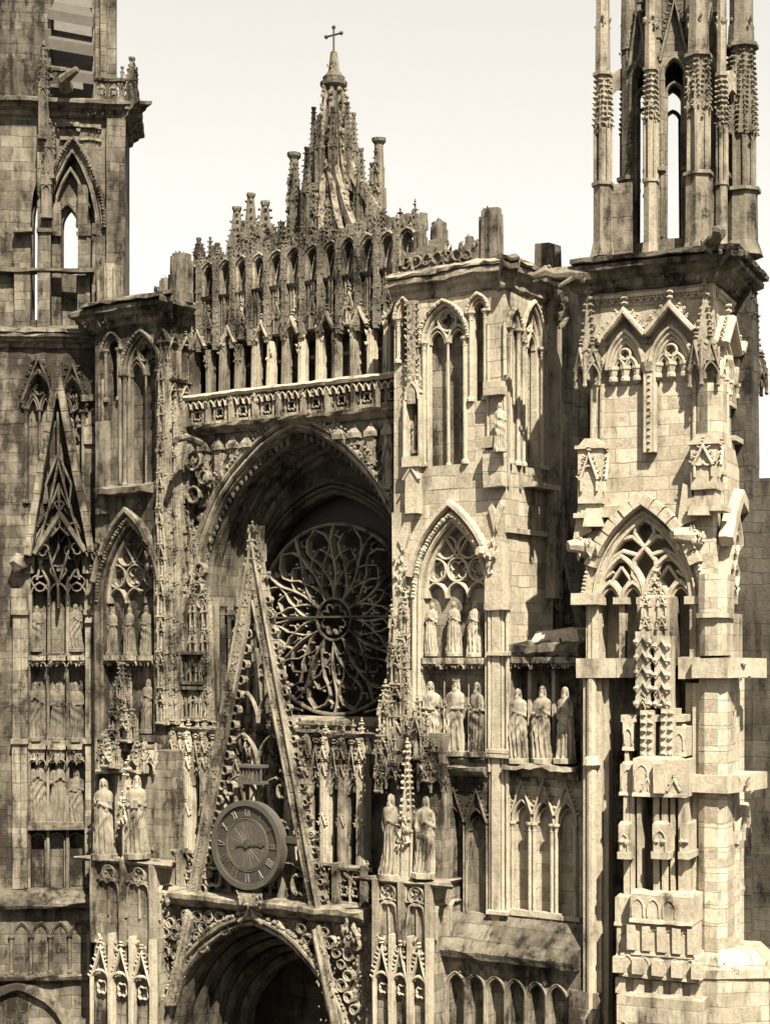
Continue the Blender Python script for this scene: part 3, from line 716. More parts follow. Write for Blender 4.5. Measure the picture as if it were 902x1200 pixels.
# ---- tabernacle tier
zt0, zt1 = 29.8, 32.25
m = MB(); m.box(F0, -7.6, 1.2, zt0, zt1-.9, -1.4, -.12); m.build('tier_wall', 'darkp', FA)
m = MB(); cols = []
n = 13; s = 8.8/n
for i in range(n): cols.append((-7.6+s*i+.09, -7.6+s*(i+1)-.09, [(zt1-1.0, zt1-.42, zt1-.05)]))
skin(m, F0, -7.6, 1.2, zt1-1.0, zt1+.12, -.35, 0, cols); m.build('arcade_wall', 'darkp', FA)
for i in range(n):
    uc = -7.6+s*(i+.5); m = MB()
    archmould(m, F0, uc-s/2+.09, uc+s/2-.09, zt1-1.0, zt1-.42, zt1-.05, -.02, .16, .07, 2)
    m.crockets(F0, (uc-s/2, zt1-.3), (uc, zt1+.15), .1, .05, .13); m.crockets(F0, (uc+s/2, zt1-.3), (uc, zt1+.15), .1, .05, .13)
    m.rib(F0, [(uc-.2, zt1-.95), (uc, zt1-.25), (uc+.2, zt1-.95)], .06, -.15, 0)
    m.ngon(F0, uc, -.12, .13, zt1-1.0, zt1-.35, 4, .15); m.blob(F0.pt(uc, zt1-.3, -.1), .07)
    m.build('tier_arch', 'carved', FA, .02)
    # lower panel with fine vertical bars, alternately under a gablet
    m = MB()
    for k in range(6):
        u = uc-s*.42+s*.84*k/5; m.box(F0, u-.022, u+.022, zt0-.05, zt1-1.05, -.1, rs(.05, .16), .5)
    for k in range(4):
        z = zt0+.1+k*.3; m.rib(F0, arch(uc-s*.42, uc-.02, z, z+.16, 3), .03, -.1, .08); m.rib(F0, arch(uc+.02, uc+s*.42, z, z+.16, 3), .03, -.1, .08)
    m.lumps(F0, uc-s/2, uc+s/2, zt0-.22, zt0+.05, .08, 14, .06)
    if i % 2: gable(m, F0, uc, zt0+.15, s*.42, .75, .05, .2, .06, .05, True, .12); ornate(m, F0, uc, .1, zt0-.1, zt0+.7, .26, .8, True)
    m.build('tier_panel', 'carvedd' if i % 3 else 'carved', FA)
    m = MB(); u = -7.6+s*i
    m.box(F0, u-.07, u+.07, zt0-.3, zt1+.1, -.05, .26, .6); ornate(m, F0, u, .2, zt0-.2, zt1, .2, .62, False)
    h = rs(.15, .45); spirelet(m, F0, u, .12, .1, zt1+.1, zt1+.1+h, 4, .05, rnd.random() < .5, .12)
    m.build('tier_buttress', 'carvedd', FA, .02)
m = MB(); m.mould(F0, -7.6, 1.2, [(-.3, zt1-1.12), (.12, zt1-1.12), (.2, zt1-1.03), (-.3, zt1-1.0)], .25, .025); m.build('string_course', 'darkp', FA)
# parapet line and broken pinnacles on top
m = MB(); ragged(m, F0, -7.6, 1.2, zt1+.05, [.25, .3, .3, .5, .6, .5, .45, .5, .5, .4, .5, .5], -.5, -.15, .22); m.lumps(F0, -7.5, 1.1, zt1+.05, zt1+.4, -.2, 160, .09, .2)
for i in range(26):
    u = rs(-7.4, 1.1); spirelet(m, F0, u, rs(-.4, 0), .09, zt1+.1, zt1+rs(.4, 1.0), 4, .05, rnd.random() < .5, .15)
m.build('parapet', 'carvedd', FA, .03)
def pin(px, ytip, ybase, d, w, broken=True, mat='darkp', fr=F0, par=None, zsh=.5, gap=.22, label=None):
    u, z0 = fr.at(px, ybase, d); z2 = fr.z(px, ytip, d)
    m = MB(); z1 = z0+(z2-z0)*zsh; pinnacle(m, fr, u, d, z0, z1, z2, w, broken, gap=gap); o = m.build('pinnacle', mat, par or FA, .02)
    if label: o['label'] = label
    return u
for a in ((278, 247, 322, -.6, .42), (294, 231, 318, -.5, .40), (311, 241, 318, -.7, .44), (233, 282, 312, -.2, .26), (255, 288, 314, -.2, .26)): pin(*a, zsh=.45)
for px, y in ((303, 262), (286, 262), (322, 268), (331, 262), (270, 280)): pin(px, y, 316, -.9, .2, zsh=.55)

# ================================================================== CENTRAL SPIRE
SD = -2.0; SU, zb = F0.at(391, 300, SD)
SP = thing('openwork_spire', 'openwork crocketed stone spire above the gallery, topped by a thin iron cross', 'spire', F0.pt(SU, zb, SD))
zs = lambda y: F0.z(391, y, SD)
m = MB(); m.ngon(F0, SU, SD, .5, zb-.8, zs(235), 8, .9); m.ngon(F0, SU, SD, .42, zs(240), zs(150), 8, .8); m.ngon(F0, SU, SD, .34, zs(152), zs(98), 8, .72)
m.build('core', 'darkp', SP, .04)
m = MB()
for k in range(8):
    a = math.pi/4*(k+.5)
    pts = []; rad = []
    for r, y in ((1.15, 300), (.95, 262), (.68, 225), (.48, 185), (.36, 140), (.26, 100)):
        pts.append(F0.pt(SU+r*math.cos(a), zs(y), SD+r*math.sin(a))); rad.append(.075)
    m.tube(pts, rad, 5)
    for i in range(26):
        t = rs(0, .98)*5; j = int(t); p = Vector(pts[j]).lerp(Vector(pts[j+1]), t-j); o = Vector((math.cos(a), -math.sin(a), 0))*.1
        s_ = rs(.04, .09); m.blob(p+o*rs(.5, 1.4), s_, s_, s_*1.3, .35)
m.build('crocketed_rib', 'carved', SP)
for k in range(8):      # ring of pinnacles hugging the shaft
    a = math.pi/4*k+.2; r = .62
    u = SU+r*math.cos(a); d = SD+r*math.sin(a)
    zt = zs(128+7*(k % 3)); m = MB(); pinnacle(m, F0, u, d, zs(228), zs(178), zt, .22, True, gap=.16); m.build('pinnacle', 'carvedd', SP, .02)
for k in (0, 3, 4, 7, 2, 5):
    a = math.pi/4*k+.15; r = 1.2
    u = SU+r*math.cos(a); d = SD+r*math.sin(a)
    m = MB(); pinnacle(m, F0, u, d, zs(292), zs(235), zs(186+8*(k % 2)), .26, True, gap=.18); m.build('pinnacle', 'carvedd', SP, .02)
m = MB(); m.lathe(F0, SU, SD, [(.24, zs(106)), (.42, zs(101)), (.44, zs(97)), (.33, zs(95)), (.36, zs(91)), (.28, zs(88)), (.2, zs(84))], 12); m.build('collar', 'midp', SP, .01)
m = MB(); m.ngon(F0, SU, SD, .19, zs(86), zs(61), 6, .55); m.lumps(F0, SU-.14, SU+.14, zs(84), zs(64), SD+.15, 14, .045); m.build('finial', 'midp', SP, .01)
m = MB(); zc = zs(41)
m.tube([F0.pt(SU, zs(64), SD), F0.pt(SU, zs(32), SD)], .033, 8); m.tube([F0.pt(SU-.27, zc, SD), F0.pt(SU+.27, zc, SD)], .033, 8)
for u, z in ((SU-.29, zc), (SU+.29, zc), (SU, zs(32))): m.blob(F0.pt(u, z, SD), .075, .075, .075, .05)
m.build('cross', 'iron', SP, 0)
# outlying pinnacles with curved flying ribs
for px, yt, d in ((345, 180, -1.6), (444, 162, -1.9), (415, 196, -3.4), (372, 205, -3.4)):
    u, zz = F0.at(px, 298, d); zt = F0.z(px, yt, d); m = MB(); r = .21
    m.ngon(F0, u, d, .23, zz-.6, zz+(zt-zz)*.45, 8, .95); m.ngon(F0, u, d, .30, zz+.05, zz+.15, 8, 1)
    m.ngon(F0, u, d, .19, zz+(zt-zz)*.45, zt-.15, 8, .72)
    m.lathe(F0, u, d, [(.14, zt-.2), (.22, zt-.1), (.23, zt), (.1, zt+.02)], 8)
    ornate(m, F0, u, d+.12, zz+(zt-zz)*.4, zz+(zt-zz)*.75, .34, .7, True)
    m.build('outer_pinnacle', 'darkp', SP, .02)
def fly(p, q, sag, wd=.19, n=9, bars=True):
    """concave stone rib from p (low, outer) to q (high, inner)"""
    p = Vector(p); q = Vector(q); m = MB(); pts = []
    for i in range(n+1):
        t = i/n; c = p.lerp(q, t); c.z -= sag*math.sin(math.pi*t); pts.append(c)
    for (a, b) in zip(pts[:-1], pts[1:]):
        h = (q-p); h.z = 0; s_ = Vector((-h.y, h.x, 0)).normalized()*wd*.5 if h.length > .01 else Vector((wd*.5, 0, 0)); v = Vector((0, 0, wd*1.3))
        m.hexa([a-s_-v, b-s_-v, b-s_+v, a-s_+v, a+s_-v, b+s_-v, b+s_+v, a+s_+v])
    for i in range(n*3):
        t = rnd.random()*n; j = int(t); c = pts[j].lerp(pts[j+1], t-j); s2 = rs(.04, .09); m.blob(c+Vector((rs(-.08, .08), -.03, rs(.1, .2))), s2, s2, s2*1.2, .3)
    if bars:
        for i in range(1, n):
            c = pts[i]; m.tube([c, (c.x, c.y, c.z-rs(.5, .9))], .03, 5)
    return m
e = F0.pt
for px, y0, d0, y1, du, dd, sg in ((345, 245, -1.6, 172, -.35, 0, .35), (443, 235, -1.9, 175, .35, 0, .35), (334, 292, -1.2, 200, -.4, .2, .5), (470, 292, -1.6, 250, .9, .1, .25),
                                   (432, 296, -.4, 190, .2, .35, .5), (350, 296, -.4, 195, -.2, .35, .5), (408, 300, -.2, 200, .1, .45, .4), (375, 300, -.2, 205, -.1, .45, .4), (322, 305, -.9, 262, -1.3, .3, .1), (462, 268, -1.7, 230, 1.3, .3, .15)):
    u, z = F0.at(px, y0, d0); fly(e(u, z, d0), e(SU+du, zs(y1), SD+dd), sg).build('flying_rib', 'midp', SP, .01)
m = MB(); m.lumps(F0, SU-1.9, SU+1.9, zb-.9, zb+.15, SD+.9, 220, .11, .5); ornate(m, F0, SU-.5, SD+1.0, zb-.6, zb+.7, .4, .65, True); ornate(m, F0, SU+.55, SD+1.0, zb-.6, zb+.7, .4, .65, True); ornate(m, F0, SU, SD+1.1, zb-.6, zb+1.2, .45, .6, True); m.build('base_carving', 'carvedd', SP)
for px, y in ((328, 262), (338, 255), (358, 262), (400, 255), (455, 262), (430, 262), (466, 262), (478, 268), (378, 262), (365, 240), (413, 240), (352, 235), (433, 222)):
    pin(px, y, 300, -1.2, .2, mat='carvedd', par=SP, zsh=.5, gap=.16)

# ================================================================== ROSE WINDOW
RW = thing('rose_window', 'great rose window with flowing flamboyant stone tracery, half in shadow inside the deep pointed arch', 'rose window', (-3.25, 1.7, 18))
RC, RZ, RD = -3.25, 21.05, -1.95
m = MB(); skin(m, F0, -7.3, .9, 17.6, 27.2, -2.4, -2.0, [(RC-3.15, RC+3.15, [(18.0, 21.3, 25.0)])]); m.build('wall', 'soot_shade', RW)  # recess shade around the window is painted in as near-black stone
m = MB(); m.box(F0, RC-3.3, RC+3.3, 17.8, 25.2, -2.75, -2.7); m.build('glass', 'glass', RW, 0)
m = MB(); archmould(m, F0, RC-3.15, RC+3.15, 18, 21.3, 25.0, -2.05, -1.8, .14, 3)
for k in range(3): m.col(F0, RC-3.25-.17*k, -1.55+.18*k, 18, 21.3, .07)
m.build('window_frame', 'soot_shade', RW)  # frame toned dark to carry the recess shade in its colour
def pol(r, a): return (RC+r*math.sin(a), RZ+r*math.cos(a))
RO = 3.0; d0, d1 = RD-.3, RD+.02
one('outer_ring', 'darkp', RW, lambda m: (m.rib(F0, circ(RC, RZ, RO, 48), .12, d0, d1, True)), er=.006)
one('inner_ring', 'lmidp', RW, lambda m: (m.rib(F0, circ(RC, RZ, .66, 28), .09, d0, d1, True), m.rib(F0, circ(RC, RZ, .50, 32, 8, .3), .07, d0, d1, True)), er=.006)
NP = 12
for k in range(NP):
    a = 2*math.pi*k/NP; h = math.pi/NP; m = MB()
    m.rib(F0, [pol(.66+(RO-.66)*t, a+.05*math.sin(2*math.pi*t)) for t in [i/10 for i in range(11)]], .075, d0, d1, False, .25)
    for s_ in (-1, 1):
        # s-curved mouchette leaving the spoke and meeting its neighbour at the rim
        m.rib(F0, [pol(r, a+s_*q) for r, q in ((.72, 0), (1.0, .05), (1.3, h*.55), (1.6, h*.98), (1.85, h*.8), (2.1, h*.42), (2.4, h*.25), (2.7, h*.5), (2.95, h))], .06, d0, d1-.02, False, .25)
        m.rib(F0, [pol(r, a+s_*q) for r, q in ((1.85, h*.02), (2.05, h*.35), (2.3, h*.95))], .055, d0, d1-.05)
        m.rib(F0, [pol(r, a+s_*q) for r, q in ((1.05, h*.05), (1.2, h*.30), (1.1, h*.75))], .05, d0, d1-.05)
        m.rib(F0, [pol(r, a+s_*q) for r, q in ((2.55, h*.35), (2.65, h*.1), (2.8, h*.2))], .05, d0, d1-.05)
        m.rib(F0, [pol(r, a+s_*q) for r, q in ((1.5, h*.9), (1.55, h*.45), (1.75, h*.35))], .045, d0, d1-.05)
        m.blob(F0.pt(*pol(1.45, a+s_*h*.4), d1-.1), .07); m.blob(F0.pt(*pol(2.3, a+s_*h*.65), d1-.1), .06)
    m.build('tracery', 'midp', RW, .012)
m = MB()
for s_ in (-1, 1):   # corner mouchettes under the wheel
    c = lambda x, z: (RC+s_*x, z)
    m.rib(F0, [c(3.05, 18.1), c(2.9, 19.2), c(2.5, 18.9), c(1.9, 18.3), c(1.2, 18.15)], .08, d0, d1)
    m.rib(F0, circ(RC+s_*2.72, 18.6, .3, 12, 4), .06, d0, d1, True)
m.build('corner_tracery', 'mid', RW)
m = MB(); m.box(F0, RC-3.1, RC+3.1, RZ+.05, RZ+.11, d0, d1+.02); m.build('saddle_bar', 'iron', RW, 0)
m = MB(); m.mould(F0, RC-3.4, RC+3.4, [(-2.3, 17.6), (-1.4, 17.6), (-1.25, 17.75), (-1.25, 17.88), (-1.7, 18.0), (-2.3, 18.02)], .4, .01); m.build('sill', 'midp', RW)

# ================================================================== PORTAL GABLE
GD = 2.0; gu, gz = F0.at(297, 634, GD); ul, zl = F0.at(225, 1052, GD); ur, zr = F0.at(380, 1070, GD); zl = (zl+zr)/2; hw = (ur-ul)/2; gu = (ul+ur)/2
PG = thing('portal_gable', 'tall narrow openwork stone gable, its bare rakes rising in front of the rose window', 'gable', (gu, -GD, zl))
for s_ in (-1, 1):
    m = MB(); w_ = .33
    P = [(gu+s_*hw, zl), (gu+s_*(hw-w_), zl), (gu, gz-2.0*w_*1.6), (gu, gz)]
    n = 22
    for i in range(n):      # jointed stones of the rake
        t0, t1 = i/n, (i+1)/n-.002
        o = lambda t: (gu+s_*hw*(1-t), zl+(gz-zl)*t)
        iN = lambda t: (gu+s_*max(0.0, hw*(1-t)-w_), zl+(gz-zl)*t)
        a, b, c, d = o(t0), o(t1), iN(t1), iN(t0); j = rs(-.015, .015)
        p = F0.pt; m.hexa([p(*a, GD+.2+j), p(*b, GD+.2+j), p(*c, GD+.2+j), p(*d, GD+.2+j), p(*a, GD-.22), p(*b, GD-.22), p(*c, GD-.22), p(*d, GD-.22)])
    ob = m.build('rake', 'carved', PG, .012)
    m = MB(); m.rib(F0, [(gu+s_*(hw-.05), zl), (gu, gz-.05)], .07, GD+.15, GD+.28); m.rib(F0, [(gu+s_*(hw-w_+.04), zl), (gu+s_*.02, gz-1.75)], .06, GD+.1, GD+.27)
    m.build('rake_moulding', 'midp', ob)
    m = MB()
    for i in range(20):      # pierced lacework fringe inside and outside the rake
        t = .03+.042*i; zc_ = zl+(gz-zl)*t
        if hw*(1-t)-w_-.1 > .12: m.rib(F0, circ(gu+s_*(hw*(1-t)-w_-.08), zc_, .13, 9), .045, GD-.12, GD+.1, True)
        m.rib(F0, circ(gu+s_*(hw*(1-t)+.07), zc_+.1, .09, 8), .04, GD-.08, GD+.1, True)
    m.build('lacework', 'carved', ob)
    m = MB()
    for i in range(190):
        t = rnd.random(); s2 = rs(.02, .045); m.blob(F0.pt(gu+s_*(max(.0, hw*(1-t)-w_*rs(.25, .8))), zl+(gz-zl)*t, GD+.2), s2, s2*.6, s2, .3)
    m.build('rake_foliage', 'carved', ob)
    m = MB()
    for t in (.1, .2, .3, .4, .5, .6, .7, .8, .9):
        c = F0.pt(gu+s_*(hw*(1-t)+.12), zl+(gz-zl)*t, GD)
        for _ in range(6): k = rs(.04, .085); m.blob((c[0]+rs(-.08, .18), c[1]+rs(-.08, .08), c[2]+rs(-.1, .12)), k, k, k, .35)
    m.build('crocket', 'carved', PG)
m = MB()   # tracery inside the gable (mostly low down)
for i in range(6):
    t = .04+.115*i; hwi = max(0, hw*(1-t)-w_-.08); zc_ = zl+(gz-zl)*t
    if i < 5: m.rib(F0, arch(gu-hwi, gu, zc_, zc_+.9, 5), .05, GD-.15, GD+.0); m.rib(F0, arch(gu, gu+hwi, zc_, zc_+.9, 5), .05, GD-.15, GD+.0)
for i, (t, r) in enumerate(((.03, .34), (.16, .3), (.28, .22))):
    for s_ in (-1, 1):
        cu = gu+s_*(hw*(1-t)-w_-.45); m.rib(F0, circ(cu, zl+(gz-zl)*t+.4, r, 14, 4), .07, GD-.15, GD+.08, True)
m.build('tracery', 'carved', PG)
m = MB(); m.hpr(F0, [(gu-.2, GD-.2), (gu+.2, GD-.2), (gu+.2, GD+.2), (gu-.2, GD+.2)], gz-.9, gz-.1, .8); ornate(m, F0, gu, GD+.1, gz-.6, gz+.45, .4, .55, False); m.lumps(F0, gu-.3, gu+.3, gz-.9, gz-.3, GD+.2, 30, .07); m.build('apex_carving', 'carved', PG)

# ================================================================== CLOCK
cu, cz = F0.at(290.5, 990, 2.45); r = 1.30
CK = thing('facade_clock', 'large round dark clock dial with one hand pointing right, before the narrow gable', 'clock', F0.pt(cu, cz-r, 2.3))
def cyl(m, rr, dd0, dd1, n=64, r2=None):
    r2 = r2 or rr; vs = [F0.pt(cu+rr*math.cos(6.28318*i/n), cz+rr*math.sin(6.28318*i/n), dd0) for i in range(n)]+[F0.pt(cu+r2*math.cos(6.28318*i/n), cz+r2*math.sin(6.28318*i/n), dd1) for i in range(n)]
    m.add(vs, [tuple(range(n-1, -1, -1)), tuple(range(n, 2*n))]+[(i, (i+1) % n, n+(i+1) % n, n+i) for i in range(n)])
one('drum', 'wood', CK, lambda m: cyl(m, r*.98, 2.2, 2.45), er=0)
one('dial', 'dial', CK, lambda m: cyl(m, r*.93, 2.44, 2.475), er=0)
def ring(m, r0, r1, dd0, dd1, n=64):
    for i in range(n):
        a, b = 6.283185*i/n, 6.283185*(i+1)/n; q = lambda rr, aa, dd: F0.pt(cu+rr*math.cos(aa), cz+rr*math.sin(aa), dd)
        m.hexa([q(r0,a,dd1),q(r0,b,dd1),q(r1,b,dd1),q(r1,a,dd1),q(r0,a,dd0),q(r0,b,dd0),q(r1,b,dd0),q(r1,a,dd0)])
one('rim', 'dialc', CK, lambda m: (ring(m, r*.88, r*1.0, 2.4, 2.56), ring(m, r*.86, r*.885, 2.4, 2.50)), er=0)
one('chapter_ring', 'gilt', CK, lambda m: (ring(m, r*.585, r*.60, 2.47, 2.50), ring(m, r*.55, r*.56, 2.47, 2.50)), er=0)
one('dial_centre', 'dialc', CK, lambda m: cyl(m, r*.54, 2.46, 2.49), er=0)
m = MB(); NUM = ['XII', 'I', 'II', 'III', 'IIII', 'V', 'VI', 'VII', 'VIII', 'IX', 'X', 'XI']
def stroke(m, c, a, x0, y0, x1, y1, w_):   # numeral strokes in a local frame rotated to the dial
    P = lambda x, y: (c[0]+x*math.cos(a)+y*math.sin(a), c[1]-x*math.sin(a)+y*math.cos(a))
    m.rib(F0, [P(x0, y0), P(x1, y1)], w_, 2.474, 2.505)
for i, s_ in enumerate(NUM):
    a = math.radians(30*i); rc = r*.74; c = (cu+rc*math.sin(a), cz+rc*math.cos(a)); wd = {'X': .12, 'V': .12, 'I': .055}; x = -sum(wd[q] for q in s_)/2; hh = .13
    for q in s_:
        if q == 'I': stroke(m, c, a, x+.027, -hh, x+.027, hh, .028)
        if q == 'X': stroke(m, c, a, x+.01, -hh, x+.1, hh, .03); stroke(m, c, a, x+.1, -hh, x+.01, hh, .016)
        if q == 'V': stroke(m, c, a, x+.01, hh, x+.055, -hh, .03); stroke(m, c, a, x+.1, hh, x+.055, -hh, .016)
        x += wd[q]
m.build('numeral', 'gilt', CK, 0)
m = MB()
for i in range(24):
    a = math.radians(15*i); m.rib(F0, [(cu+r*.12*math.sin(a), cz+r*.12*math.cos(a)), (cu+r*(.5 if i % 2 else .35)*math.sin(a), cz+r*(.5 if i % 2 else .35)*math.cos(a))], .018, 2.489, 2.496)
m.build('sunburst', 'gilt', CK, 0)
m = MB(); a = math.radians(86); D = lambda t, o=0: (cu+t*math.sin(a)+o*math.cos(a), cz+t*math.cos(a)-o*math.sin(a))
m.prism(F0, [D(-.32, .03), D(.45, .035), D(.52, .09), D(.68, 0), D(.52, -.09), D(.45, -.035), D(-.32, -.03), D(-.40, -.08), D(-.40, .08)], 2.51, 2.53)
m.ngon(F0, cu, 2.52, .02, cz-.02, cz+.02); m.build('hand', 'iron', CK, 0)
one('hand_boss', 'iron', CK, lambda m: cyl(m, .09, 2.5, 2.55, 16), er=0)
m = MB(); ub, zb_ = F0.at(294, 914, 2.4)
m.box(F0, ub-.42, ub+.42, zb_-.12, zb_-.04, 2.1, 2.5); m.box(F0, ub-.42, ub+.42, zb_+.36, zb_+.44, 2.1, 2.5)
for i in range(7): m.box(F0, ub-.4+i*.125, ub-.35+i*.125, zb_-.05, zb_+.37, 2.38, 2.45)
m.build('crest_box', 'wood', CK, 0)
m = MB(); m.box(F0, ub-.36, ub+.36, cz-r-.45, cz-r-.1, 2.15, 2.5); m.lumps(F0, ub-.4, ub+.45, cz-r-.5, cz-r-.1, 2.5, 40, .07); m.build('bracket', 'carved', CK)
m = MB(); m.box(F0, cu+r*.95, cu+r+.35, cz+.12, cz+.3, 1.9, 2.3); m.build('strut', 'iron', CK, 0)
# ================================================================== RIGHT BUTTRESS TOWER (between the great arch and the right tower)
dB = 1.2
RBL, RBR = 1.15, F0.u(592, dB)
RB = thing('buttress_tower', 'pale square buttress tower right of the rose window, with a ruined parapet', 'tower', F0.pt((RBL+RBR)/2, 0, 0))
zr_ = lambda y, px=530: F0.z(px, y, dB)
FS = F0.side(RBR, dB)       # right-hand face, u runs away from the viewer
m = MB(); m.box(F0, RBL, RBR-.42, 0, zr_(318), -1.5, dB-.42); m.build('core', 'mid', RB)
cw = [win(RB, F0, 497, 545, 545, 400, 358, dB, .4, 2, 2, 'cleanp', dots=.06, w=.09, mw=.09)]
cn1 = win(RB, F0, 552, 569, 470, 366, 350, dB, .3, 0, 1, 'cleanp', dots=.05, w=.05, mw=.08)
cn0 = win(RB, F0, 467, 480, 425, 374, 355, dB, .3, 0, 1, 'cleanp', dots=.05, w=.05, mw=.08)
m = MB(); skin(m, F0, RBL, RBR, zr_(572), zr_(340), dB-.42, dB, [cw[0], cn1, cn0, (F0.u(482.5, dB), F0.u(494, dB), [(zr_(533, 488), zr_(462, 488), zr_(448, 488))])]); m.build('wall', 'clean', RB)
# lower stage: statue niche, blind gabled arcade, shafts
z905, z575 = zr_(906), zr_(571.5)
uw0, uw1 = F0.u(493, dB), F0.u(568, dB); zsp, zap = zr_(700), zr_(612)
m = MB(); skin(m, F0, RBL, RBR, z905, z575, dB-.75, dB, [(uw0, uw1, [(zr_(886), zsp, zap)])]); m.box(F0, RBL, RBR-.42, z905, z575, -1, dB-.8)
m.build('wall', 'clean', RB)
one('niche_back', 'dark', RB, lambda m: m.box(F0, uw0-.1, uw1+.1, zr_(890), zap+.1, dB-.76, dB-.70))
m = MB(); mt = MB()
archmould(m, F0, uw0, uw1, z905+.1, zsp, zap, dB-.12, dB+.12, .13, 2, .075); m.rib(F0, arch(uw0-.36, uw1+.36, zsp, zap+.52, 10)[2:19], .17, dB, dB+.26, False, .7)
o = m.build('window', 'cleanp', RB, .015)
mt.rib(F0, arch(uw0+.04, uw1-.04, zsp, zap-.05, 10), .12, dB-.5, dB-.15); head3(mt, F0, uw0, uw1, zsp, zap, dB-.5, dB-.22, .085)
for i in (1, 2): mt.box(F0, uw0+(uw1-uw0)*i/3-.045, uw0+(uw1-uw0)*i/3+.045, zr_(886), zsp, dB-.55, dB-.42, .9)
mt.lumps(F0, uw0+.3, uw1-.3, zsp+1.6, zap-.5, dB-.5, 40, .08); mt.build('tracery', 'cleanp', o)
# blind arcade with gablets below the kings
za, zb2 = z905, zr_(1098); m = MB(); cols = []
xs = [503, 517, 521, 542, 547, 569]
prs = [(F0.u(xs[i], dB), F0.u(xs[i+1], dB)) for i in (0, 2, 4)]
for a, b in prs: cols.append((a, b, [(zr_(1068), zr_(970), zr_(948))]))
skin(m, F0, RBL, RBR, zb2, za, dB-.3, dB-.06, cols); m.box(F0, RBL, RBR-.42, 0, za, -1, dB-.3, 2.5); m.build('wall', 'mid', RB)
for i, (a, b) in enumerate(prs):
    m = MB(); archmould(m, F0, a, b, zr_(1068), zr_(970), zr_(948), dB-.1, dB+.02, .06, 1); archmould(m, F0, a+.05, b-.05, None, zr_(972), zr_(956), dB-.25, dB-.1, .04, 1)
    gable(m, F0, (a+b)/2, zr_(962), (b-a)/2+.05, zr_(924)-zr_(962), dB-.05, dB+.07, .06, .045, True, .13); m.build('blind_arch', 'midp', RB, .008)
m = MB(); m.mould(F0, F0.u(498, dB), F0.u(572, dB), [(dB-.1, za-.1), (dB+.15, za-.05), (dB+.3, za+.12), (dB+.32, za+.2), (dB-.1, za+.24)], .3, .02); m.lumps(F0, F0.u(500, dB), F0.u(570, dB), za-.35, za, dB+.02, 46, .07)
m.mould(F0, F0.u(498, dB), F0.u(572, dB), [(dB-.1, za+.3), (dB+.12, za+.32), (dB+.18, za+.42), (dB-.1, za+.46)], .3, .01); m.build('statue_ledge', 'midp', RB)
def canopies(t, fr, pxs, y0, y1, d, wpx, mat='carved', cz_=None):
    for px in pxs:
        a, b = fr.u(px-wpx/2, d), fr.u(px+wpx/2, d); z0_, z1_ = fr.z(px, y0, d), fr.z(px, y1, d)
        m = MB(); h = (b-a)/2; u = (a+b)/2
        m.hpr(fr, [(u-h, d-.4), (u-h, d+.12), (u-h*.5, d+.22), (u+h*.5, d+.22), (u+h, d+.12), (u+h, d-.4)], z1_-.16, z1_)
        m.hpr(fr, [(u-h*.75, d-.4), (u-h*.75, d+.02), (u-h*.35, d+.1), (u+h*.35, d+.1), (u+h*.75, d+.02), (u+h*.75, d-.4)], z0_+.08, z1_-.16, 1.2, (u, d))
        for k in (-.5, .5): m.rib(fr, arch(u+k*h-h*.5, u+k*h+h*.5, z0_, z0_+.18, 4), .04, d+.02, d+.14)
        m.lumps(fr, u-h*.8, u+h*.8, z0_+.02, z1_-.14, d+.13, 26, .055); m.build('canopy', mat, t, .01)
canopies(RB, F0, (506, 533, 559), 784, 771, dB-.15, 25)
# corner shafts beside the big niche
m = MB()
for px, w_, dd in ((576, .10, .05), (583, .24, .12), (592, .10, .0)):
    u = F0.u(px, dB); m.box(F0, u-w_/2, u+w_/2, zr_(1100), zr_(712), dB-.2, dB+dd, .9); m.lathe(F0, u+w_*.7, dB+.02, [(.05, zr_(1100)), (.05, zr_(712))], 8)
for y in (712, 716, 768, 880, 885, 1065): m.mould(F0, F0.u(574, dB), RBR+.08, [(dB-.2, zr_(y)), (dB+.22, zr_(y)), (dB+.22, zr_(y)+.09), (dB-.2, zr_(y)+.12)], .3, .01, 0, .3)
m.build('corner_shaft', 'cleanp', RB)
m = MB(); u = F0.u(583, dB); m.hpr(F0, [(u-.3, dB-.2), (u-.3, dB+.2), (u+.3, dB+.2), (u+.3, dB-.2)], zr_(715), zr_(640), .9)
for s_, h in ((-1, 1), (1, 1)):      # stumps of lost gables either side of the shaft
    m.prism(F0, [(u+s_*.05, zr_(625)), (u+s_*.24, zr_(597)), (u+s_*.12, zr_(592)), (u-s_*.05, zr_(610))], dB-.1, dB+.10)
m.tube([F0.pt(u-.1, zr_(655), dB), F0.pt(u-.2, zr_(650), dB+.35), F0.pt(u-.3, zr_(648), dB+.6)], [.2, .17, .12], 7); m.lumps(F0, u-.4, u+.2, zr_(664), zr_(638), dB+.3, 40, .1, .2)
m.build('broken_springer', 'cleanp', RB, .03)
m = MB(); u = F0.u(473, dB)
m.prism(F0, [(u-.1, zr_(630)), (u+.3, zr_(592)), (u+.42, zr_(602)), (u+.1, zr_(645))], dB, dB+.16); m.box(F0, RBL, F0.u(478, dB), zr_(900), zr_(598), dB, dB+.1, .9); m.lumps(F0, u-.2, u+.2, zr_(700), zr_(640), dB+.15, 40, .09)
m.build('broken_springer', 'cleanp', RB, .03)
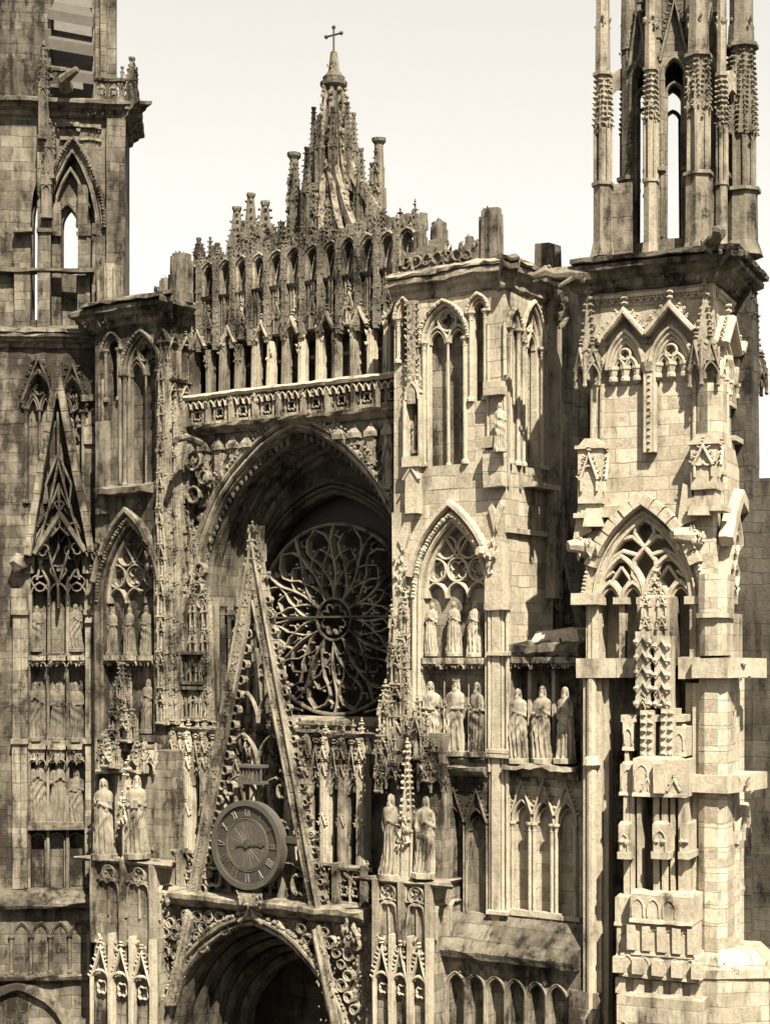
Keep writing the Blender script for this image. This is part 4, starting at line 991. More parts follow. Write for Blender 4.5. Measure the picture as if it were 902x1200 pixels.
# corner pier with statue in the upper stage
m = MB(); ua, ub_ = F0.u(572.5, dB), RBR+.06
m.box(F0, ua, ub_, zr_(575), zr_(532), dB, dB+.34, .5); m.prism(F0, [(ua-.02, zr_(530)), (ub_, zr_(530)), (ub_-.1, zr_(517)), (ua+.1, zr_(517))], dB, dB+.42)
m.box(F0, ua+.04, ub_, zr_(470), zr_(455), dB, dB+.36); m.box(F0, ua+.1, ub_-.1, zr_(532), zr_(455), dB, dB+.1)
for px in (573, 592): m.lathe(F0, F0.u(px, dB), dB+.05, [(.05, zr_(575)), (.05, zr_(385))], 8)
m.build('statue_pier', 'clean', RB, .02)
m = MB(); u = F0.u(483.5, dB+.15)
m.box(F0, u-.13, u+.13, zr_(470), zr_(348), dB, dB+.25, .8); m.crockets(F0, (u-.12, zr_(430)), (u-.12, zr_(350)), dB+.2, .07, .17, -1); m.crockets(F0, (u+.12, zr_(430)), (u+.12, zr_(350)), dB+.2, .07, .17, 1)
m.lumps(F0, u-.15, u+.15, zr_(440), zr_(350), dB+.26, 50, .06); m.build('crocketed_shaft', 'carved', RB)
m = MB(); a, b = F0.u(479, dB), F0.u(497, dB)
m.rib(F0, [(a, zr_(545)), (a, zr_(465))], .1, dB, dB+.28); m.rib(F0, [(b, zr_(545)), (b, zr_(465))], .1, dB, dB+.28); archmould(m, F0, a+.08, b-.08, None, zr_(465), zr_(447), dB, dB+.28, .09, 1)
gable(m, F0, (a+b)/2, zr_(458), (b-a)/2, .55, dB+.1, dB+.26, .07, .05); m.lumps(F0, a, b, zr_(450), zr_(430), dB+.2, 30, .07)
m.box(F0, a-.02, b+.02, zr_(545), zr_(533), dB, dB+.36); m.box(F0, a+.06, b-.06, zr_(600), zr_(545), dB, dB+.28, .5); gable(m, F0, (a+b)/2, zr_(560), (b-a)/2, .35, dB+.2, dB+.33, .07, .04)
m.build('tabernacle', 'cleanp', RB)
# right side face
sz = lambda y: F0.z(606, y, 0)
SL = 2.75
m = MB(); mt = MB()
u1a, u1b = .95, 2.05; zz = (sz(548), FS.z(611, 402, 0), FS.z(611, 354, 0))
ob = [(u1a, u1b, [zz]), (.22, .68, [(sz(548), FS.z(588, 382, 0), FS.z(588, 362, 0))]), (2.25, 2.6, [(sz(548), FS.z(628, 398, 0), FS.z(628, 376, 0))])]
skin(m, FS, 0, SL, sz(572), sz(330)-.3, -.42, 0, ob); m.box(FS, 0, SL, 0, sz(572), -.42, -.02, 2.5); m.build('side_wall', 'clean', RB)
for (a, b, z3) in ob:
    m = MB(); mt = MB(); q = z3[0]; window(m, mt, FS, a, b, q[0], q[1], q[2], 0, .4, 2 if b-a > .8 else 1, .07, 2 if b-a > .8 else 0, .05, True, .08); o = m.build('window', 'cleanp', RB, .01); mt.build('tracery', 'cleanp', o, .01)
m = MB()
for u in (.12, .8, 2.15): m.lathe(FS, u, .03, [(.05, sz(575)), (.05, sz(400))], 7)
m.box(FS, 2.25, 2.7, sz(700), zr_(330), 0, .3, .9); m.build('side_shaft', 'midp', RB)
m = MB()   # rough stepped stones and ledge on the side
m.box(FS, -.02, 2.2, sz(628), sz(622), 0, .12); m.box(FS, 1.0, 2.6, sz(572), sz(566), 0, .3)
m.build('side_ledge', 'cleanp', RB)
# cornice and ruined parapet
m = MB(); cornice(m, F0, RBL-.05, RBR, zr_(348), zr_(320), dB, .30, .3, .02, 0, 1); cornice(m, FS, 0, SL, zr_(348), zr_(320), 0, .30, .3, .02, 1, 0)
m.mould(F0, RBL-.05, RBR, [(dB-.4, zr_(320)), (dB+.34, zr_(320)), (dB+.36, zr_(317)), (dB, zr_(309)), (dB-.5, zr_(308))], .22, .035, 0, .8); m.mould(FS, 0, SL, [(-.4, zr_(320)), (.34, zr_(320)), (.36, zr_(317)), (0, zr_(309)), (-.5, zr_(308))], .22, .035, .8, 0)
m.build('cornice', 'midp', RB, .04)
m = MB(); m.box(F0, RBL, RBR-.1, zr_(330), zr_(306), -1.5, dB-.2); m.build('roof_slab', 'darkp', RB)
m = MB(); ut = F0.u(470, dB-.3); zt = zr_(312)
ragged(m, F0, ut, F0.u(565, dB-.3), zt-.1, [.5, .9, 1.1, .8, .6, .65, .7, .75], dB-.65, dB-.3, .3)
m.lumps(F0, ut, F0.u(565, dB-.3), zt, zt+.7, dB-.25, 90, .11, .08)
for k in range(7): uu = ut+.25+k*.33; m.rib(F0, circ(uu, zt+.35, .15, 9, 0), .06, dB-.35, dB-.18, True)
m.build('ruined_parapet', 'darkp', RB, .05)
def stump(t, fr, px, ytop, ybase, d, r, mat='darkp', name='broken_pinnacle', n=8):
    u, z0_ = fr.at(px, ybase, d); z1_ = fr.z(px, ytop, d); m = MB()
    m.ngon(fr, u, d, r, z0_-.3, z1_, n, .95)
    for i in range(n):
        a = 2*math.pi*(i+.5)/n; m.lathe(fr, u+r*math.cos(a), d+r*math.sin(a), [(r*.17, z0_-.3), (r*.16, z1_-rs(.05, .25))], 6)
    m.ngon(fr, u, d, r*1.2, z0_-.3, z0_, n); m.lumps(fr, u-r*.8, u+r*.8, z1_-.1, z1_+.08, d, 10, r*.25, r*.6); return m.build(name, mat, t, .03)
stump(RB, F0, 576, 246, 300, dB-.5, .30)
stump(RB, F0, 514, 262, 300, dB-.9, .22); stump(RB, F0, 549, 278, 300, dB-.9, .14); stump(RB, F0, 492, 272, 300, dB-.9, .2)
u = 3.0
m = MB(); m.box(FS, 2.15, 2.75, zr_(335)-.2, FS.z(634, 284, 0), -.3, .2, .6); [m.lathe(FS, 2.2+.165*i, .2, [(.07, zr_(335)), (.06, FS.z(634, 284, 0)-rs(0, .2))], 6) for i in range(4)]; m.lumps(FS, 2.1, 2.8, zr_(372), zr_(340), .35, 40, .12); m.box(FS, .9, 2.5, zr_(310), zr_(292)-.2, -.5, -.2); m.build('broken_pinnacle', 'darkp', RB, .04)

# sloping plinth and lower arcade right of the portal pier
PL_ = thing('plinth_wall', 'weathered sloping plinth and low wall with small trefoil arches, right of the portal pier', 'wall', F0.pt(5, 0, dB))
pr_ = F0.u(692, dB); z_ = lambda y: F0.z(600, y, dB+.3)
m = MB(); m.mould(F0, 1.2, pr_, [(dB-.3, z_(1086)), (dB, z_(1078)), (dB+.85, z_(1112)), (dB+.95, z_(1116)), (dB+.9, z_(1124)), (dB-.3, z_(1126))], .4, .02)
m.build('sloping_plinth', 'dark', PL_)
z_ = lambda y: F0.z(600, y, dB+.6); s_ = .62; m = MB(); cols = []
n = int((pr_-1.4)/s_)
for i in range(n): cols.append((1.4+s_*i+.07, 1.4+s_*(i+1)-.07, [(z_(1230), z_(1166), z_(1150))]))
skin(m, F0, 1.2, pr_, z_(1230), z_(1124), dB+.3, dB+.6, cols); m.box(F0, 1.2, pr_, 0, z_(1125), -.5, dB+.3, 2); m.build('wall', 'mid', PL_)
for i in range(n):
    a, b, _ = cols[i]; m = MB(); archmould(m, F0, a, b, z_(1230), z_(1166), z_(1150), dB+.58, dB+.68, .05, 2); m.build('blind_arch', 'midp', PL_)
m = MB(); m.lumps(F0, 1.6, pr_-.3, z_(1148), z_(1132), dB+.62, 50, .1, .04); m.build('carving', 'carvedd', PL_)

# ================================================================== NICHE WALL with three large statues, between buttress and right tower
dN = .95
NW = thing('niche_wall', 'low wall with ruined top and three canopied niches, left of the pale right tower', 'wall', F0.pt(6, 0, dN))
nu0, nu1 = RBR-.05, F0.u(681, dN); zn = lambda y: F0.z(640, y, dN)
m = MB(); skin(m, F0, nu0, nu1, zn(905), zn(770), dN-.7, dN-.05, [(F0.u(598, dN), F0.u(679, dN), [(zn(898), zn(784.5), zn(784))])]); m.box(F0, nu0, nu1, zn(905), zn(770), -2.0, dN-.72)
m.build('wall', 'midp', NW)
m = MB()
for px in (621, 649): u = F0.u(px, dN-.4); m.box(F0, u-.05, u+.05, zn(898), zn(786), dN-.7, dN-.35, .7)
m.build('niche_divider', 'cleanp', NW)
m = MB()   # broken masonry on top
m.prism(F0, [(nu0, zn(770)), (nu1, zn(770)), (nu1, zn(752)), (nu1-.4, zn(736)), (nu1-1.4, zn(740)), (nu1-1.7, zn(752)), (nu0+.3, zn(756)), (nu0, zn(764))], -2.0, dN-.35)
m.hpr(F0, [(nu0+.2, -2), (nu0+.5, dN-.2), (nu1-.1, dN-.1), (nu1, -2)], zn(757), zn(738), .85)
m.build('ruined_top', 'cleanp', NW, .06)
m = MB(); m.mould(F0, nu0+.05, nu1, [(dN-.4, zn(770)), (dN+.1, zn(770)), (dN+.2, zn(764)), (dN+.18, zn(756)), (dN-.3, zn(751))], .2, .04); m.lumps(F0, nu0+.2, nu1, zn(768), zn(752), dN+.1, 24, .09, .05); m.build('broken_ledge', 'darkp', NW, .04)
canopies(NW, F0, (610, 637, 664), 784, 770, dN-.05, 26)
prs = [(F0.u(a, dN), F0.u(b, dN)) for a, b in ((601, 621), (626, 647), (652, 674))]; cols = [(a, b, [(zn(1078), zn(965), zn(940))]) for a, b in prs]
m = MB(); skin(m, F0, nu0, nu1, zn(1095), zn(905), dN-.3, dN-.05, cols); m.box(F0, nu0, nu1, 0, zn(905), -2, dN-.3, 2.5); m.build('arcade_wall', 'clean', NW)
for a, b in prs:
    m = MB(); archmould(m, F0, a, b, zn(1078), zn(965), zn(940), dN-.1, dN+.02, .06, 1); archmould(m, F0, a+.05, b-.05, None, zn(966), zn(948), dN-.25, dN-.1, .04, 1)
    gable(m, F0, (a+b)/2, zn(955), (b-a)/2+.05, zn(925)-zn(955)+.2, dN-.05, dN+.07, .06, .05, True, .13); m.col(F0, a, dN+.02, zn(1085), zn(965), .05); m.col(F0, b, dN+.02, zn(1085), zn(965), .05); m.build('blind_arch', 'cleanp', NW, .008)
m = MB()
m.mould(F0, nu0+.1, nu1-.05, [(dN-.3, zn(914)), (dN+.1, zn(912)), (dN+.22, zn(903)), (dN+.5, zn(900)), (dN+.45, zn(896)), (dN-.5, zn(895))], .2, .06); m.lumps(F0, nu0+.2, nu1, zn(925), zn(908), dN+.05, 40, .09)
m.build('statue_ledge', 'midp', NW, .05)
m = MB(); m.stones(F0, nu0, nu1, zn(1076), zn(1070), dN-.1, dN+.1, .8); m.build('string_course', 'cleanp', NW)

# ================================================================== LEFT BUTTRESS TOWER
LBL, LBR = F0.u(112, dB), -7.45
LB = thing('buttress_tower', 'darker weathered buttress tower left of the rose window, under a heavy black cornice', 'tower', F0.pt((LBL+LBR)/2, 0, 0))
zq = lambda y, px=160: F0.z(px, y, dB)
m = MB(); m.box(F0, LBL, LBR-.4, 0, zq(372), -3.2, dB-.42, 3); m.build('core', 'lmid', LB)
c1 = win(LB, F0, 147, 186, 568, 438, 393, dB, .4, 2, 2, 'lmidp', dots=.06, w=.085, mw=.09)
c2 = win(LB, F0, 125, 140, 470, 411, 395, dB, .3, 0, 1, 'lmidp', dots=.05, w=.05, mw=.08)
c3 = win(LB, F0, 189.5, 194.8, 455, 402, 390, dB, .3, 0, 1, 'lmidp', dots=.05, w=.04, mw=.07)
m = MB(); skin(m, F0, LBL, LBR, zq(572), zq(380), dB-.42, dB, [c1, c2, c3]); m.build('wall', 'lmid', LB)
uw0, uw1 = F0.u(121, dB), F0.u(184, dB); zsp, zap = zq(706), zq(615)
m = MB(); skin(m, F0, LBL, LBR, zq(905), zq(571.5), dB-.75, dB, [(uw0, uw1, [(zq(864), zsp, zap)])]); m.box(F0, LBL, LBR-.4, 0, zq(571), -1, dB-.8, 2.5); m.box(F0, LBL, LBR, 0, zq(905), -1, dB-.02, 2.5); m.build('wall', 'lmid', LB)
one('niche_back', 'soot_shade', LB, lambda m: m.box(F0, uw0-.1, uw1+.1, zq(870), zap+.1, dB-.76, dB-.70))  # back sheet coloured dark to stand for shade behind the statues
m = MB(); mt = MB(); archmould(m, F0, uw0, uw1, zq(900), zsp, zap, dB-.12, dB+.12, .12, 2, .07); m.rib(F0, arch(uw0-.33, uw1+.33, zsp, zap+.48, 10)[2:19], .17, dB, dB+.26, False, .7); o = m.build('window', 'lmidp', LB, .02)
mt.rib(F0, arch(uw0+.04, uw1-.04, zsp, zap-.05, 10), .12, dB-.5, dB-.15); head3(mt, F0, uw0, uw1, zsp, zap, dB-.5, dB-.22, .08)
for i in (1, 2): mt.box(F0, uw0+(uw1-uw0)*i/3-.045, uw0+(uw1-uw0)*i/3+.045, zq(864), zsp, dB-.55, dB-.42, .9)
mt.build('tracery', 'midp', o)
canopies(LB, F0, (132, 153, 173), 780, 768, dB-.15, 20)
m = MB(); m.mould(F0, F0.u(124, dB), F0.u(180, dB), [(dB-.2, zq(580)), (dB+.45, zq(578)), (dB+.5, zq(572)), (dB-.2, zq(565))], .25, .04); m.box(F0, uw0-.1, uw1+.1, zq(868), zq(861), dB-.6, dB+.15); m.build('sill', 'lmidp', LB, .03)
m = MB()
for px in (118, 122, 142, 191, 196): m.lathe(F0, F0.u(px, dB), dB+.04, [(.055, zq(565)), (.055, zq(440))], 8); 
m.box(F0, F0.u(118, dB), F0.u(130, dB), zq(600), zq(490), dB, dB+.22, .5); m.box(F0, F0.u(184, dB), LBR, zq(905), zq(610), dB, dB+.15, .8)
m.lathe(F0, LBL+.12, dB+.05, [(.09, zq(1000)), (.09, zq(700))], 8)
m.build('wall_shaft', 'lmidp', LB, .03)
m = MB(); m.lumps(F0, LBL, LBL+.5, zq(655), zq(632), dB+.2, 36, .1, .2); m.lumps(F0, F0.u(178, dB), F0.u(186, dB), zq(665), zq(635), dB+.2, 36, .12, .2); m.build('broken_springer', 'lmidp', LB, .03)
FLB = F0.side(LBR, dB)
# carved right flank (seen obliquely) with stacked blind tracery, running down to the gallery screen
m = MB(); m.box(FLB, 0, 1.2, 0, zq(372), -.42, 0, 1.2); m.build('side_wall', 'lmid', LB)
m = MB()
fl = lambda y: F0.z(205, y, dB)
for i, (ya, yb) in enumerate(((440, 398), (500, 455), (560, 505), (620, 565), (690, 625), (775, 700), (845, 780))):
    for a, b in ((.08, .55), (.62, 1.12)):
        m.rib(FLB, [(a, fl(ya)), (a, fl(yb+8))], .06, 0, .12); m.rib(FLB, [(b, fl(ya)), (b, fl(yb+8))], .06, 0, .12); m.rib(FLB, arch(a, b, fl(yb+8), fl(yb), 4), .06, 0, .14)
        gable(m, FLB, (a+b)/2, fl(yb+6), (b-a)/2, .4, .05, .16, .05, .045, True, .12)
    m.mould(FLB, 0, 1.2, [(0, fl(ya+4)), (.2, fl(ya+4)), (.24, fl(ya+2)), (0, fl(ya))], .2, .02)
    m.lumps(FLB, 0, 1.2, fl(ya), fl(ya-10), .05, 12, .06)
m.build('flank_panel', 'carved', LB)
for px, y0, y1, dd in ((190, 850, 430, dB+.2), (203, 850, 480, .98), (219, 850, 560, .38)):
    u = F0.u(px, dd); za_, zb_ = F0.z(px, y0, dd), F0.z(px, y1, dd); m = MB()
    m.box(F0, u-.16, u+.1, za_, zb_, dd-.35, dd, .6)
    ornate(m, F0, u, dd+.02, za_, zb_, .34, 1.15, False)
    spirelet(m, F0, u, dd-.15, .13, zb_, zb_+.7, 4, .05, False, .14); m.build('crocketed_shaft', 'carved', LB, .03)
for px, y0, y1, dd, w_ in ((211, 845, 590, .62, .3), (227, 845, 640, .2, .3), (197, 845, 600, 1.18, .28), (241, 845, 705, .58, .3), (227, 845, 705, .62, .3), (211, 590, 470, .6, .28)):
    u = F0.u(px, dd); m = MB(); ornate(m, F0, u, dd, F0.z(px, y0, dd), F0.z(px, y1, dd), w_, .85, True); m.build('crocketed_shaft', 'carved', LB, .02)
m = MB()   # carved screens stacked between the shafts (blind tracery panels)
for (pa, pb, ya, yb) in ((188, 236, 800, 765), (188, 236, 842, 806)):
    a, b = LBR, F0.u(240, .6); z0_, z1_ = F0.z(210, ya, .8), F0.z(210, yb, .8)
    n = 6
    for i in range(n):
        x0 = a+(b-a)*i/n; x1 = a+(b-a)*(i+1)/n; m.rib(F0, arch(x0, x1, z0_+.25, z1_-.1, 4), .05, .54, .68); m.rib(F0, [(x0, z0_), (x0, z0_+.3)], .05, .54, .68)
    m.box(F0, a, b, z0_-.05, z0_+.05, .5, .8); m.box(F0, a, b, z1_-.05, z1_+.05, .5, .8)
m.box(F0, LBR, F0.u(240, .6), 0, F0.z(215, 700, .6), -.1, .55, 1.5)
m.build('blind_tracery', 'lmidp', LB)
m = MB(); m.lumps(F0, LBR-.2, -6.9, fl(640), fl(520), .45, 50, .09, .1); m.lumps(F0, LBR-.2, -6.6, fl(740), fl(650), .55, 30, .09, .1)
for px, y, r_ in ((236, 668, .2), (232, 690, .22), (238, 705, .2), (233, 680, .15), (228, 580, .25), (240, 560, .2), (228, 540, .3)): u, z = F0.at(px, y, .5); m.rib(F0, circ(u, z, r_, 10), .07, .4, .6, True)
m.build('flank_carving', 'carved', LB)
m = MB(); u, z = F0.at(212, 515, 1.6)      # worn gargoyle poking out under the balustrade
m.tube([F0.pt(u-.1, z, .6), F0.pt(u-.05, z+.1, 1.3), F0.pt(u+.1, z-.05, 1.9), F0.pt(u+.3, z-.25, 2.3)], [.13, .12, .10, .06], 8); m.build('gargoyle', 'lmidp', LB, .03)
m = MB(); cornice(m, F0, LBL-.1, LBR, zq(384), zq(356), dB, .42, .3, .03); cornice(m, FLB, 0, 1.2, zq(384), zq(356), 0, .5, .3, .03, 1, 0)
m.mould(F0, LBL-.2, LBR, [(dB-.4, zq(356)), (dB+.55, zq(356)), (dB+.5, zq(352)), (dB-.3, zq(343)), (dB-.8, zq(342))], .3, .05, 0, .8); m.lumps(F0, LBL, LBR, zq(376), zq(368), dB+.2, 60, .09); m.build('cornice', 'darkp', LB, .03)
m = MB(); m.box(F0, LBL-.05, LBR, zq(372), zq(346), -3, dB-.2); m.build('roof_slab', 'darkp', LB, .02)
stump(LB, F0, 213, 299, 345, .6, .34); stump(LB, F0, 195, 327, 348, .6, .22)
m = MB(); m.lumps(F0, LBR-1, LBR+.3, zq(345), zq(335), .5, 30, .15, .2); m.build('rubble', 'darkp', LB)

# ================================================================== GALLERY SCREEN (below the rose)
GSD = .95
GS = thing('gallery_screen', 'openwork stone screen of slender piers and crocketed gablets under the rose window sill', 'gallery', F0.pt(-3.5, 12, GSD))
z_ = lambda y: F0.z(300, y, GSD)
zb_, zt_ = z_(1012), z_(850)
xs = [-7.35+.655*i for i in range(12)]
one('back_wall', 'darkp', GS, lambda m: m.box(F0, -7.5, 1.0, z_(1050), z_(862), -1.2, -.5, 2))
for i, u in enumerate(xs):
    m = MB()
    m.hpr(F0, [(u-.13, GSD-.3), (u-.13, GSD), (u-.06, GSD+.14), (u+.06, GSD+.14), (u+.13, GSD), (u+.13, GSD-.3)], zb_, z_(905)); m.box(F0, u-.08, u+.08, z_(905), z_(862), GSD-.25, GSD+.1)
    for s_ in (-.1, .1): m.lathe(F0, u+s_, GSD+.08, [(.035, zb_), (.035, z_(890))], 6)
    for y in (960, 905, 885): gable(m, F0, u, z_(y), .13, .35, GSD+.05, GSD+.18, .05, .04, True, .1)
    spirelet(m, F0, u, GSD, .12, z_(864), z_(rs(838, 850)), 4, .05, False, .12); m.build('screen_pier', 'cleanp' if i % 2 else 'midp', GS, .015)
    if i < len(xs)-1:
        uc = u+.3275; m = MB()
        m.rib(F0, arch(uc-.22, uc+.22, z_(925), z_(905), 5), .07, GSD-.2, GSD+.05); m.rib(F0, arch(uc-.16, uc+.16, z_(925), z_(911), 5), .04, GSD-.15, GSD)
        gable(m, F0, uc, z_(918), .24, z_(872)-z_(918), GSD-.05, GSD+.12, .055, .055, True, .12)
        for k in range(3): m.rib(F0, circ(uc, z_(896-9*k), .09, 8), .04, GSD-.12, GSD, True)
        m.rib(F0, [(uc, zb_), (uc, z_(930))], .035, GSD-.4, GSD-.3) if i % 3 == 0 else None
        ornate(m, F0, uc, GSD-.05, z_(898), z_(858), .26, .55, True); m.build('gablet', 'carved', GS, .02)
one('screen_cresting', 'carvedd', GS, lambda m: (m.lumps(F0, -7.4, .2, z_(868), z_(852), GSD-.1, 120, .07, .1), m.mould(F0, -7.5, 0.9, [(GSD-.5, z_(860)), (GSD+.05, z_(860)), (GSD+.1, z_(856)), (GSD-.5, z_(854))], .3, .02)), er=.03)
m = MB(); a, b = F0.u(262, GSD), F0.u(316, GSD)     # tall blind-tracery block rising behind the gable
zA, zB = z_(836), z_(765); m.box(F0, a, b, z_(860), zB-.4, .1, .5)
for i in range(5):
    x0, x1 = a+(b-a)*i/5, a+(b-a)*(i+1)/5; m.box(F0, x0-.04, x0+.04, zA, zB+rs(0, .5), .45, .68, .5); m.rib(F0, arch(x0, x1, zB-.6, zB-.3, 4), .05, .5, .62); m.rib(F0, arch(x0, x1, zA+.9, zA+1.15, 4), .05, .5, .62)
m.lumps(F0, a, b, zA, zA+.35, .6, 46, .09); m.lumps(F0, a, b, zB-.6, zB, .55, 40, .09); m.build('tracery_block', 'midp', GS, .02)
one('clustered_figures', 'cleanp', GS, lambda m: [(m.ngon(F0, F0.u(px, .8), .8, .11, z_(878), z_(y+9), 7, .7), m.blob(F0.pt(F0.u(px, .8), z_(y+5), .8), .09, .09, .13)) for px, y in ((372, 862), (383, 852), (404, 868), (421, 862), (433, 855), (412, 880))], er=.03)

# ================================================================== PORTAL
PD = 2.05
PO = thing('portal', 'shadowed portal arch under a balustraded ledge, with the clock above it', 'doorway', F0.pt(-3.2, 0, PD))
z_ = lambda y, px=290: F0.z(px, y, PD)
pa, pb = -6.55, .15; zap, zsp = z_(1084), z_(1240)
m = MB(); skin(m, F0, -7.9, 1.0, 4.0, z_(1066), PD-.5, PD-.12, [(pa, pb, [(4.0, zsp, zap)])]); m.build('wall', 'dark', PO)
one('porch_back', 'soot_shade', PO, lambda m: (m.box(F0, -7.9, 1.0, 0, z_(1056), -3.0, -2.6, 3), m.box(F0, -7.9, 1.0, z_(1062), z_(1058), -1.2, PD-.2)))  # shade inside the porch is coloured in with near-black stone
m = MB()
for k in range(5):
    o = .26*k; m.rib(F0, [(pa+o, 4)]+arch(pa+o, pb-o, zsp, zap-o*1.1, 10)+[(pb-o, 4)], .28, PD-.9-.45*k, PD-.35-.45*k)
m.build('arch_order', 'soot_shade', PO, .03)  # orders darkened in colour to deepen the portal shade
m = MB(); archmould(m, F0, pa, pb, None, zsp, zap, PD-.15, PD+.2, .16, 2)
A = arch(pa-.35, pb+.35, zsp, zap+.42, 22)
for i in range(len(A)-1):
    for _ in range(3): t = rnd.random(); k = rs(.035, .09); m.blob(F0.pt(A[i][0]+(A[i+1][0]-A[i][0])*t, A[i][1]+(A[i+1][1]-A[i][1])*t, PD+.12), k, k, k, .35)
um = (pa+pb)/2; m.rib(F0, [(um-.45, zap+.1), (um-.12, zap+.35), (um, zap+.75), (um+.12, zap+.35), (um+.45, zap+.1)], .12, PD, PD+.25)
m.build('arch_moulding', 'midp', PO, .04)
def zar(x):
    o_ = arch(pa, pb, zsp, zap, 12)
    for (p, q) in zip(o_[:-1], o_[1:]):
        if p[0] <= x <= q[0]: return p[1]+(q[1]-p[1])*(x-p[0])/((q[0]-p[0]) or 1)
    return -99
m = MB()
for s_ in (-1, 1):
    for (x, y, r_) in [(.9+.42*i+(.2 if j % 2 else 0), 1080+12*j, rs(.12, .17)) for i in range(7) for j in range(9)]:
        if z_(y) < zar(um+s_*x)+r_*.6 or rnd.random() < .45: continue
        m.rib(F0, circ(um+s_*x, z_(y), r_*.85, 12, 3, .4), .045, PD-.12, PD+.06, True); m.rib(F0, circ(um+s_*x, z_(y), r_*1.1, 12), .045, PD-.12, PD+.1, True)
    for _ in range(330):
        x = um+s_*rs(.6, 4.0); z = rs(z_(1190), z_(1072))
        if z > zar(x)+.15: m.lumps(F0, x-.02, x+.02, z-.02, z+.02, PD-.05, 2, .08, .06)
m.build('spandrel_tracery', 'carved', PO, .03)
for s_ in (-1, 1):     # stumps of the lower gable rakes
    m = MB(); x = um+s_*2.45; m.prism(F0, [(x, z_(1072)), (x+s_*.85, z_(1190)), (x+s_*.5, z_(1190)), (x-s_*.22, z_(1082))], PD+.05, PD+.25); m.rib(F0, [(x-s_*.1, z_(1076)), (x+s_*.68, z_(1190))], .1, PD+.25, PD+.36); m.lumps(F0, min(x, x+s_*.7), max(x, x+s_*.7), z_(1180), z_(1090), PD+.28, 60, .05, .02); m.build('rake', 'carved', PO, .03)
zl0, zl1 = z_(1068), z_(1054)
m = MB(); m.mould(F0, -7.6, .75, [(PD-.6, zl0-.02), (PD, zl0-.02), (PD+.12, zl0+.08), (PD+.16, zl0+.16), (PD+.3, zl0+.22), (PD+.32, zl1), (PD+.1, zl1+.08), (PD-.6, zl1+.1)], .25, .02); m.lumps(F0, -7.6, -6.3, zl0-.1, zl1+.15, PD+.35, 30, .14); m.build('ledge', 'midp', PO, .03)
m = MB(); m.lumps(F0, -7.3, -6.7, zl0-.4, zl0+.1, PD+.35, 14, .2); m.lumps(F0, .1, .8, zl0-.4, zl0+.1, PD+.35, 22, .14); m.build('corner_carving', 'midp', PO, .03)
m = MB(); balus(m, F0, -7.6, .7, zl1+.03, zl1+1.2, 1.55, .42, .08, .16); m.lumps(F0, -7.5, .6, zl1+.5, zl1+1.1, 1.65, 170, .065, .04); m.build('balustrade', 'carved', PO, .02)
for i in range(9): u = -7.4+i*.98; one('balustrade_pier', 'midp', PO, lambda m: (m.box(F0, u-.1, u+.1, zl1, zl1+1.25, 1.4, 1.75, .5), m.lumps(F0, u-.12, u+.12, zl1+.8, zl1+1.2, 1.76, 7, .06)), er=.02)

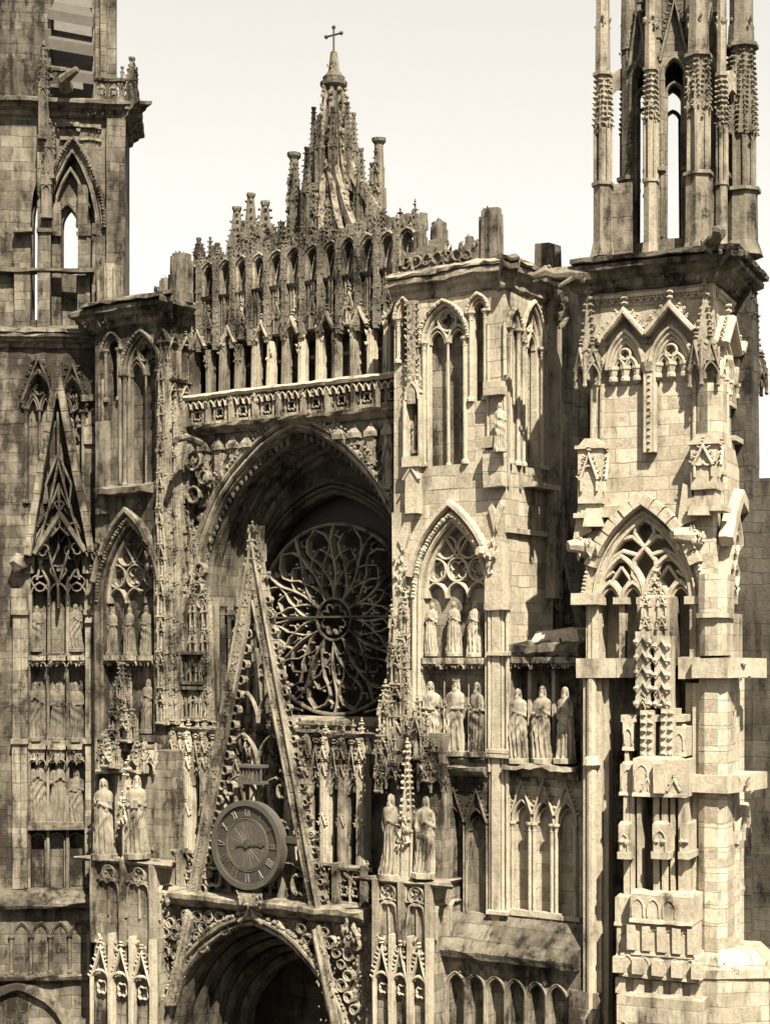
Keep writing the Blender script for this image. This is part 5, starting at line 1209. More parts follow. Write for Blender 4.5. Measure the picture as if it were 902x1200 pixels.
# ---- portal piers
def ppier(px0, px1, ytop, yshelf, stat, label, crown, spx):
    d = 2.5; u0, u1 = F0.u(px0, d), F0.u(px1, d); mid = (px0+px1)/2; zz = lambda y: F0.z(mid, y, d)
    t = thing('portal_pier', label, 'pier', F0.pt((u0+u1)/2, 0, d-.5))
    m = MB(); m.box(F0, u0, u1, 0, zz(yshelf+6), .2, d, 1.5); m.box(F0, u0+.15, u1-.15, zz(yshelf+6), zz(ytop), .2, d-.75, 1); m.build('shaft', 'mid', t)
    m = MB(); m.mould(F0, u0, u1, [(d-.8, zz(yshelf+5)), (d+.05, zz(yshelf+5)), (d+.16, zz(yshelf+1)), (d+.12, zz(yshelf)), (d-.8, zz(yshelf)+.02)], .3, .015, .8, .8); FSp = F0.side(u1, d); m.mould(FSp, 0, 1.6, [(0, zz(yshelf+5)), (.05, zz(yshelf+5)), (.16, zz(yshelf+1)), (0, zz(yshelf))], .3, .015, .8, 0); m.build('statue_shelf', 'midp', t)
    m = MB(); n = 2; s_ = (u1-u0)/n
    for i in range(n):
        a, b = u0+s_*i+.12, u0+s_*(i+1)-.12; uc = (a+b)/2
        foil(m, F0, uc, zz(yshelf+16), .24, d, d+.1, .06, 4); m.rib(F0, [(a, zz(yshelf+24)), (a, zz(yshelf+6))], .07, d, d+.12); m.rib(F0, [(b, zz(yshelf+24)), (b, zz(yshelf+6))], .07, d, d+.12); m.rib(F0, [(a, zz(yshelf+25)), (uc, zz(yshelf+22)), (b, zz(yshelf+25))], .06, d, d+.1)
        m.rib(F0, [(a, zz(yshelf+66))]+arch(a+.08, b-.08, zz(yshelf+34), zz(yshelf+28), 4)+[(b, zz(yshelf+66))], .07, d, d+.12); m.rib(F0, [(uc, zz(yshelf+66)), (uc, zz(yshelf+32))], .05, d, d+.08)
        m.lumps(F0, a, b, zz(yshelf+26), zz(yshelf+8), d+.05, 12, .06)
    for k in (u0+.05, (u0+u1)/2, u1-.05): m.box(F0, k-.09, k+.09, zz(yshelf+100), zz(yshelf), d, d+.16, .8)
    for f in (FSp,):
        for i in range(2): a, b = .12+.75*i, .72+.75*i; m.rib(f, [(a, zz(yshelf+66)), (a, zz(yshelf+34))]+arch(a, b, zz(yshelf+34), zz(yshelf+26), 4)+[(b, zz(yshelf+34)), (b, zz(yshelf+66))], .07, 0, .1)
    m.build('blind_panel', 'midp', t, .015)
    for i in range(3):     # gablets over tiny niches at the foot
        uc = u0+(u1-u0)*(i+.5)/3; w_ = (u1-u0)/6-.04; m = MB()
        m.rib(F0, [(uc-w_, zz(1250)), (uc-w_, zz(1152))]+arch(uc-w_, uc+w_, zz(1152), zz(1140), 4)+[(uc+w_, zz(1152)), (uc+w_, zz(1250))], .07, d+.1, d+.22)
        gable(m, F0, uc, zz(1150), w_, zz(1112)-zz(1150), d+.12, d+.24, .06, .06, True, .13); m.box(F0, uc+w_-.02, uc+w_+.10, zz(1250), zz(1095), d, d+.24, .6); m.rib(F0, circ(uc, zz(1160), w_*.6, 12, 4), .045, d+.02, d+.12, True); m.lumps(F0, uc-w_, uc+w_, zz(1115), zz(1098), d+.14, 16, .07); m.build('gablet', 'cleanp', t, .015)
    m = MB(); um_ = (u0+u1)/2      # central pinnacle buttress between the statues
    m.box(F0, um_-.11, um_+.11, zz(yshelf), zz(yshelf-70), d-.8, d-.02, .7); spirelet(m, F0, um_, d-.15, .16, zz(yshelf-70), zz(ytop+10), 4, .07, False, .16); m.lumps(F0, um_-.2, um_+.2, zz(yshelf-40), zz(yshelf-75), d+.05, 36, .09)
    gable(m, F0, um_, zz(yshelf-45), .16, .5, d-.05, d+.1, .06, .05); m.col(F0, um_-.17, d-.1, zz(yshelf), zz(yshelf-60), .04); m.col(F0, um_+.17, d-.1, zz(yshelf), zz(yshelf-60), .04); m.build('pinnacle_buttress', 'cleanp', t, .02)
    for px in spx:
        uu = F0.u(px, d-.35); m = MB(); canopy(m, F0, uu, d-.85, zz(stat-2), zz(stat-28), .85, 0); m.lumps(F0, uu-.4, uu+.4, zz(stat-8), zz(stat-30), d-.4, 30, .08, .2); m.build('canopy', 'carved', t, .03)
    for (px, yb_, yt_, w_, dd) in crown:
        uu = F0.u(px, dd); m = MB(); za_, zc_ = F0.z(px, yb_, dd), F0.z(px, yt_, dd)
        ornate(m, F0, uu, dd+.05, za_, zc_-.5, w_*.85, .8, False); ornate(m, F0, uu-w_*.4, dd-.1, za_, za_+(zc_-za_)*.6, w_*.42, .55, True); ornate(m, F0, uu+w_*.42, dd-.1, za_, za_+(zc_-za_)*.7, w_*.42, .5, True); m.lumps(F0, uu-w_*.5, uu+w_*.5, za_, za_+(zc_-za_)*.7, dd+.05, int(16*(zc_-za_)), .055, .1)
        spirelet(m, F0, uu, dd, w_*.3, zc_-.6, zc_, 4, .06, False, .14); m.build('crown_pinnacle', 'carved', t, .04)
    return t
ppier(441, 506, 860, 1032, 926, 'ornate portal pier right of the clock, two statues standing on its shelf', [(452, 905, 800, .42, 1.9), (466, 880, 745, .5, 1.6), (474, 820, 690, .42, 1.3), (488, 890, 820, .5, 1.9), (503, 915, 868, .4, 2.0), (445, 930, 850, .3, 2.0), (461, 800, 700, .35, 1.2)], (458, 495))
ppier(111, 183, 880, 1008, 905, 'ornate portal pier at left, two worn statues on its shelf under heavy crocketed canopies', [(124, 905, 858, .5, 2.2), (135, 880, 815, .55, 2.0), (143, 850, 775, .42, 1.8), (160, 905, 870, .5, 2.2), (128, 900, 868, .4, 2.4), (147, 870, 830, .5, 2.0)], (123, 162))
# ================================================================== RIGHT TOWER (restored, pale)
o_ = F0.pt(F0.u(690, 1.5), 0, 1.5); FT = Fr(o_[0], o_[1], 10)
TW = FT.u(836, 0); FTS = FT.side(TW, 0); TD = 3.4
TR = thing('stair_tower', 'bright pale tower at right, smooth ashlar with two steep gablets and unfinished block carving', 'tower', FT.pt(TW/2, 0, -1.5))
t_ = lambda y, px=760: FT.z(px, y, 0)
ts = lambda y, px=858: FTS.z(px, y, 0)
m = MB(); m.box(FT, .15, TW-.35, 0, t_(318), -TD, -.85, 2.5); m.box(FT, .1, TW-.1, t_(778), 31-1.6+.0, -.86, -.36) if 0 else m.box(FT, .15, TW-.35, t_(590), t_(318), -1, -.35); m.box(FT, TW-.4, TW-.02, t_(560), t_(318), -TD, -.3); m.build('core', 'clean', TR)
m = MB(); m.box(FT, .1, TW-.02, t_(592), t_(330), -.4, -.03); m.build('wall', 'clean', TR, .01)
m = MB(); m.box(FTS, 0, TD, ts(600), ts(335)-.1, -.3, -.02); m.build('side_wall', 'clean', TR, .01)
for f, (c, w_, ya, yf, d, zf) in [(FT, (733.5, 44, 365, 393, .2, t_)), (FT, (787, 50, 358, 388, .2, t_)), (FTS, (843, 15, 366, 400, .2, ts)), (FTS, (863, 17, 380, 412, .2, ts))]:
    a, b = f.u(c-w_/2, 0), f.u(c+w_/2, 0); zf_ = lambda y: f.z(c, y, d); m = MB(); mt = MB()
    sh = 1 if f is FT else 1; uc = (a+b)/2; hw_ = (b-a)/2
    zsp = zf_(yf+44-5); zap = zf_(yf-6); wd = .09
    for k, (w2, dd) in enumerate(((hw_*.98, .22), (hw_*.82, .15), (hw_*.70, .08))):
        m.rib(f, arch(uc-w2, uc+w2, zsp, zap-k*.13, 9), .11, -.05, dd)
    gable(m, f, uc, zf_(yf+2), hw_*1.12, zf_(ya)-zf_(yf+2), 0, d+.22, .15, .085, True, .17)
    ob = m.build('gablet', 'cleanp', TR, .006)
    iw = hw_*.64; head2(mt, f, uc-iw, uc+iw, zsp, zap-.35, -.02, .18, .075)
    for s_ in (-1, 0, 1):
        x = uc+s_*iw*(1.0 if s_ else 0); mt.lathe(f, x, .1, [(.03, zsp-.38), (.12, zsp-.3), (.12, zsp-.22), (.09, zsp-.18), (.12, zsp-.04), (.15, zsp), (.15, zsp+.08)], 8)
    mt.build('tracery', 'cleanp', ob, .004)
m = MB(); u = FT.u(761.5, .1)
m.hpr(FT, [(u-.17, 0), (u-.17, .12), (u-.07, .24), (u+.07, .24), (u+.17, .12), (u+.17, 0)], t_(531), t_(437)); m.hpr(FT, [(u-.2, 0), (u-.2, .15), (u-.08, .28), (u+.08, .28), (u+.2, .15), (u+.2, 0)], t_(437), t_(426), 1.3, (u, 0))
for k in range(12): z = t_(527)+(t_(442)-t_(527))*k/11; m.blob(FT.pt(u, z, .25), .05, .05, .04, .1)
for s_ in (-.12, .12): m.lathe(FT, u+s_, .2, [(.045, t_(531)), (.045, t_(437))], 8)
m.build('central_shaft', 'cleanp', TR, .004)
for f, u, dd in ((FTS, .95, .08),): one('side_shaft', 'cleanp', TR, lambda m: (m.lathe(f, u, dd, [(.11, ts(565)), (.11, ts(440)), (.2, ts(432)), (.2, ts(427))], 8)))
# corner tabernacles
def tab(fr, px, ytop, ysp, yb, w_, d, gar=False):
    u = fr.u(px, d); zA, zB, zC = fr.z(px, ytop, d), fr.z(px, ysp, d), fr.z(px, yb, d); m = MB()
    m.hpr(fr, [(u-w_/2, d-w_/2), (u-w_/2, d+w_*.3), (u, d+w_*.62), (u+w_/2, d+w_*.3), (u+w_/2, d-w_/2)], zC+.45, zB+.1, .8)
    for a_ in (-1, 1):
        f = fr.shift(u, d+w_*.55); f = Fr(f.x, f.y, fr.yaw+32*a_); c = w_*.3*a_
        m.rib(f, arch(c-w_*.3, c+w_*.3, zC, zC+.42, 5), .07, -.12, .06); gable(m, f, c, zC+.25, w_*.3, (zB-zC)*.75, -.1, .08, .08, .06, True, .14)
    for q in (-1, 0, 1): m.ngon(fr, u+q*w_/2, d+(.62*w_ if q == 0 else .25*w_), .05, zC-.12, zB-.1, 6); m.blob(fr.pt(u+q*w_/2, zC-.15, d+(.62*w_ if q == 0 else .25*w_)), .07)
    spirelet(m, fr, u, d+w_*.05, w_*.33, zB, zA, 4, .075, False, .155)
    m.build('corner_tabernacle', 'midp', TR, .01)
tab(FT, 690, 338, 415, 447, .62, .15); tab(FT, 826, 334, 404, 446, .72, .1); tab(FTS, 884, 372, 428, 455, .5, .1)
m = MB(); m.hpr(FT, [(TW-.42, -.3), (TW-.42, .02), (TW-.1, .28), (TW+.25, .1), (TW+.25, -.35)], t_(560), t_(455)); m.lathe(FT, TW-.5, .02, [(.05, t_(600)), (.05, t_(450))], 8)
m.lathe(FT, .12, .05, [(.08, t_(525)), (.08, t_(447))], 8); m.lathe(FT, .35, .03, [(.06, t_(525)), (.06, t_(447))], 8); m.build('corner_shaft', 'clean', TR)
# pedestals (heads of lost pinnacles)
for px, y0, y1, w_ in ((693, 577, 524, .72), (826, 560, 519, .74)):
    u = FT.u(px, .25); a, b = u-w_/2, u+w_/2; zA, zB = FT.z(px, y0, .3), FT.z(px, y1, .3); m = MB()
    m.box(FT, a+.05, b-.05, zA-.3, zB-.05, -.3, .48); m.box(FT, a-.02, b+.02, zB-.06, zB+.03, -.3, .56); m.prism(FT, [(a, zB), (b, zB), (b-.2, zB+.22), (a+.2, zB+.22)], -.2, .4)
    for f, c, x in ((FT, u, .48), (FT.side(b-.05, .1), .0, 0)):
        h = (b-a)/2-.06 if f is FT else .3; gable(m, f, c, zA+.3, h*.8, (zB-zA)*.55, x-.02, x+.12, .08, .05, True, .12); m.rib(f, [(c-h*.7, zA), (c-h*.7, zA+.4)]+arch(c-h*.7, c+h*.7, zA+.4, zB-.5, 4)+[(c+h*.7, zA+.4), (c+h*.7, zA)], .06, x-.02, x+.08)
    zC = FT.z(px, 602 if px < 750 else 594, .3)
    m.box(FT, a+.1, b-.1, zC, zA-.28, -.3, .38, .5); m.box(FT, a-.05, b+.15, zC-.12, zC, -.3, .55)
    m.build('pinnacle_stump', 'cleanp', TR, .01)
m = MB(); m.box(FTS, 2.15, 3.2, 0, ts(352), -.3, .5, .8); [spirelet(m, FTS, 2.3+.35*i, .45, .12, ts(372), ts(335)+rs(0, .3), 4, .05) for i in range(3)]; m.build('rear_shade_pier', 'soot_shade', TR, .02)  # added pier; the tower's shaded edge is put into its dark stone
# flying springer and weathered slope at the right side
m = MB(); m.prism(FTS, [(.6, ts(600)), (1.3, ts(600)), (2.6, ts(612)), (3.2, ts(590)), (2.3, ts(560)), (1.5, ts(525)), (.9, ts(520))], 0, .18); m.box(FTS, 1.2, 2.8, ts(522), ts(516), 0, .3); m.box(FTS, 1.0, 2.6, ts(480), ts(430), -.02, .12); m.build('side_weathering', 'clean', TR)
# big arch
pa, pb = 701, 811; ua, ub_ = FT.u(pa, 0), FT.u(pb, 0); zsp, zap = t_(706), t_(606); zb_ = t_(778)
m = MB(); skin(m, FT, -.05, TW, zb_-.02, t_(590), -.86, .12, [(ua, ub_, [(zb_, zsp, zap)])]); m.build('wall', 'clean', TR)
m = MB(); mt = MB()
A = arch(ua-.30, ub_+.30, zsp, zap+.46, 10)     # voussoirs
for i, (a, b) in enumerate(zip(A[:-1], A[1:])):
    du, dz = b[0]-a[0], b[1]-a[1]; L = math.hypot(du, dz); g_ = .012; j = rs(-.02, .05)
    if 2 < i < 17: m.rib(FT, [(a[0]+du/L*g_, a[1]+dz/L*g_), (b[0]-du/L*g_, b[1]-dz/L*g_)], .34, .1, .42+j, False, .8)
    else: m.rib(FT, [a, b], .2, .1, .28)
archmould(m, FT, ua, ub_, zb_, zsp, zap, -.2, .2, .07, 2, 0)
for sgn in (-1, 1):
    AA = A[:5] if sgn < 0 else A[-5:]
    for (a, b) in zip(AA[:-1], AA[1:]):
        for t in (.15, .5, .85): m.blob(FT.pt(a[0]+(b[0]-a[0])*t+sgn*.05, a[1]+(b[1]-a[1])*t, .3), .06, .06, .05, .15)
o = m.build('great_window', 'cleanp', TR, .008)
W_ = ub_-ua; q = W_/4; dd0, dd1 = -.22, .10
for i in range(4): mt.rib(FT, arch(ua+q*i, ua+q*(i+1), zsp, zsp+q*.85, 6), .13, dd0, dd1); mt.rib(FT, arch(ua+q*i+.08, ua+q*(i+1)-.08, zsp, zsp+q*.62, 5), .05, dd0, dd1-.08)
for c, r_ in ((1, 1), (3, 1)):
    uc = ua+q*c; mt.rib(FT, arch(uc-q, uc+q, zsp+.05, zsp+q*1.95, 8), .14, dd0, dd1+.02)
    for k in (-1, 1): mt.rib(FT, [(uc, zsp+q*.45), (uc+k*q*.38, zsp+q*.95), (uc, zsp+q*1.5)], .085, dd0, dd1-.04)
uc = ua+q*2
mt.rib(FT, [(uc, zsp+q*.5), (uc-q*.52, zsp+q*1.15), (uc-q*.45, zsp+q*1.75), (uc, zsp+q*2.3), (uc+q*.45, zsp+q*1.75), (uc+q*.52, zsp+q*1.15)], .12, dd0, dd1, True)
for k in (-1, 1):
    mt.rib(FT, [(uc+k*q*.25, zsp+q*1.95), (uc+k*q*.9, zsp+q*2.15), (uc+k*q*1.35, zsp+q*1.9), (uc+k*q*1.7, zsp+q*1.35)], .12, dd0, dd1)
    mt.rib(FT, [(uc, zsp+q*2.3), (uc+k*q*.5, zsp+q*2.75), (uc+k*q*1.0, zsp+q*2.65)], .12, dd0, dd1)
    mt.rib(FT, [(uc+k*q*.55, zsp+q*1.3), (uc+k*q*.75, zsp+q*1.75), (uc+k*q*1.25, zsp+q*1.75)], .07, dd0, dd1-.06)
    mt.rib(FT, [(uc+k*q*.1, zsp+q*2.4), (uc+k*q*.42, zsp+q*2.9), (uc+k*q*.35, zsp+q*3.2)], .10, dd0, dd1)
    mt.rib(FT, [(uc+k*q*1.35, zsp+q*1.3), (uc+k*q*1.75, zsp+q*1.0), (uc+k*q*1.9, zsp+q*.4)], .09, dd0, dd1-.03)
mt.rib(FT, arch(ua+.03, ub_-.03, zsp, zap-.04, 10), .12, dd0, dd1+.04)
mt.build('tracery', 'cleanp', o, .004)
m = MB()
m.box(FT, ua-.1, ub_+.1, zb_, zap, -.88, -.80)
for i in range(1, 4): x = ua+q*i; m.box(FT, x-.07, x+.07, zb_, zsp, -.3, -.02, .8); m.box(FT, x-.2, x+.2, zsp-.04, zsp+.14, -.3, .12)
for x in (ua-.1, ub_+.1): m.box(FT, x-.14, x+.14, zb_, zsp, -.2, .16, .8); m.box(FT, x-.26, x+.26, zsp-.06, zsp+.14, -.2, .24)
m.box(FT, -.35, ua+.1, zsp-.05, zsp+.25, -.1, .5); m.box(FT, TW-.35, TW+.15, zsp-.02, zsp+.2, -.1, .35)
m.build('mullion', 'cleanp', TR, .006)
m = MB()    # rough springer blocks and carved head at the haunches
for px, py in ((690, 640), (812, 628)):
    u, z = FT.at(px, py, .3); m.prism(FT, [(u-.42, z+.2), (u-.25, z+1.35), (u-.05, z+1.25), (u+.05, z+.4)], .0, .35)
    m.tube([FT.pt(u+.1, z-.05, .1), FT.pt(u-.05, z, .4), FT.pt(u-.3, z+.02, .7), FT.pt(u-.42, z, .8)], [.24, .22, .17, .13], 8); m.lumps(FT, u-.45, u+.3, z-.28, z+.2, .5, 40, .1, .2); m.hpr(FT, [(u-.1, .2), (u-.1, .6), (u+.45, .6), (u+.45, .2)], z+.5, z+.95, .7)
m.build('broken_springer', 'cleanp', TR, .03)
m = MB(); m.stones(FT, -.2, 1.35, t_(794), t_(772), .0, .5, .9, .05, .04); m.stones(FT, 2.45, 3.0, t_(795), t_(771), 0, .5, .6); m.build('ledge', 'cleanp', TR, .01)
# lower stage: deep recess behind, free pier in front
m = MB(); m.box(FT, -.05, .42, 0, t_(778), -.3, .3, 1); m.lathe(FT, .18, .38, [(.13, 0), (.13, t_(902)), (.24, t_(897)), (.2, t_(890)), (.13, t_(886)), (.13, t_(778))], 10)
m.box(FT, .42, .55, 0, t_(778), -.3, .1, 1.5); m.lathe(FT, -.02, .3, [(.06, 0), (.06, t_(778))], 8); m.build('left_shaft', 'cleanp', TR)
m = MB(); m.box(FT, -.4, .42, 0, t_(1165), -.3, .5, 1.2); m.box(FT, .4, TW-.3, 0, t_(795), -.9, -.8, 1.5); m.build('recess_wall', 'mid', TR)
m = MB(); x = FT.u(812, .1); m.box(FT, x-.2, x-.02, 0, t_(800), -.3, .12, 1.2); m.box(FT, x+.02, x+.14, 0, t_(800), -.3, .3, 1.2); m.lathe(FT, x+.2, .3, [(.06, 0), (.06, t_(800))], 8); m.build('right_shaft', 'cleanp', TR)
# right corner: polygonal buttress with ledges and flared base
zc = lambda y: FT.z(838, y, .45)
m = MB(); P = [(TW-.30, -.5), (TW-.30, .42), (TW-.12, .55), (TW+.22, .55), (TW+.42, .35), (TW+.42, -.5)]
cp = (TW+.05, -.2)
def blk(y0, y1, k, mm=None, jit=.0): (mm or m).hpr(FT, [(cp[0]+(u-cp[0])*k+rs(-jit, jit), cp[1]+(d-cp[1])*k) for u, d in P], zc(y0), zc(y1)-.012)
ys = [1300, 1200, 1115, 1085, 1060, 1045, 1023, 998, 970, 936, 912, 880, 850, 820, 790]
for y0, y1 in zip(ys[:-1], ys[1:]): blk(y0, y1, .98+rs(-.012, .012))
blk(768, 724, .94); blk(724, 718, 1.12); blk(718, 672, .98)
m.build('corner_pier', 'clean', TR, .01)
m = MB()
m.hpr(FT, [(TW-.5, -.4), (TW-.5, .9), (TW+.3, .9), (TW+1.4, .2), (TW+1.4, -1.4), (TW, -1.4)], 0, zc(1143)); m.hpr(FT, [(TW-.55, -.4), (TW-.55, .95), (TW+.3, .95), (TW+1.5, .25), (TW+1.5, -1.4), (TW, -1.4)], zc(1143), zc(1134), 1.0)
m.hpr(FT, [(TW-.5, -.4), (TW-.5, .9), (TW+.3, .9), (TW+1.4, .2), (TW+1.4, -1.4), (TW, -1.4)], zc(1134), zc(1112), .62, (TW+.3, -.3))
m.lumps(FT, TW-.3, TW+.9, zc(1133), zc(1124), .75, 24, .04, .03); m.build('flared_base', 'clean', TR, .02)
for (y0, y1, pr_) in ((794, 771, .32), (928, 908, .3)):
    one('corner_ledge', 'cleanp', TR, lambda m: (m.hpr(FT, [(TW-.4, -.3), (TW-.4, .60+pr_*.5), (TW+.5, .62+pr_*.5), (TW+.8, .1), (TW+1.1, -1.2), (TW, -1.2)], zc(y0), zc(y1)), m.lumps(FT, TW+.6, TW+1.0, zc(y0), zc(y1), .2, 5, .12)), er=.02)
m = MB()     # shafts on the right side below the window
for u, r_ in ((.75, .10), (1.2, .13), (1.7, .09), (2.1, .16)): m.lathe(FTS, u, .38-.1*u, [(r_, 0), (r_, ts(1045)), (r_*1.15, ts(1040)), (r_, ts(1035)), (r_, ts(795))], 8)
m.box(FTS, .3, 2.5, 0, ts(775), -.4, .1, 1.2); m.box(FTS, .3, 2.0, ts(795), ts(720), .0, .3, .6); m.build('side_shaft', 'clean', TR)
m = MB(); m.rib(FTS, arch(.7, 1.5, ts(980), ts(945), 4), .08, .3, .5); m.rib(FTS, arch(1.5, 2.2, ts(975), ts(940), 4), .08, .25, .5); foil(m, FTS, 1.1, ts(970), .2, .3, .45, .06); m.build('side_gablet', 'cleanp', TR)
m = MB(); mt = MB(); a, b = .55, 2.45      # narrow traceried window on the side
for k in range(5):
    m.rib(FTS, [(a-.1, ts(720))]+arch(a-.1, b+.1, ts(705), ts(600), 8)+[(b+.1, ts(720))], .18, -.1, .3); break
m.rib(FTS, [(a-.3, ts(640)), (a+.5, ts(600)), ((a+b)/2, ts(585)), (b, ts(600)), (b+.6, ts(650))], .35, .1, .45, False, .8)
o = m.build('side_window', 'cleanp', TR)
for i in range(3): q = (b-a)/3; mt.rib(FTS, arch(a+q*i, a+q*(i+1), ts(708), ts(690), 5), .09, .02, .22)
for r in range(3):
    for i in range(3 if r % 2 else 2): mt.rib(FTS, circ(a+(b-a)*(i+.5+(0 if r % 2 else .5))/3, ts(676-18*r), .3, 8), .08, .02, .22, True)
mt.build('tracery', 'cleanp', o)
# unfinished pinnacle stack standing in front of the great window
F2 = FT; D2 = .75
def cz(y, px=765, d=D2): return F2.z(px, y, d)
def bb(name, pl, pr, yb, yt, d0, d1, mat='cleanp', extra=None, n=1):
    m = MB(); a, b = F2.u(pl, d1), F2.u(pr, d1); z0_, z1_ = F2.z((pl+pr)/2, yb, d1), F2.z((pl+pr)/2, yt, d1)
    m.box(F2, a, b, z0_, z1_, d0, d1, .7)
    H = z1_-z0_
    if H > .45 and b-a > .25:
        m.hpr(F2, [(a+.01, d1-.3), (a+.01, d1-.01), (b-.01, d1-.01), (b-.01, d1-.3)], z1_, z1_+.07, .72)
        m.mould(F2, a-.015, b+.015, [(d1-.05, z0_), (d1+.04, z0_), (d1+.03, z0_+.07), (d1-.05, z0_+.1)], .12, .012)
        k = max(1, round((b-a)/.38))
        for i in range(k):
            x0, x1 = a+(b-a)*i/k+.05, a+(b-a)*(i+1)/k-.05
            if rnd.random() < .75: m.rib(F2, [(x0, z0_+.16), (x0, z0_+H*.55)]+arch(x0, x1, z0_+H*.55, z0_+H*.55+(x1-x0)*.8, 3)+[(x1, z0_+H*.55), (x1, z0_+.16)], .04, d1-.01, d1+.035)
    if extra: extra(m, a, b, z0_, z1_, d1)
    return m.build(name, mat, TR, .012)
def slots(k, w_=.05, dp=.08):
    def f(m, a, b, z0_, z1_, d1):
        for i in range(k+1): x = a+(b-a)*i/k; m.box(F2, x-(b-a)/k*.28, x+(b-a)/k*.28, z0_+.12, z1_-.06, d1, d1+dp)
    return f
def knobs(cols, rows, r_):
    def f(m, a, b, z0_, z1_, d1):
        for i in range(cols):
            for j in range(rows): m.blob(F2.pt(a+(b-a)*(i+.5)/cols, z0_+(z1_-z0_)*(j+.5)/rows, d1), r_, r_, r_*.8, .25)
    return f
bb('carved_block', 746, 788, 1200, 700, -.3, .45, 'midp')
bb('carved_block', 752, 780, 780, 700, .4, .75, 'cleanp', lambda m, a, b, z0_, z1_, d: (ornate(m, F2, a+.1, d, z0_, z1_, .3, .6, False), ornate(m, F2, b-.1, d, z0_, z1_, .3, .6, False)))
m = MB(); u = F2.u(765, .8)
ornate(m, F2, u, .6, cz(720), cz(694), .34, .5, False); ornate(m, F2, u, .6, cz(694), cz(682), .26, .4, True); m.build('upper_pinnacle', 'cleanp', TR, .01)
for px, y0, y1 in ((754, 830, 740), (776, 830, 745)):
    u = F2.u(px, .9); m = MB(); m.box(F2, u-.19, u+.19, cz(y0), cz(y1), .4, 1.0, .5)
    for k in range(5): z = cz(y0)+(cz(y1)-cz(y0))*(k+.3)/5; m.blob(F2.pt(u-.16, z, 1.02), .1, .1, .09, .2); m.blob(F2.pt(u+.16, z, 1.02), .1, .1, .09, .2); m.rib(F2, [(u-.15, z-.1), (u, z+.15), (u+.15, z-.1)], .05, 1.0, 1.08)
    m.lumps(F2, u-.22, u+.22, cz(y0-2), cz(y0-16), 1.0, 14, .11); m.build('twin_pinnacle', 'cleanp', TR, .01)
for px, y0, y1, w_ in ((758, 888, 832, .17), (782, 886, 830, .17)):
    u = F2.u(px, 1.1); m = MB(); m.box(F2, u-w_, u+w_, cz(y0), cz(y1), .4, 1.15)
    knobs(2, 6, .075)(m, u-w_, u+w_, cz(y0), cz(y1), 1.16); m.ngon(F2, u, 1.0, .24, cz(y0+4), cz(y0), 8); m.build('carved_pendant', 'cleanp', TR, .008)
bb('carved_block', 729, 742, 880, 845, .1, .9); bb('carved_block', 772, 803, 886, 852, .2, .95, 'cleanp', None); bb('carved_block', 727, 745, 846, 838, .1, .9); bb('carved_block', 766, 800, 846, 838, .2, 1.0); bb('shaft', 731, 736, 900, 880, .1, .9)
bb('carved_block', 726, 744, 932, 896, .1, 1.1); 
bb('carved_block', 741, 803, 934, 890, .2, 1.35, 'cleanp', lambda m, a, b, z0_, z1_, d: (gable(m, F2, a+(b-a)*.28, z0_+.15, .16, .3, d-.02, d+.05, .06, .03), gable(m, F2, a+(b-a)*.78, z0_+.15, .16, .3, d-.02, d+.05, .06, .03), m.box(F2, a+(b-a)*.42, a+(b-a)*.62, z0_+.1, z1_-.1, d, d+.16)))
for pl, pr in ((730, 737), (738, 743), (746, 751), (765, 772), (775, 782), (785, 790), (794, 801)): bb('shaft', pl, pr, 1052, 932, .2, 1.1)
for pl, pr, e in ((724, 737, 1.35), (764, 782, 1.45), (796, 806, 1.3)): bb('carved_block', pl, pr, 1006, 966, .4, e, 'cleanp', knobs(2, 1, .09)); bb('carved_block', pl-2, pr+1, 1007, 999, .4, e+.08)
bb('carved_block', 720, 740, 1085, 1052, .0, 1.2); bb('carved_block', 738, 811, 1083, 1050, .2, 1.6, 'cleanp', lambda m, a, b, z0_, z1_, d: (m.mould(F2, a, b, [(d-.3, z1_), (d, z1_), (d-.1, z1_+.07), (d-.3, z1_+.1)], .2, .03)))
bb('carved_block', 722, 740, 1122, 1085, .0, 1.2); bb('carved_block', 740, 811, 1121, 1083, .2, 1.5, 'cleanp', slots(4, .05, .09))
bb('carved_block', 726, 818, 1148, 1121, .2, 1.5, 'cleanp', slots(4, .1, .2)); bb('carved_block', 728, 816, 1172, 1146, .2, 1.3, 'cleanp', slots(4, .05, .12)); bb('carved_block', 722, 822, 1260, 1170, .2, 1.6, 'clean')
# cornice with trefoil frieze, gargoyle, dark roofline
m = MB(); cornice(m, FT, -.02, TW, t_(338), t_(308), .05, .55, .35, .012); cornice(m, FTS, 0, TD, t_(338), t_(308), .05, .55, .35, .012, 1, 0); m.box(FT, .2, TW-.1, t_(320), t_(302), -TD, 0)
m.mould(FT, -.3, TW, [(-.3, t_(308)), (.72, t_(308)), (.75, t_(303)), (.1, t_(297)), (-.5, t_(297))], .3, .03, 0, .6); m.mould(FTS, 0, TD, [(-.3, t_(308)), (.72, t_(308)), (.75, t_(303)), (.1, t_(297)), (-.5, t_(297))], .3, .03, .6, 0); m.build('cornice', 'darkp', TR, .012)
for f, a, b in ((FT, .15, TW-.25), (FTS, .3, TD-.4)):
    m = MB(); n = int((b-a)/.19)
    for i in range(n):
        x = a+(b-a)*(i+.5)/n; z = t_(350)
        for q_, p_ in ((-.045, .03), (.045, .03), (0, -.04)): m.blob(f.pt(x+q_, z+p_, .03), .05, .05, .045, .1)
    m.mould(f, a, b, [(-.05, t_(347)), (.09, t_(347)), (.12, t_(343)), (-.05, t_(340))], .4, .005); m.build('trefoil_frieze', 'cleanp', TR, 0)
    m = MB(); m.lumps(f, a, b, t_(334), t_(328), .22, int(40*(b-a)/3), .075, .02); m.build('leaf_frieze', 'midp', TR, .01)
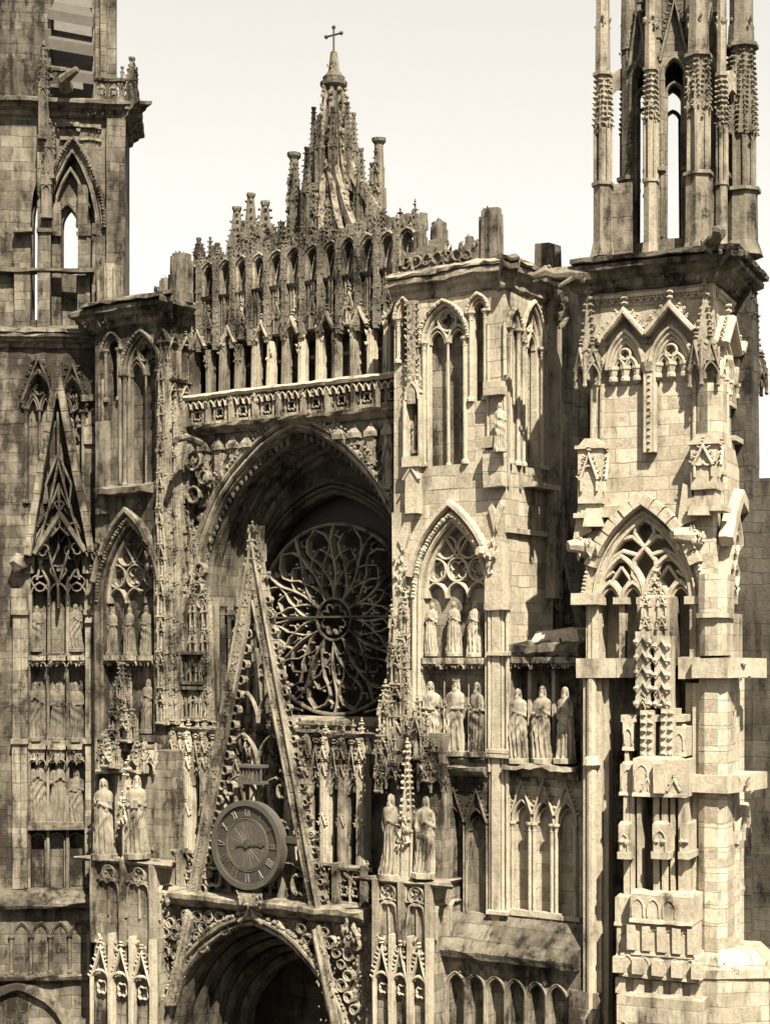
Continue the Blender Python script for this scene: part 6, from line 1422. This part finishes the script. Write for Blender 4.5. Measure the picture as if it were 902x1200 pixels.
def garg(t, fr, u, z, d, dx, L, name='gargoyle'):
    m = MB(); p = Vector(fr.pt(u, z, d)); v = Vector(dx).normalized(); up = Vector((0, 0, 1))
    m.tube([p-v*.3, p, p+v*L*.3+up*.05, p+v*L*.55+up*.02, p+v*L*.75+up*.10, p+v*L-up*.02], [.20, .22, .17, .13, .17, .08], 8)
    s_ = v.cross(up); m.tube([p+v*L*.2-up*.1+s_*.15, p+v*L*.45-up*.28+s_*.12], [.07, .05], 6); m.tube([p+v*L*.2-up*.1-s_*.15, p+v*L*.45-up*.28-s_*.12], [.07, .05], 6)
    m.tube([p+v*L*.8-up*.02, p+v*L*.98-up*.14], [.07, .04], 6); m.blob(p+v*L*.68+up*.2+s_*.1, .06); m.blob(p+v*L*.68+up*.2-s_*.1, .06); m.lumps(fr, u-.2, u+.1, z-.2, z+.15, d+.15, 14, .08)
    return m.build(name, 'darkp', t, .02)
garg(TR, FT, 0, t_(319), .4, (-.85, -.45, 0), 1.35); garg(TR, FT, TW, t_(302), .4, (.6, -.8, .1), 1.1)
# lantern crown
LN = thing('lantern_crown', 'tall open lantern of slender piers crowning the pale right tower against the sky', 'lantern', FT.pt(TW/2, t_(298), -1.6))
zl = lambda y: FT.z(790, y, -1.6); ZB = t_(304)
lc = (1.78, -1.75); rr = 1.26; A0_ = -R(15)
for k in range(8):
    a = math.pi/4*(k+.5)+A0_; u, d = lc[0]+rr*math.cos(a), lc[1]+rr*math.sin(a); m = MB()
    f = FT.shift(u, d); f = Fr(f.x, f.y, FT.yaw+90-math.degrees(a)+0)
    m.ngon(FT, u, d, .19, ZB, zl(60), 6, .9); m.ngon(FT, u, d, .28, ZB, ZB+.5, 6, .8); m.ngon(FT, u, d, .33, zl(215), zl(211), 6)
    for q_ in (-.2, .2): m.lathe(FT, u+q_*math.sin(a), d-q_*math.cos(a), [(.06, ZB+.4), (.06, zl(110))], 6)
    m.ngon(FT, u, d, .22, zl(62), zl(-60), 6, .8); m.lumps(FT, u-.25, u+.25, zl(80), zl(40), d, 26, .08, .25); m.build('pier', 'dark', LN, .01)
for k in range(8):
    a0, a1 = math.pi/4*(k+.5)+A0_, math.pi/4*(k+1.5)+A0_; am = (a0+a1)/2
    p0 = Vector((lc[0]+rr*math.cos(a0), lc[1]+rr*math.sin(a0), 0)); p1 = Vector((lc[0]+rr*math.cos(a1), lc[1]+rr*math.sin(a1), 0))
    g0 = FT.pt(p1.x, 0, p1.y); g1 = FT.pt(p0.x, 0, p0.y); f = Fr(g0[0], g0[1], math.degrees(math.atan2(g1[1]-g0[1], g1[0]-g0[0]))); L = (p1-p0).length
    m = MB(); skin(m, f, 0, L, zl(108), zl(78), -.12, .1, [(.17, L-.17, [(zl(108)-.001, zl(107), zl(84))])])
    m.rib(f, [(.17, zl(290)), (.17, zl(107))]+arch(.17, L-.17, zl(107), zl(84), 6)+[(L-.17, zl(107)), (L-.17, zl(290))], .12, -.1, .16)
    m.rib(f, [(.27, zl(290)), (.27, zl(125))]+arch(.27, L-.27, zl(125), zl(112), 6)+[(L-.27, zl(125)), (L-.27, zl(290))], .08, -.12, .06)
    gable(m, f, L/2, zl(88), L/2-.12, zl(20)-zl(88), -.05, .18, .1, .07, True, .22); m.box(f, 0, L, zl(78), zl(-50), -.2, -.05)
    m.box(f, 0, L, ZB, zl(292), -.15, .15); m.build('lancet', 'dark', LN, .008)
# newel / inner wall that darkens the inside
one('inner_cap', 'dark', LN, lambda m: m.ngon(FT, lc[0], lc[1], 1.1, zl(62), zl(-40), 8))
def opier(px, d, y_shelf, y_canb, y_cant, w_, mat='mid', n=6, wide=0):
    u = FT.u(px, d); zz = lambda y: FT.z(px, y, d); m = MB()
    m.ngon(FT, u, d, w_*.72, zz(298), zz(y_shelf), n, .96); m.ngon(FT, u, d, w_*.95, zz(302), zz(285), n, .78); m.ngon(FT, u, d, w_*.85, zz(y_shelf+2), zz(y_shelf-2), n)
    m.ngon(FT, u, d, w_*.5, zz(y_shelf), zz(-20), n)
    for k in range(n): a = 2*math.pi*(k+.5)/n; m.lathe(FT, u+w_*.55*math.cos(a), d+w_*.55*math.sin(a), [(.055, zz(y_shelf)), (.055, zz(y_canb))], 6)
    for k in range(n): a = 2*math.pi*(k)/n+.5; spirelet(m, FT, u+w_*.5*math.cos(a), d+w_*.5*math.sin(a), w_*.2, zz(y_canb), zz(y_cant), 4, .055, False, .13)
    m.lumps(FT, u-w_*.6, u+w_*.6, zz(y_canb+8), zz(y_canb-22), d, 60, .07, w_*.6)
    m.ngon(FT, u, d, w_*.75, zz(y_cant-2), zz(y_cant-6), n); m.ngon(FT, u, d, w_*.58, zz(y_cant-4), zz(30), n, .92)
    m.lumps(FT, u-w_*.6, u+w_*.6, zz(32), zz(20), d, 26, .08, w_*.6); m.ngon(FT, u, d, w_*.3, zz(22), zz(-20), 4)
    return m.build('corner_pinnacle', mat, LN, .008), u
opier(706, -.3, 217, 150, 92, .36, 'midp'); opier(818, -.2, 205, 130, 70, .48, 'midp'); opier(762, -.25, 212, 142, 85, .27, 'midp')
opier(845, -1.0, 216, 148, 92, .22, 'midp'); opier(733, -2.9, 217, 160, 95, .22, 'darkp'); opier(868, -2.3, 225, 160, 60, .62, 'darkp', 8)
m = MB(); m.box(FT, FT.u(697, -.4), FT.u(738, -.4), t_(304), FT.z(720, 224, -.4), -.9, -.4, .6); m.box(FT, FT.u(712, -.4), FT.u(738, -.4), FT.z(720, 224, -.4), FT.z(720, 214, -.4), -.7, -.5); m.build('parapet_wall', 'mid', LN)
m = MB(); m.box(FTS, 1.0, 3.2, t_(304), FT.z(850, 218, -2), -.7, -.2, .6); m.build('parapet_wall', 'dark', LN)
for a, b, y0, y1 in (((706, -.4), (738, -1.6), 112, 98), ((846, -1.2), (858, -1.9), 112, 100), ((850, -2), (800, -2.2), 118, 98)):
    ua_ = FT.at(a[0], y0, a[1]); ub2 = FT.at(b[0], y1, b[1]); fly(FT.pt(ua_[0], ua_[1], a[1]), FT.pt(ub2[0], ub2[1], b[1]), -.25, .2, 8, False).build('flying_strut', 'midp', LN, .01)

# ================================================================== LEFT TOWER
FL = Fr(-10.9, -.35, 40)
LT = thing('bell_tower', 'tall dark bell tower on the left edge with openwork gable and louvred belfry', 'bell tower', FL.pt(-2, 0, -1.5))
l_ = lambda y, px=65: FL.z(px, y, 0)
XL = FL.u(-30, 0); XR = FL.u(113, 0)
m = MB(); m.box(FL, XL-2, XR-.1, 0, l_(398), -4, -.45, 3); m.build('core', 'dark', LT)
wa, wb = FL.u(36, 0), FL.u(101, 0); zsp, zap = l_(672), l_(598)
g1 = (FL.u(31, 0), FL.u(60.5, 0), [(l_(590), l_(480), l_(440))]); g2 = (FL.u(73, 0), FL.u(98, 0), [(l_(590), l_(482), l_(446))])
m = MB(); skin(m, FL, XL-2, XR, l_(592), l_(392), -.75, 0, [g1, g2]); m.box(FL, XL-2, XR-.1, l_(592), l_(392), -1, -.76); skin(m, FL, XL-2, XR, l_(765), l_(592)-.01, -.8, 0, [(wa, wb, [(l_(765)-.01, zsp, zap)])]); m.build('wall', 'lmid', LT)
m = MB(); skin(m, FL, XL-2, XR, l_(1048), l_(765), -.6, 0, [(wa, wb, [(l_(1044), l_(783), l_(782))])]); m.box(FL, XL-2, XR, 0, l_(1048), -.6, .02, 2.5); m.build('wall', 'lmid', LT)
for (a, b, q), px in ((g1, 46), (g2, 86)):
    m = MB(); mt = MB(); q = q[0]; window(m, mt, FL, a, b, q[0], q[1], q[2], 0, .45, 2, .08, 2, .06, True, .08); gable(m, FL, (a+b)/2, q[1]+.2, (b-a)/2+.15, q[2]-q[1]+.35, .02, .18, .13, .07, False, .2)
    o = m.build('window', 'lmidp', LT, .02); mt.build('tracery', 'lmidp', o)
# openwork window with flowing tracery
m = MB(); mt = MB(); archmould(m, FL, wa, wb, zsp, zsp, zap, -.1, .25, .13, 2, .06)
o = m.build('window', 'lmidp', LT, .02)
W_ = wb-wa; H_ = zap-zsp; P = lambda x, y: (wa+W_*x, zsp+H_*y)
mt.rib(FL, arch(wa+.05, wb-.05, zsp, zap-.05, 10), .12, -.4, .1)
for C in ([(.5, -.55), (.5, -.2), (.38, .15), (.30, .5), (.42, .85)], [(.5, -.2), (.62, .15), (.72, .45), (.60, .85)], [(.33, -.5), (.33, -.15), (.18, .1), (.12, .35)], [(.67, -.5), (.67, -.15), (.84, .1), (.9, .35)], [(.12, -.1), (.22, .3), (.36, .62)], [(.88, -.1), (.8, .3), (.66, .62)], [(.38, .15), (.5, .4), (.5, .9)]): mt.rib(FL, [P(*c) for c in C], .085, -.35, .05)
for x, y, r_ in ((.17, -.15, .16), (.5, .02, .15), (.83, -.15, .16), (.25, .35, .14), (.75, .35, .14), (.5, .62, .13)): mt.rib(FL, circ(*P(x, y), W_*r_, 14, 3, .35), .06, -.32, .0, True)
for i in range(3): q = W_/3; mt.rib(FL, arch(wa+q*i, wa+q*(i+1), zsp-.75, zsp-.3, 5), .07, -.35, 0)
for i in (0, 1, 2, 3): x = wa+W_*i/3; mt.box(FL, x-.05, x+.05, l_(765), zsp-.7, -.4, 0, .8)
mt.build('tracery', 'lmidp', o)
# freestanding openwork gable in front
m = MB(); gA = FL.at(67, 436, .35); gL = FL.at(33, 652, .35); gR = FL.at(108, 648, .35)
for e_, s_ in ((gL, -1), (gR, 1)):
    n = 9
    for i in range(n):
        t0, t1 = i/n, (i+1)/n-.004; a = (gA[0]+(e_[0]-gA[0])*t0, gA[1]+(e_[1]-gA[1])*t0); b = (gA[0]+(e_[0]-gA[0])*t1, gA[1]+(e_[1]-gA[1])*t1); m.rib(FL, [a, b], .25, .15, .62+rs(-.01, .01), False, .85)
m.box(FL, gA[0]-.17, gA[0]+.17, gA[1]-.9, gA[1]+.35, .15, .55); m.box(FL, gA[0]-.25, gA[0]+.25, gA[1]-.75, gA[1]-.6, .1, .6); o = m.build('openwork_gable', 'mid', LT, .02)
mt = MB(); gm = lambda x, t: (gA[0]+(gL[0]+(gR[0]-gL[0])*x-gA[0])*t, gA[1]+(gL[1]+(gR[1]-gL[1])*x-gA[1])*t)
for C in ([(.5, .22), (.5, .5), (.3, .72), (.15, .95)], [(.5, .5), (.7, .72), (.85, .95)], [(.5, .45), (.18, .62), (.3, .75), (.5, .62), (.7, .75), (.82, .62), (.5, .45)], [(.5, .62), (.5, .85), (.35, .9)], [(.5, .85), (.65, .9)]): mt.rib(FL, [gm(*c) for c in C], .08, .22, .45)
for x, t, r_ in ((.3, .86, .22), (.7, .86, .22), (.5, .73, .15), (.22, .97, .2), (.78, .97, .2)): mt.rib(FL, circ(*gm(x, t), r_, 12, 3, .35), .06, .22, .42, True)
mt.rib(FL, [gm(.1, .99), gm(.5, .78), gm(.9, .99)], .2, .15, .5)
mt.build('tracery', 'lmidp', o)
def canL(pxs, y0, y1): canopies(LT, FL, pxs, y0, y1, -.08, 21)
canL((44, 67, 90), 781, 768); canL((44, 67, 90), 896, 872)
m = MB()
for px in (56, 79): u = FL.u(px, 0); m.box(FL, u-.045, u+.045, l_(1044), l_(783), -.6, -.12, 1)
m.build('niche_divider', 'lmidp', LT)
one('niche_back', 'soot_shade', LT, lambda m: m.box(FL, wa-.1, wb+.1, l_(1044), zap+.1, -.62, -.56))  # dark sheet with the niche shade put into its colour
m = MB(); m.box(FL, wa-.1, wb+.1, l_(972), l_(967), -.6, .12); m.box(FL, wa, wb, l_(874), l_(868), -.6, .05); m.lumps(FL, wa, wb, l_(778), l_(768), .1, 30, .12); m.build('statue_ledge', 'lmidp', LT, .03)
for px in (45, 67, 90):
    a, b = FL.u(px-9, -.3), FL.u(px+9, -.3); one('blind_arch', 'lmidp', LT, lambda m: m.rib(FL, [(a, l_(1040))]+arch(a, b, l_(986), l_(977), 4)+[(b, l_(1040))], .06, -.6, -.2))
m = MB()
for u_, w_ in ((FL.u(20, .2), .26), (FL.u(29, .2), .2), (FL.u(106, .1), .3)):
    m.box(FL, u_-w_/2, u_+w_/2, l_(1040), l_(718), 0, .25, .9)
    for y in (718, 868): m.box(FL, u_-w_*.7, u_+w_*.7, l_(y+3), l_(y-3), 0, .34)
m.box(FL, FL.u(14, .2), FL.u(32, .2), l_(716), l_(690), 0, .35); m.blob(FL.pt(FL.u(24, .2), l_(660), .3), .3, .4, .35)
m.ngon(FL, FL.u(107, .1), .15, .3, l_(730), l_(718), 4, .2); m.build('corner_shaft', 'mid', LT, .02)
m = MB(); m.mould(FL, XL-2, XR, [(0, l_(1062)), (.9, l_(1060)), (.95, l_(1056)), (.25, l_(1042)), (0, l_(1040))], .5, .04); m.box(FL, XL-2, XR-.1, 0, l_(1060), -.4, .5, 2.5); m.build('sloping_plinth', 'dark', LT)
n = 7; s_ = .62
for i in range(n):
    a = FL.u(14, .5)+s_*i; one('blind_arch', 'lmidp', LT, lambda m: (archmould(m, FL, a+.07, a+s_-.07, l_(1135), l_(1095), l_(1080), .48, .62, .05, 2), m.col(FL, a, .58, l_(1136), l_(1092), .05)))
m = MB(); m.mould(FL, XL-2, XR-.1, [(.4, l_(1146)), (.75, l_(1143)), (.8, l_(1138)), (.4, l_(1134))], .4, .03); m.rib(FL, arch(FL.u(0, .5)-1.2, FL.u(86, .5), l_(1230), l_(1150), 12), .4, .4, .75); m.build('string_course', 'lmidp', LT, .03)
# middle cornice
m = MB(); cornice(m, FL, XL-2, XR+.15, l_(410), l_(392), 0, .4, .35, .03, 0, .4); m.mould(FL, XL-2, XR+.2, [(-.5, l_(392)), (.45, l_(392)), (.4, l_(388)), (-.3, l_(380)), (-.8, l_(379))], .3, .04, 0, .4); m.lumps(FL, XL, XR, l_(404), l_(398), .15, 90, .09); m.build('cornice', 'darkp', LT, .03)
m = MB(); m.lumps(FL, FL.u(78, 0), XR, l_(500), l_(430), .0, 50, .13, .03); m.stones(FL, FL.u(96, 0), XR, l_(470), l_(462), 0, .2, .4, .05); m.stones(FL, FL.u(98, 0), XR, l_(520), l_(500), 0, .12, .5, .08); m.build('rough_masonry', 'mid', LT, .03)
# belfry
DB = -1.0; bz = lambda y, px=90: FL.z(px, y, DB); bu = lambda px, d=DB: FL.u(px, d)
BR = bu(146)
m = MB(); s1 = (bu(37.5), bu(48), [(bz(372), bz(262), bz(225))]); s2 = (bu(72), bu(90), [(bz(318), bz(262), bz(240))])
BA0, BA1 = bu(57), bu(112); skin(m, FL, XL-2, BR, l_(395), bz(128), DB-.5, DB, [(bu(36), bu(50), [(bz(376), bz(262), bz(215))]), (BA0, BA1, [(l_(394), bz(268), bz(178))])]); skin(m, FL, XL-2, BR, l_(395), bz(128), DB-1.0, DB-.52, [s1, s2]); m.box(FL, BR-.5, BR, l_(395), bz(128), DB-3.4, DB-1.0, 2); m.build('belfry_wall', 'dark', LT)
m = MB(); mt = MB(); A0, A1 = bu(58), bu(113)
archmould(m, FL, A0, A1, None, bz(268), bz(175), DB-.1, DB+.18, .13, 3, .06)
for px, w_, y1, e_ in ((28, .5, 300, .3), (53, .42, 170, .35), (66, .30, 235, -.2), (97, .34, 215, -.1), (104, .14, 262, -.05), (111, .12, 262, .15)):
    u = bu(px); m.box(FL, u-w_/2, u+w_/2, l_(392), bz(y1), DB-.55, DB+e_, 1); m.box(FL, u-w_*.6, u+w_*.6, bz(276), bz(271), DB, DB+e_+.08)
m.box(FL, bu(126), BR+.05, l_(392), bz(140), DB, DB+.3, 1); m.mould(FL, XL, bu(112), [(DB, bz(322)), (DB+.4, bz(322)), (DB+.4, bz(318)), (DB, bz(316))], .4, .02)
m.build('belfry_pier', 'dark', LT, .03)
m = MB()
for px, y0, y1 in ((60, 215, 150), (53, 170, 60), (57, 260, 190)): u = bu(px); pinnacle(m, FL, u, DB+.45, bz(y0), bz(y0)+(bz(y1)-bz(y0))*.55, bz(y1), .32, False, gap=.2); m.lumps(FL, u-.3, u+.3, bz(y0)+(bz(y1)-bz(y0))*.4, bz(y1), DB+.5, 30, .1)
m.build('belfry_pinnacle', 'darkp', LT, .03)
m = MB()
m.rib(FL, arch(A0+.2, bu(92), bz(262), bz(236), 6), .12, DB-.6, DB-.25); m.rib(FL, arch(A0+.15, A1-.35, bz(250), bz(196), 8), .12, DB-.6, DB-.2); m.rib(FL, arch(bu(90), A1-.05, bz(262), bz(232), 6), .1, DB-.6, DB-.25); m.build('belfry_tracery', 'lmidp', LT)
m = MB(); m.lumps(FL, bu(66), bu(118), bz(170), bz(142), DB, 60, .12, .03); m.stones(FL, bu(66), bu(120), bz(150), bz(145), DB, DB+.12, .4, .04); m.stones(FL, bu(70), bu(120), bz(165), bz(160), DB, DB+.1, .5, .04); m.build('rough_masonry', 'mid', LT, .04)
FBS = FL.side(BR, DB)
m = MB(); cornice(m, FL, XL-2, BR+.1, bz(140), bz(120), DB, .55, .35, .02, 0, 1); cornice(m, FBS, 0, 3, bz(140), bz(120), 0, .55, .35, .02, 1, 0); m.lumps(FL, bu(60), BR, bz(136), bz(130), DB+.25, 40, .09); m.box(FL, XL-2, BR, bz(128), bz(119), DB-3.4, DB); m.build('belfry_cornice', 'darkp', LT, .02)
m = MB(); skin(m, FL, XL-2, bu(134, -1.6), bz(122), bz(-60), -2.3, -1.6, [(bu(61, -1.6), bu(108, -1.6), [(bz(112), bz(-40), bz(-55))])]); m.box(FL, bu(112, -1.4), bu(136, -1.4), bz(122), bz(-60), -2, -1.4, 1); m.box(FL, XL-2, bu(60, -1.3), bz(122), bz(-60), -2, -1.3, 1); m.box(FL, bu(118, -1.2), bu(125, -1.2), bz(122), bz(-60), -1.6, -1.2, 1); m.build('bell_stage_wall', 'dark', LT)
one('bell_stage_back', 'lead', LT, lambda m: m.box(FL, bu(50), bu(125), bz(122), bz(-60), -4.2, -4.0))
for y0, y1 in ((85, 70), (52, 34), (18, 0)):     # sloping louvre boards
    m = MB(); a, b = bu(58, -1.4), bu(110, -1.4); za, zb_ = bz(y0), bz(y1)
    m.hexa([FL.pt(a, za-.15, -1.1), FL.pt(b, za-.35, -1.1), FL.pt(b, za+.0, -1.1), FL.pt(a, za+.2, -1.1), FL.pt(a, zb_+.1, -2.2), FL.pt(b, zb_-.1, -2.2), FL.pt(b, zb_+.2, -2.2), FL.pt(a, zb_+.4, -2.2)])
    m.build('louvre', 'wood', LT, .02)
m = MB(); balus(m, FL, bu(112), BR+.3, bz(120), bz(94), DB+.35, .4, .08, .14); balus(m, FBS, 0, 2.5, bz(120), bz(94), .3, .4, .08, .14); balus(m, FL, bu(56), bu(78), bz(106), bz(82), DB+.2, .35, .08, .14); m.build('parapet', 'darkp', LT, .02)
m = MB(); pinnacle(m, FL, BR+.25, DB+.3, bz(130), bz(95), bz(72), .34, True, gap=.2); pinnacle(m, FL, bu(142), DB-.5, bz(118), bz(95), bz(72), .18, True, gap=.2); m.build('parapet_pinnacle', 'darkp', LT, .02)
stump(LT, FL, 130, 312, 355, DB+.5, .42, 'mid'); garg(LT, FL, FL.u(100, .3), l_(386), .3, (.7, -.7, 0), .8)
m = MB(); garg_u = bu(80); p = FL.pt(garg_u, bz(110), DB+.6); m.tube([p, (p[0]+.3, p[1]-.4, p[2]+.1), (p[0]+.9, p[1]-.4, p[2]+.3)], [.25, .2, .1], 7); m.build('gargoyle', 'darkp', LT, .03)

# ================================================================== NAVE ROOF AND AISLE
ru, rz = F0.at(650, 352, -5.2)
NR = thing('nave', 'dark slate nave roof and shadowed wall glimpsed between the buttress tower and the pale tower', 'church nave', (ru, 5, 0))
m = MB(); ez = 22.0; eu = ru+3.4
P = lambda u, z, y: (u, y, z)
n = 1
m.add([P(ru, rz, 5.2), P(eu, ez, 5.2), P(eu, ez, 13), P(ru, rz, 13), P(ru-3.4, ez, 5.2), P(ru-3.4, ez, 13), P(ru, rz-.3, 5.2), P(eu-.1, ez-.3, 5.2)], [(0, 1, 2, 3), (0, 3, 5, 4), (0, 4, 1), (2, 5, 3)]); m.build('roof', 'slate', NR, 0)
m = MB()
for i in range(4): y = 6.5+i*2; m.tube([P(ru+.1, rz, y), P(eu+.05, ez, y)], .05, 5)
m.tube([P(ru, rz+.05, 5.2), P(ru, rz+.05, 13)], .12, 6); m.build('roof_roll', 'lead', NR, 0)
m = MB(); m.box(F0, 4.0, 16.5, 0, 24.0, -18, -7.2, 3); m.box(F0, 4.5, 9.5, 0, 19, -7.2, -3.2, 3); m.build('wall', 'soot_shade', NR)  # shade on this back wall is put into its dark stone
m = MB(); u, z = F0.at(655, 716, -2.6); m.box(F0, RBR-.2, u, 0, z, -3.2, -2.3, 3); m.mould(F0, RBR-.2, u+.1, [(-2.6, z), (-2.1, z), (-2.0, z+.15), (-2.5, z+.25)], .3, .02); m.box(F0, RBR, u-.3, z-.9, z-.5, -2.3, -2.1); m.build('parapet', 'midp', NR)
m = MB(); u, z = F0.at(662, 745, -2.6); zt_ = F0.z(662, 665, -2.6); m.rib(F0, [(u-.45, z), (u, zt_), (u+.45, z)], .1, -2.7, -2.5); m.rib(F0, circ(u, z+.5, .25, 12, 4), .06, -2.7, -2.55, True); m.rib(F0, arch(u-.35, u+.35, z-.4, z+.1, 4), .06, -2.7, -2.5); m.build('gable', 'dark', NR)
m = MB(); m.box(FTS, 2.6, 3.6, 0, ts(560), -.3, .9, 2.5); m.box(F0, 13.0, 14.5, 0, F0.z(890, 560, -3), -5, -2.5, 3); m.box(F0, 12.4, 13.6, F0.z(880, 1068, -1.5), F0.z(880, 1060, -1.5), -2.5, -.4); m.build('far_shade_buttress', 'soot_shade', NR)  # added dark masses; shade at the right edge is set by colour

# unseen houses behind the viewer, added to block low sky and shade the square
HS = thing('sky_block_houses', 'unseen row of dark gabled houses added across the square to block low sky', 'light blocker', (10, -56, 0))
m = MB()
for i in range(12): x = -62+i*12; h = rs(17, 21); m.box(F0, x, x+11.9, 0, h, 47, 60); m.hpr(F0, [(x, 46.5), (x, 60.5), (x+11.9, 60.5), (x+11.9, 46.5)], h, h+rs(4, 6), .45)
m.build('wall', 'dark', HS, 0)

# ================================================================== STATUES
G = 'stone statues standing in niches of the facade'
st = statue
dk = 'statued'
st('veiled', F0, 506, 768, 704, dB-.2, 'veiled statue, leftmost of the upper row under the window tracery right of the arch', G)
st('slim', F0, 532, 768, 702, dB-.2, 'draped statue, middle of the upper row under the window tracery right of the arch', G, turn=8)
st('veiled', F0, 557, 769, 703, dB-.2, 'draped statue, rightmost of the upper row beside the corner shafts right of the arch', G, turn=-14)
st('capped', F0, 507, 883, 796, dB-.05, 'capped statue holding a book, leftmost of the three below the canopies right of the rose', G, turn=10)
st('crowned', F0, 533, 884, 794, dB-.05, 'crowned bearded king statue, centre of the three below the canopies right of the rose', G)
st('prophet', F0, 558, 885, 797, dB-.05, 'turbaned statue, right one of the three beside the corner shafts', G, turn=-10)
st('bearded', F0, 608, 893, 803, dN+.1, 'large bearded statue with sweeping robe, left in the niche wall with ruined top', G, turn=6)
st('prophet', F0, 636, 893, 801, dN+.05, 'large statue with a long cloak, middle of the niche wall with ruined top', G)
st('elder', F0, 662, 893, 802, dN+.05, 'large hooded statue with long beard, right in the niche wall beside the pale tower', G, turn=-8)
st('veiled', F0, 586, 529, 470, dB+.45, 'statue on the corner pier high on the pale buttress tower', G, turn=20)
st('slim', F0, 488, 531, 484, dB-.05, 'narrow worn statue inside the slim tabernacle beside the tall blind window', G, turn=30)
st('bearded', F0, 458, 1029, 926, 2.35, 'bearded statue on the left of the ornate pier right of the clock', G, turn=-10)
st('veiled', F0, 496, 1027, 930, 2.35, 'draped statue on the right of the ornate pier right of the clock', G, turn=24)
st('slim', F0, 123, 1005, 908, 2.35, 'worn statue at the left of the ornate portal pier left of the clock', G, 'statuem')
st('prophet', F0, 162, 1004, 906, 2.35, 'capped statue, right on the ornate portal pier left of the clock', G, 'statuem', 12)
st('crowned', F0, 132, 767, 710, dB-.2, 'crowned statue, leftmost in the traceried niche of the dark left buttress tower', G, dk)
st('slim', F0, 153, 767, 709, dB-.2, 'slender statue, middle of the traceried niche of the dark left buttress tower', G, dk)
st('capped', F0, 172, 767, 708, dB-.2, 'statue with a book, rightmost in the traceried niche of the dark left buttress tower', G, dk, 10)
st('bearded', F0, 173, 858, 793, dB-.1, 'bearded statue beside the crocketed crown of the left portal pier', G, dk)
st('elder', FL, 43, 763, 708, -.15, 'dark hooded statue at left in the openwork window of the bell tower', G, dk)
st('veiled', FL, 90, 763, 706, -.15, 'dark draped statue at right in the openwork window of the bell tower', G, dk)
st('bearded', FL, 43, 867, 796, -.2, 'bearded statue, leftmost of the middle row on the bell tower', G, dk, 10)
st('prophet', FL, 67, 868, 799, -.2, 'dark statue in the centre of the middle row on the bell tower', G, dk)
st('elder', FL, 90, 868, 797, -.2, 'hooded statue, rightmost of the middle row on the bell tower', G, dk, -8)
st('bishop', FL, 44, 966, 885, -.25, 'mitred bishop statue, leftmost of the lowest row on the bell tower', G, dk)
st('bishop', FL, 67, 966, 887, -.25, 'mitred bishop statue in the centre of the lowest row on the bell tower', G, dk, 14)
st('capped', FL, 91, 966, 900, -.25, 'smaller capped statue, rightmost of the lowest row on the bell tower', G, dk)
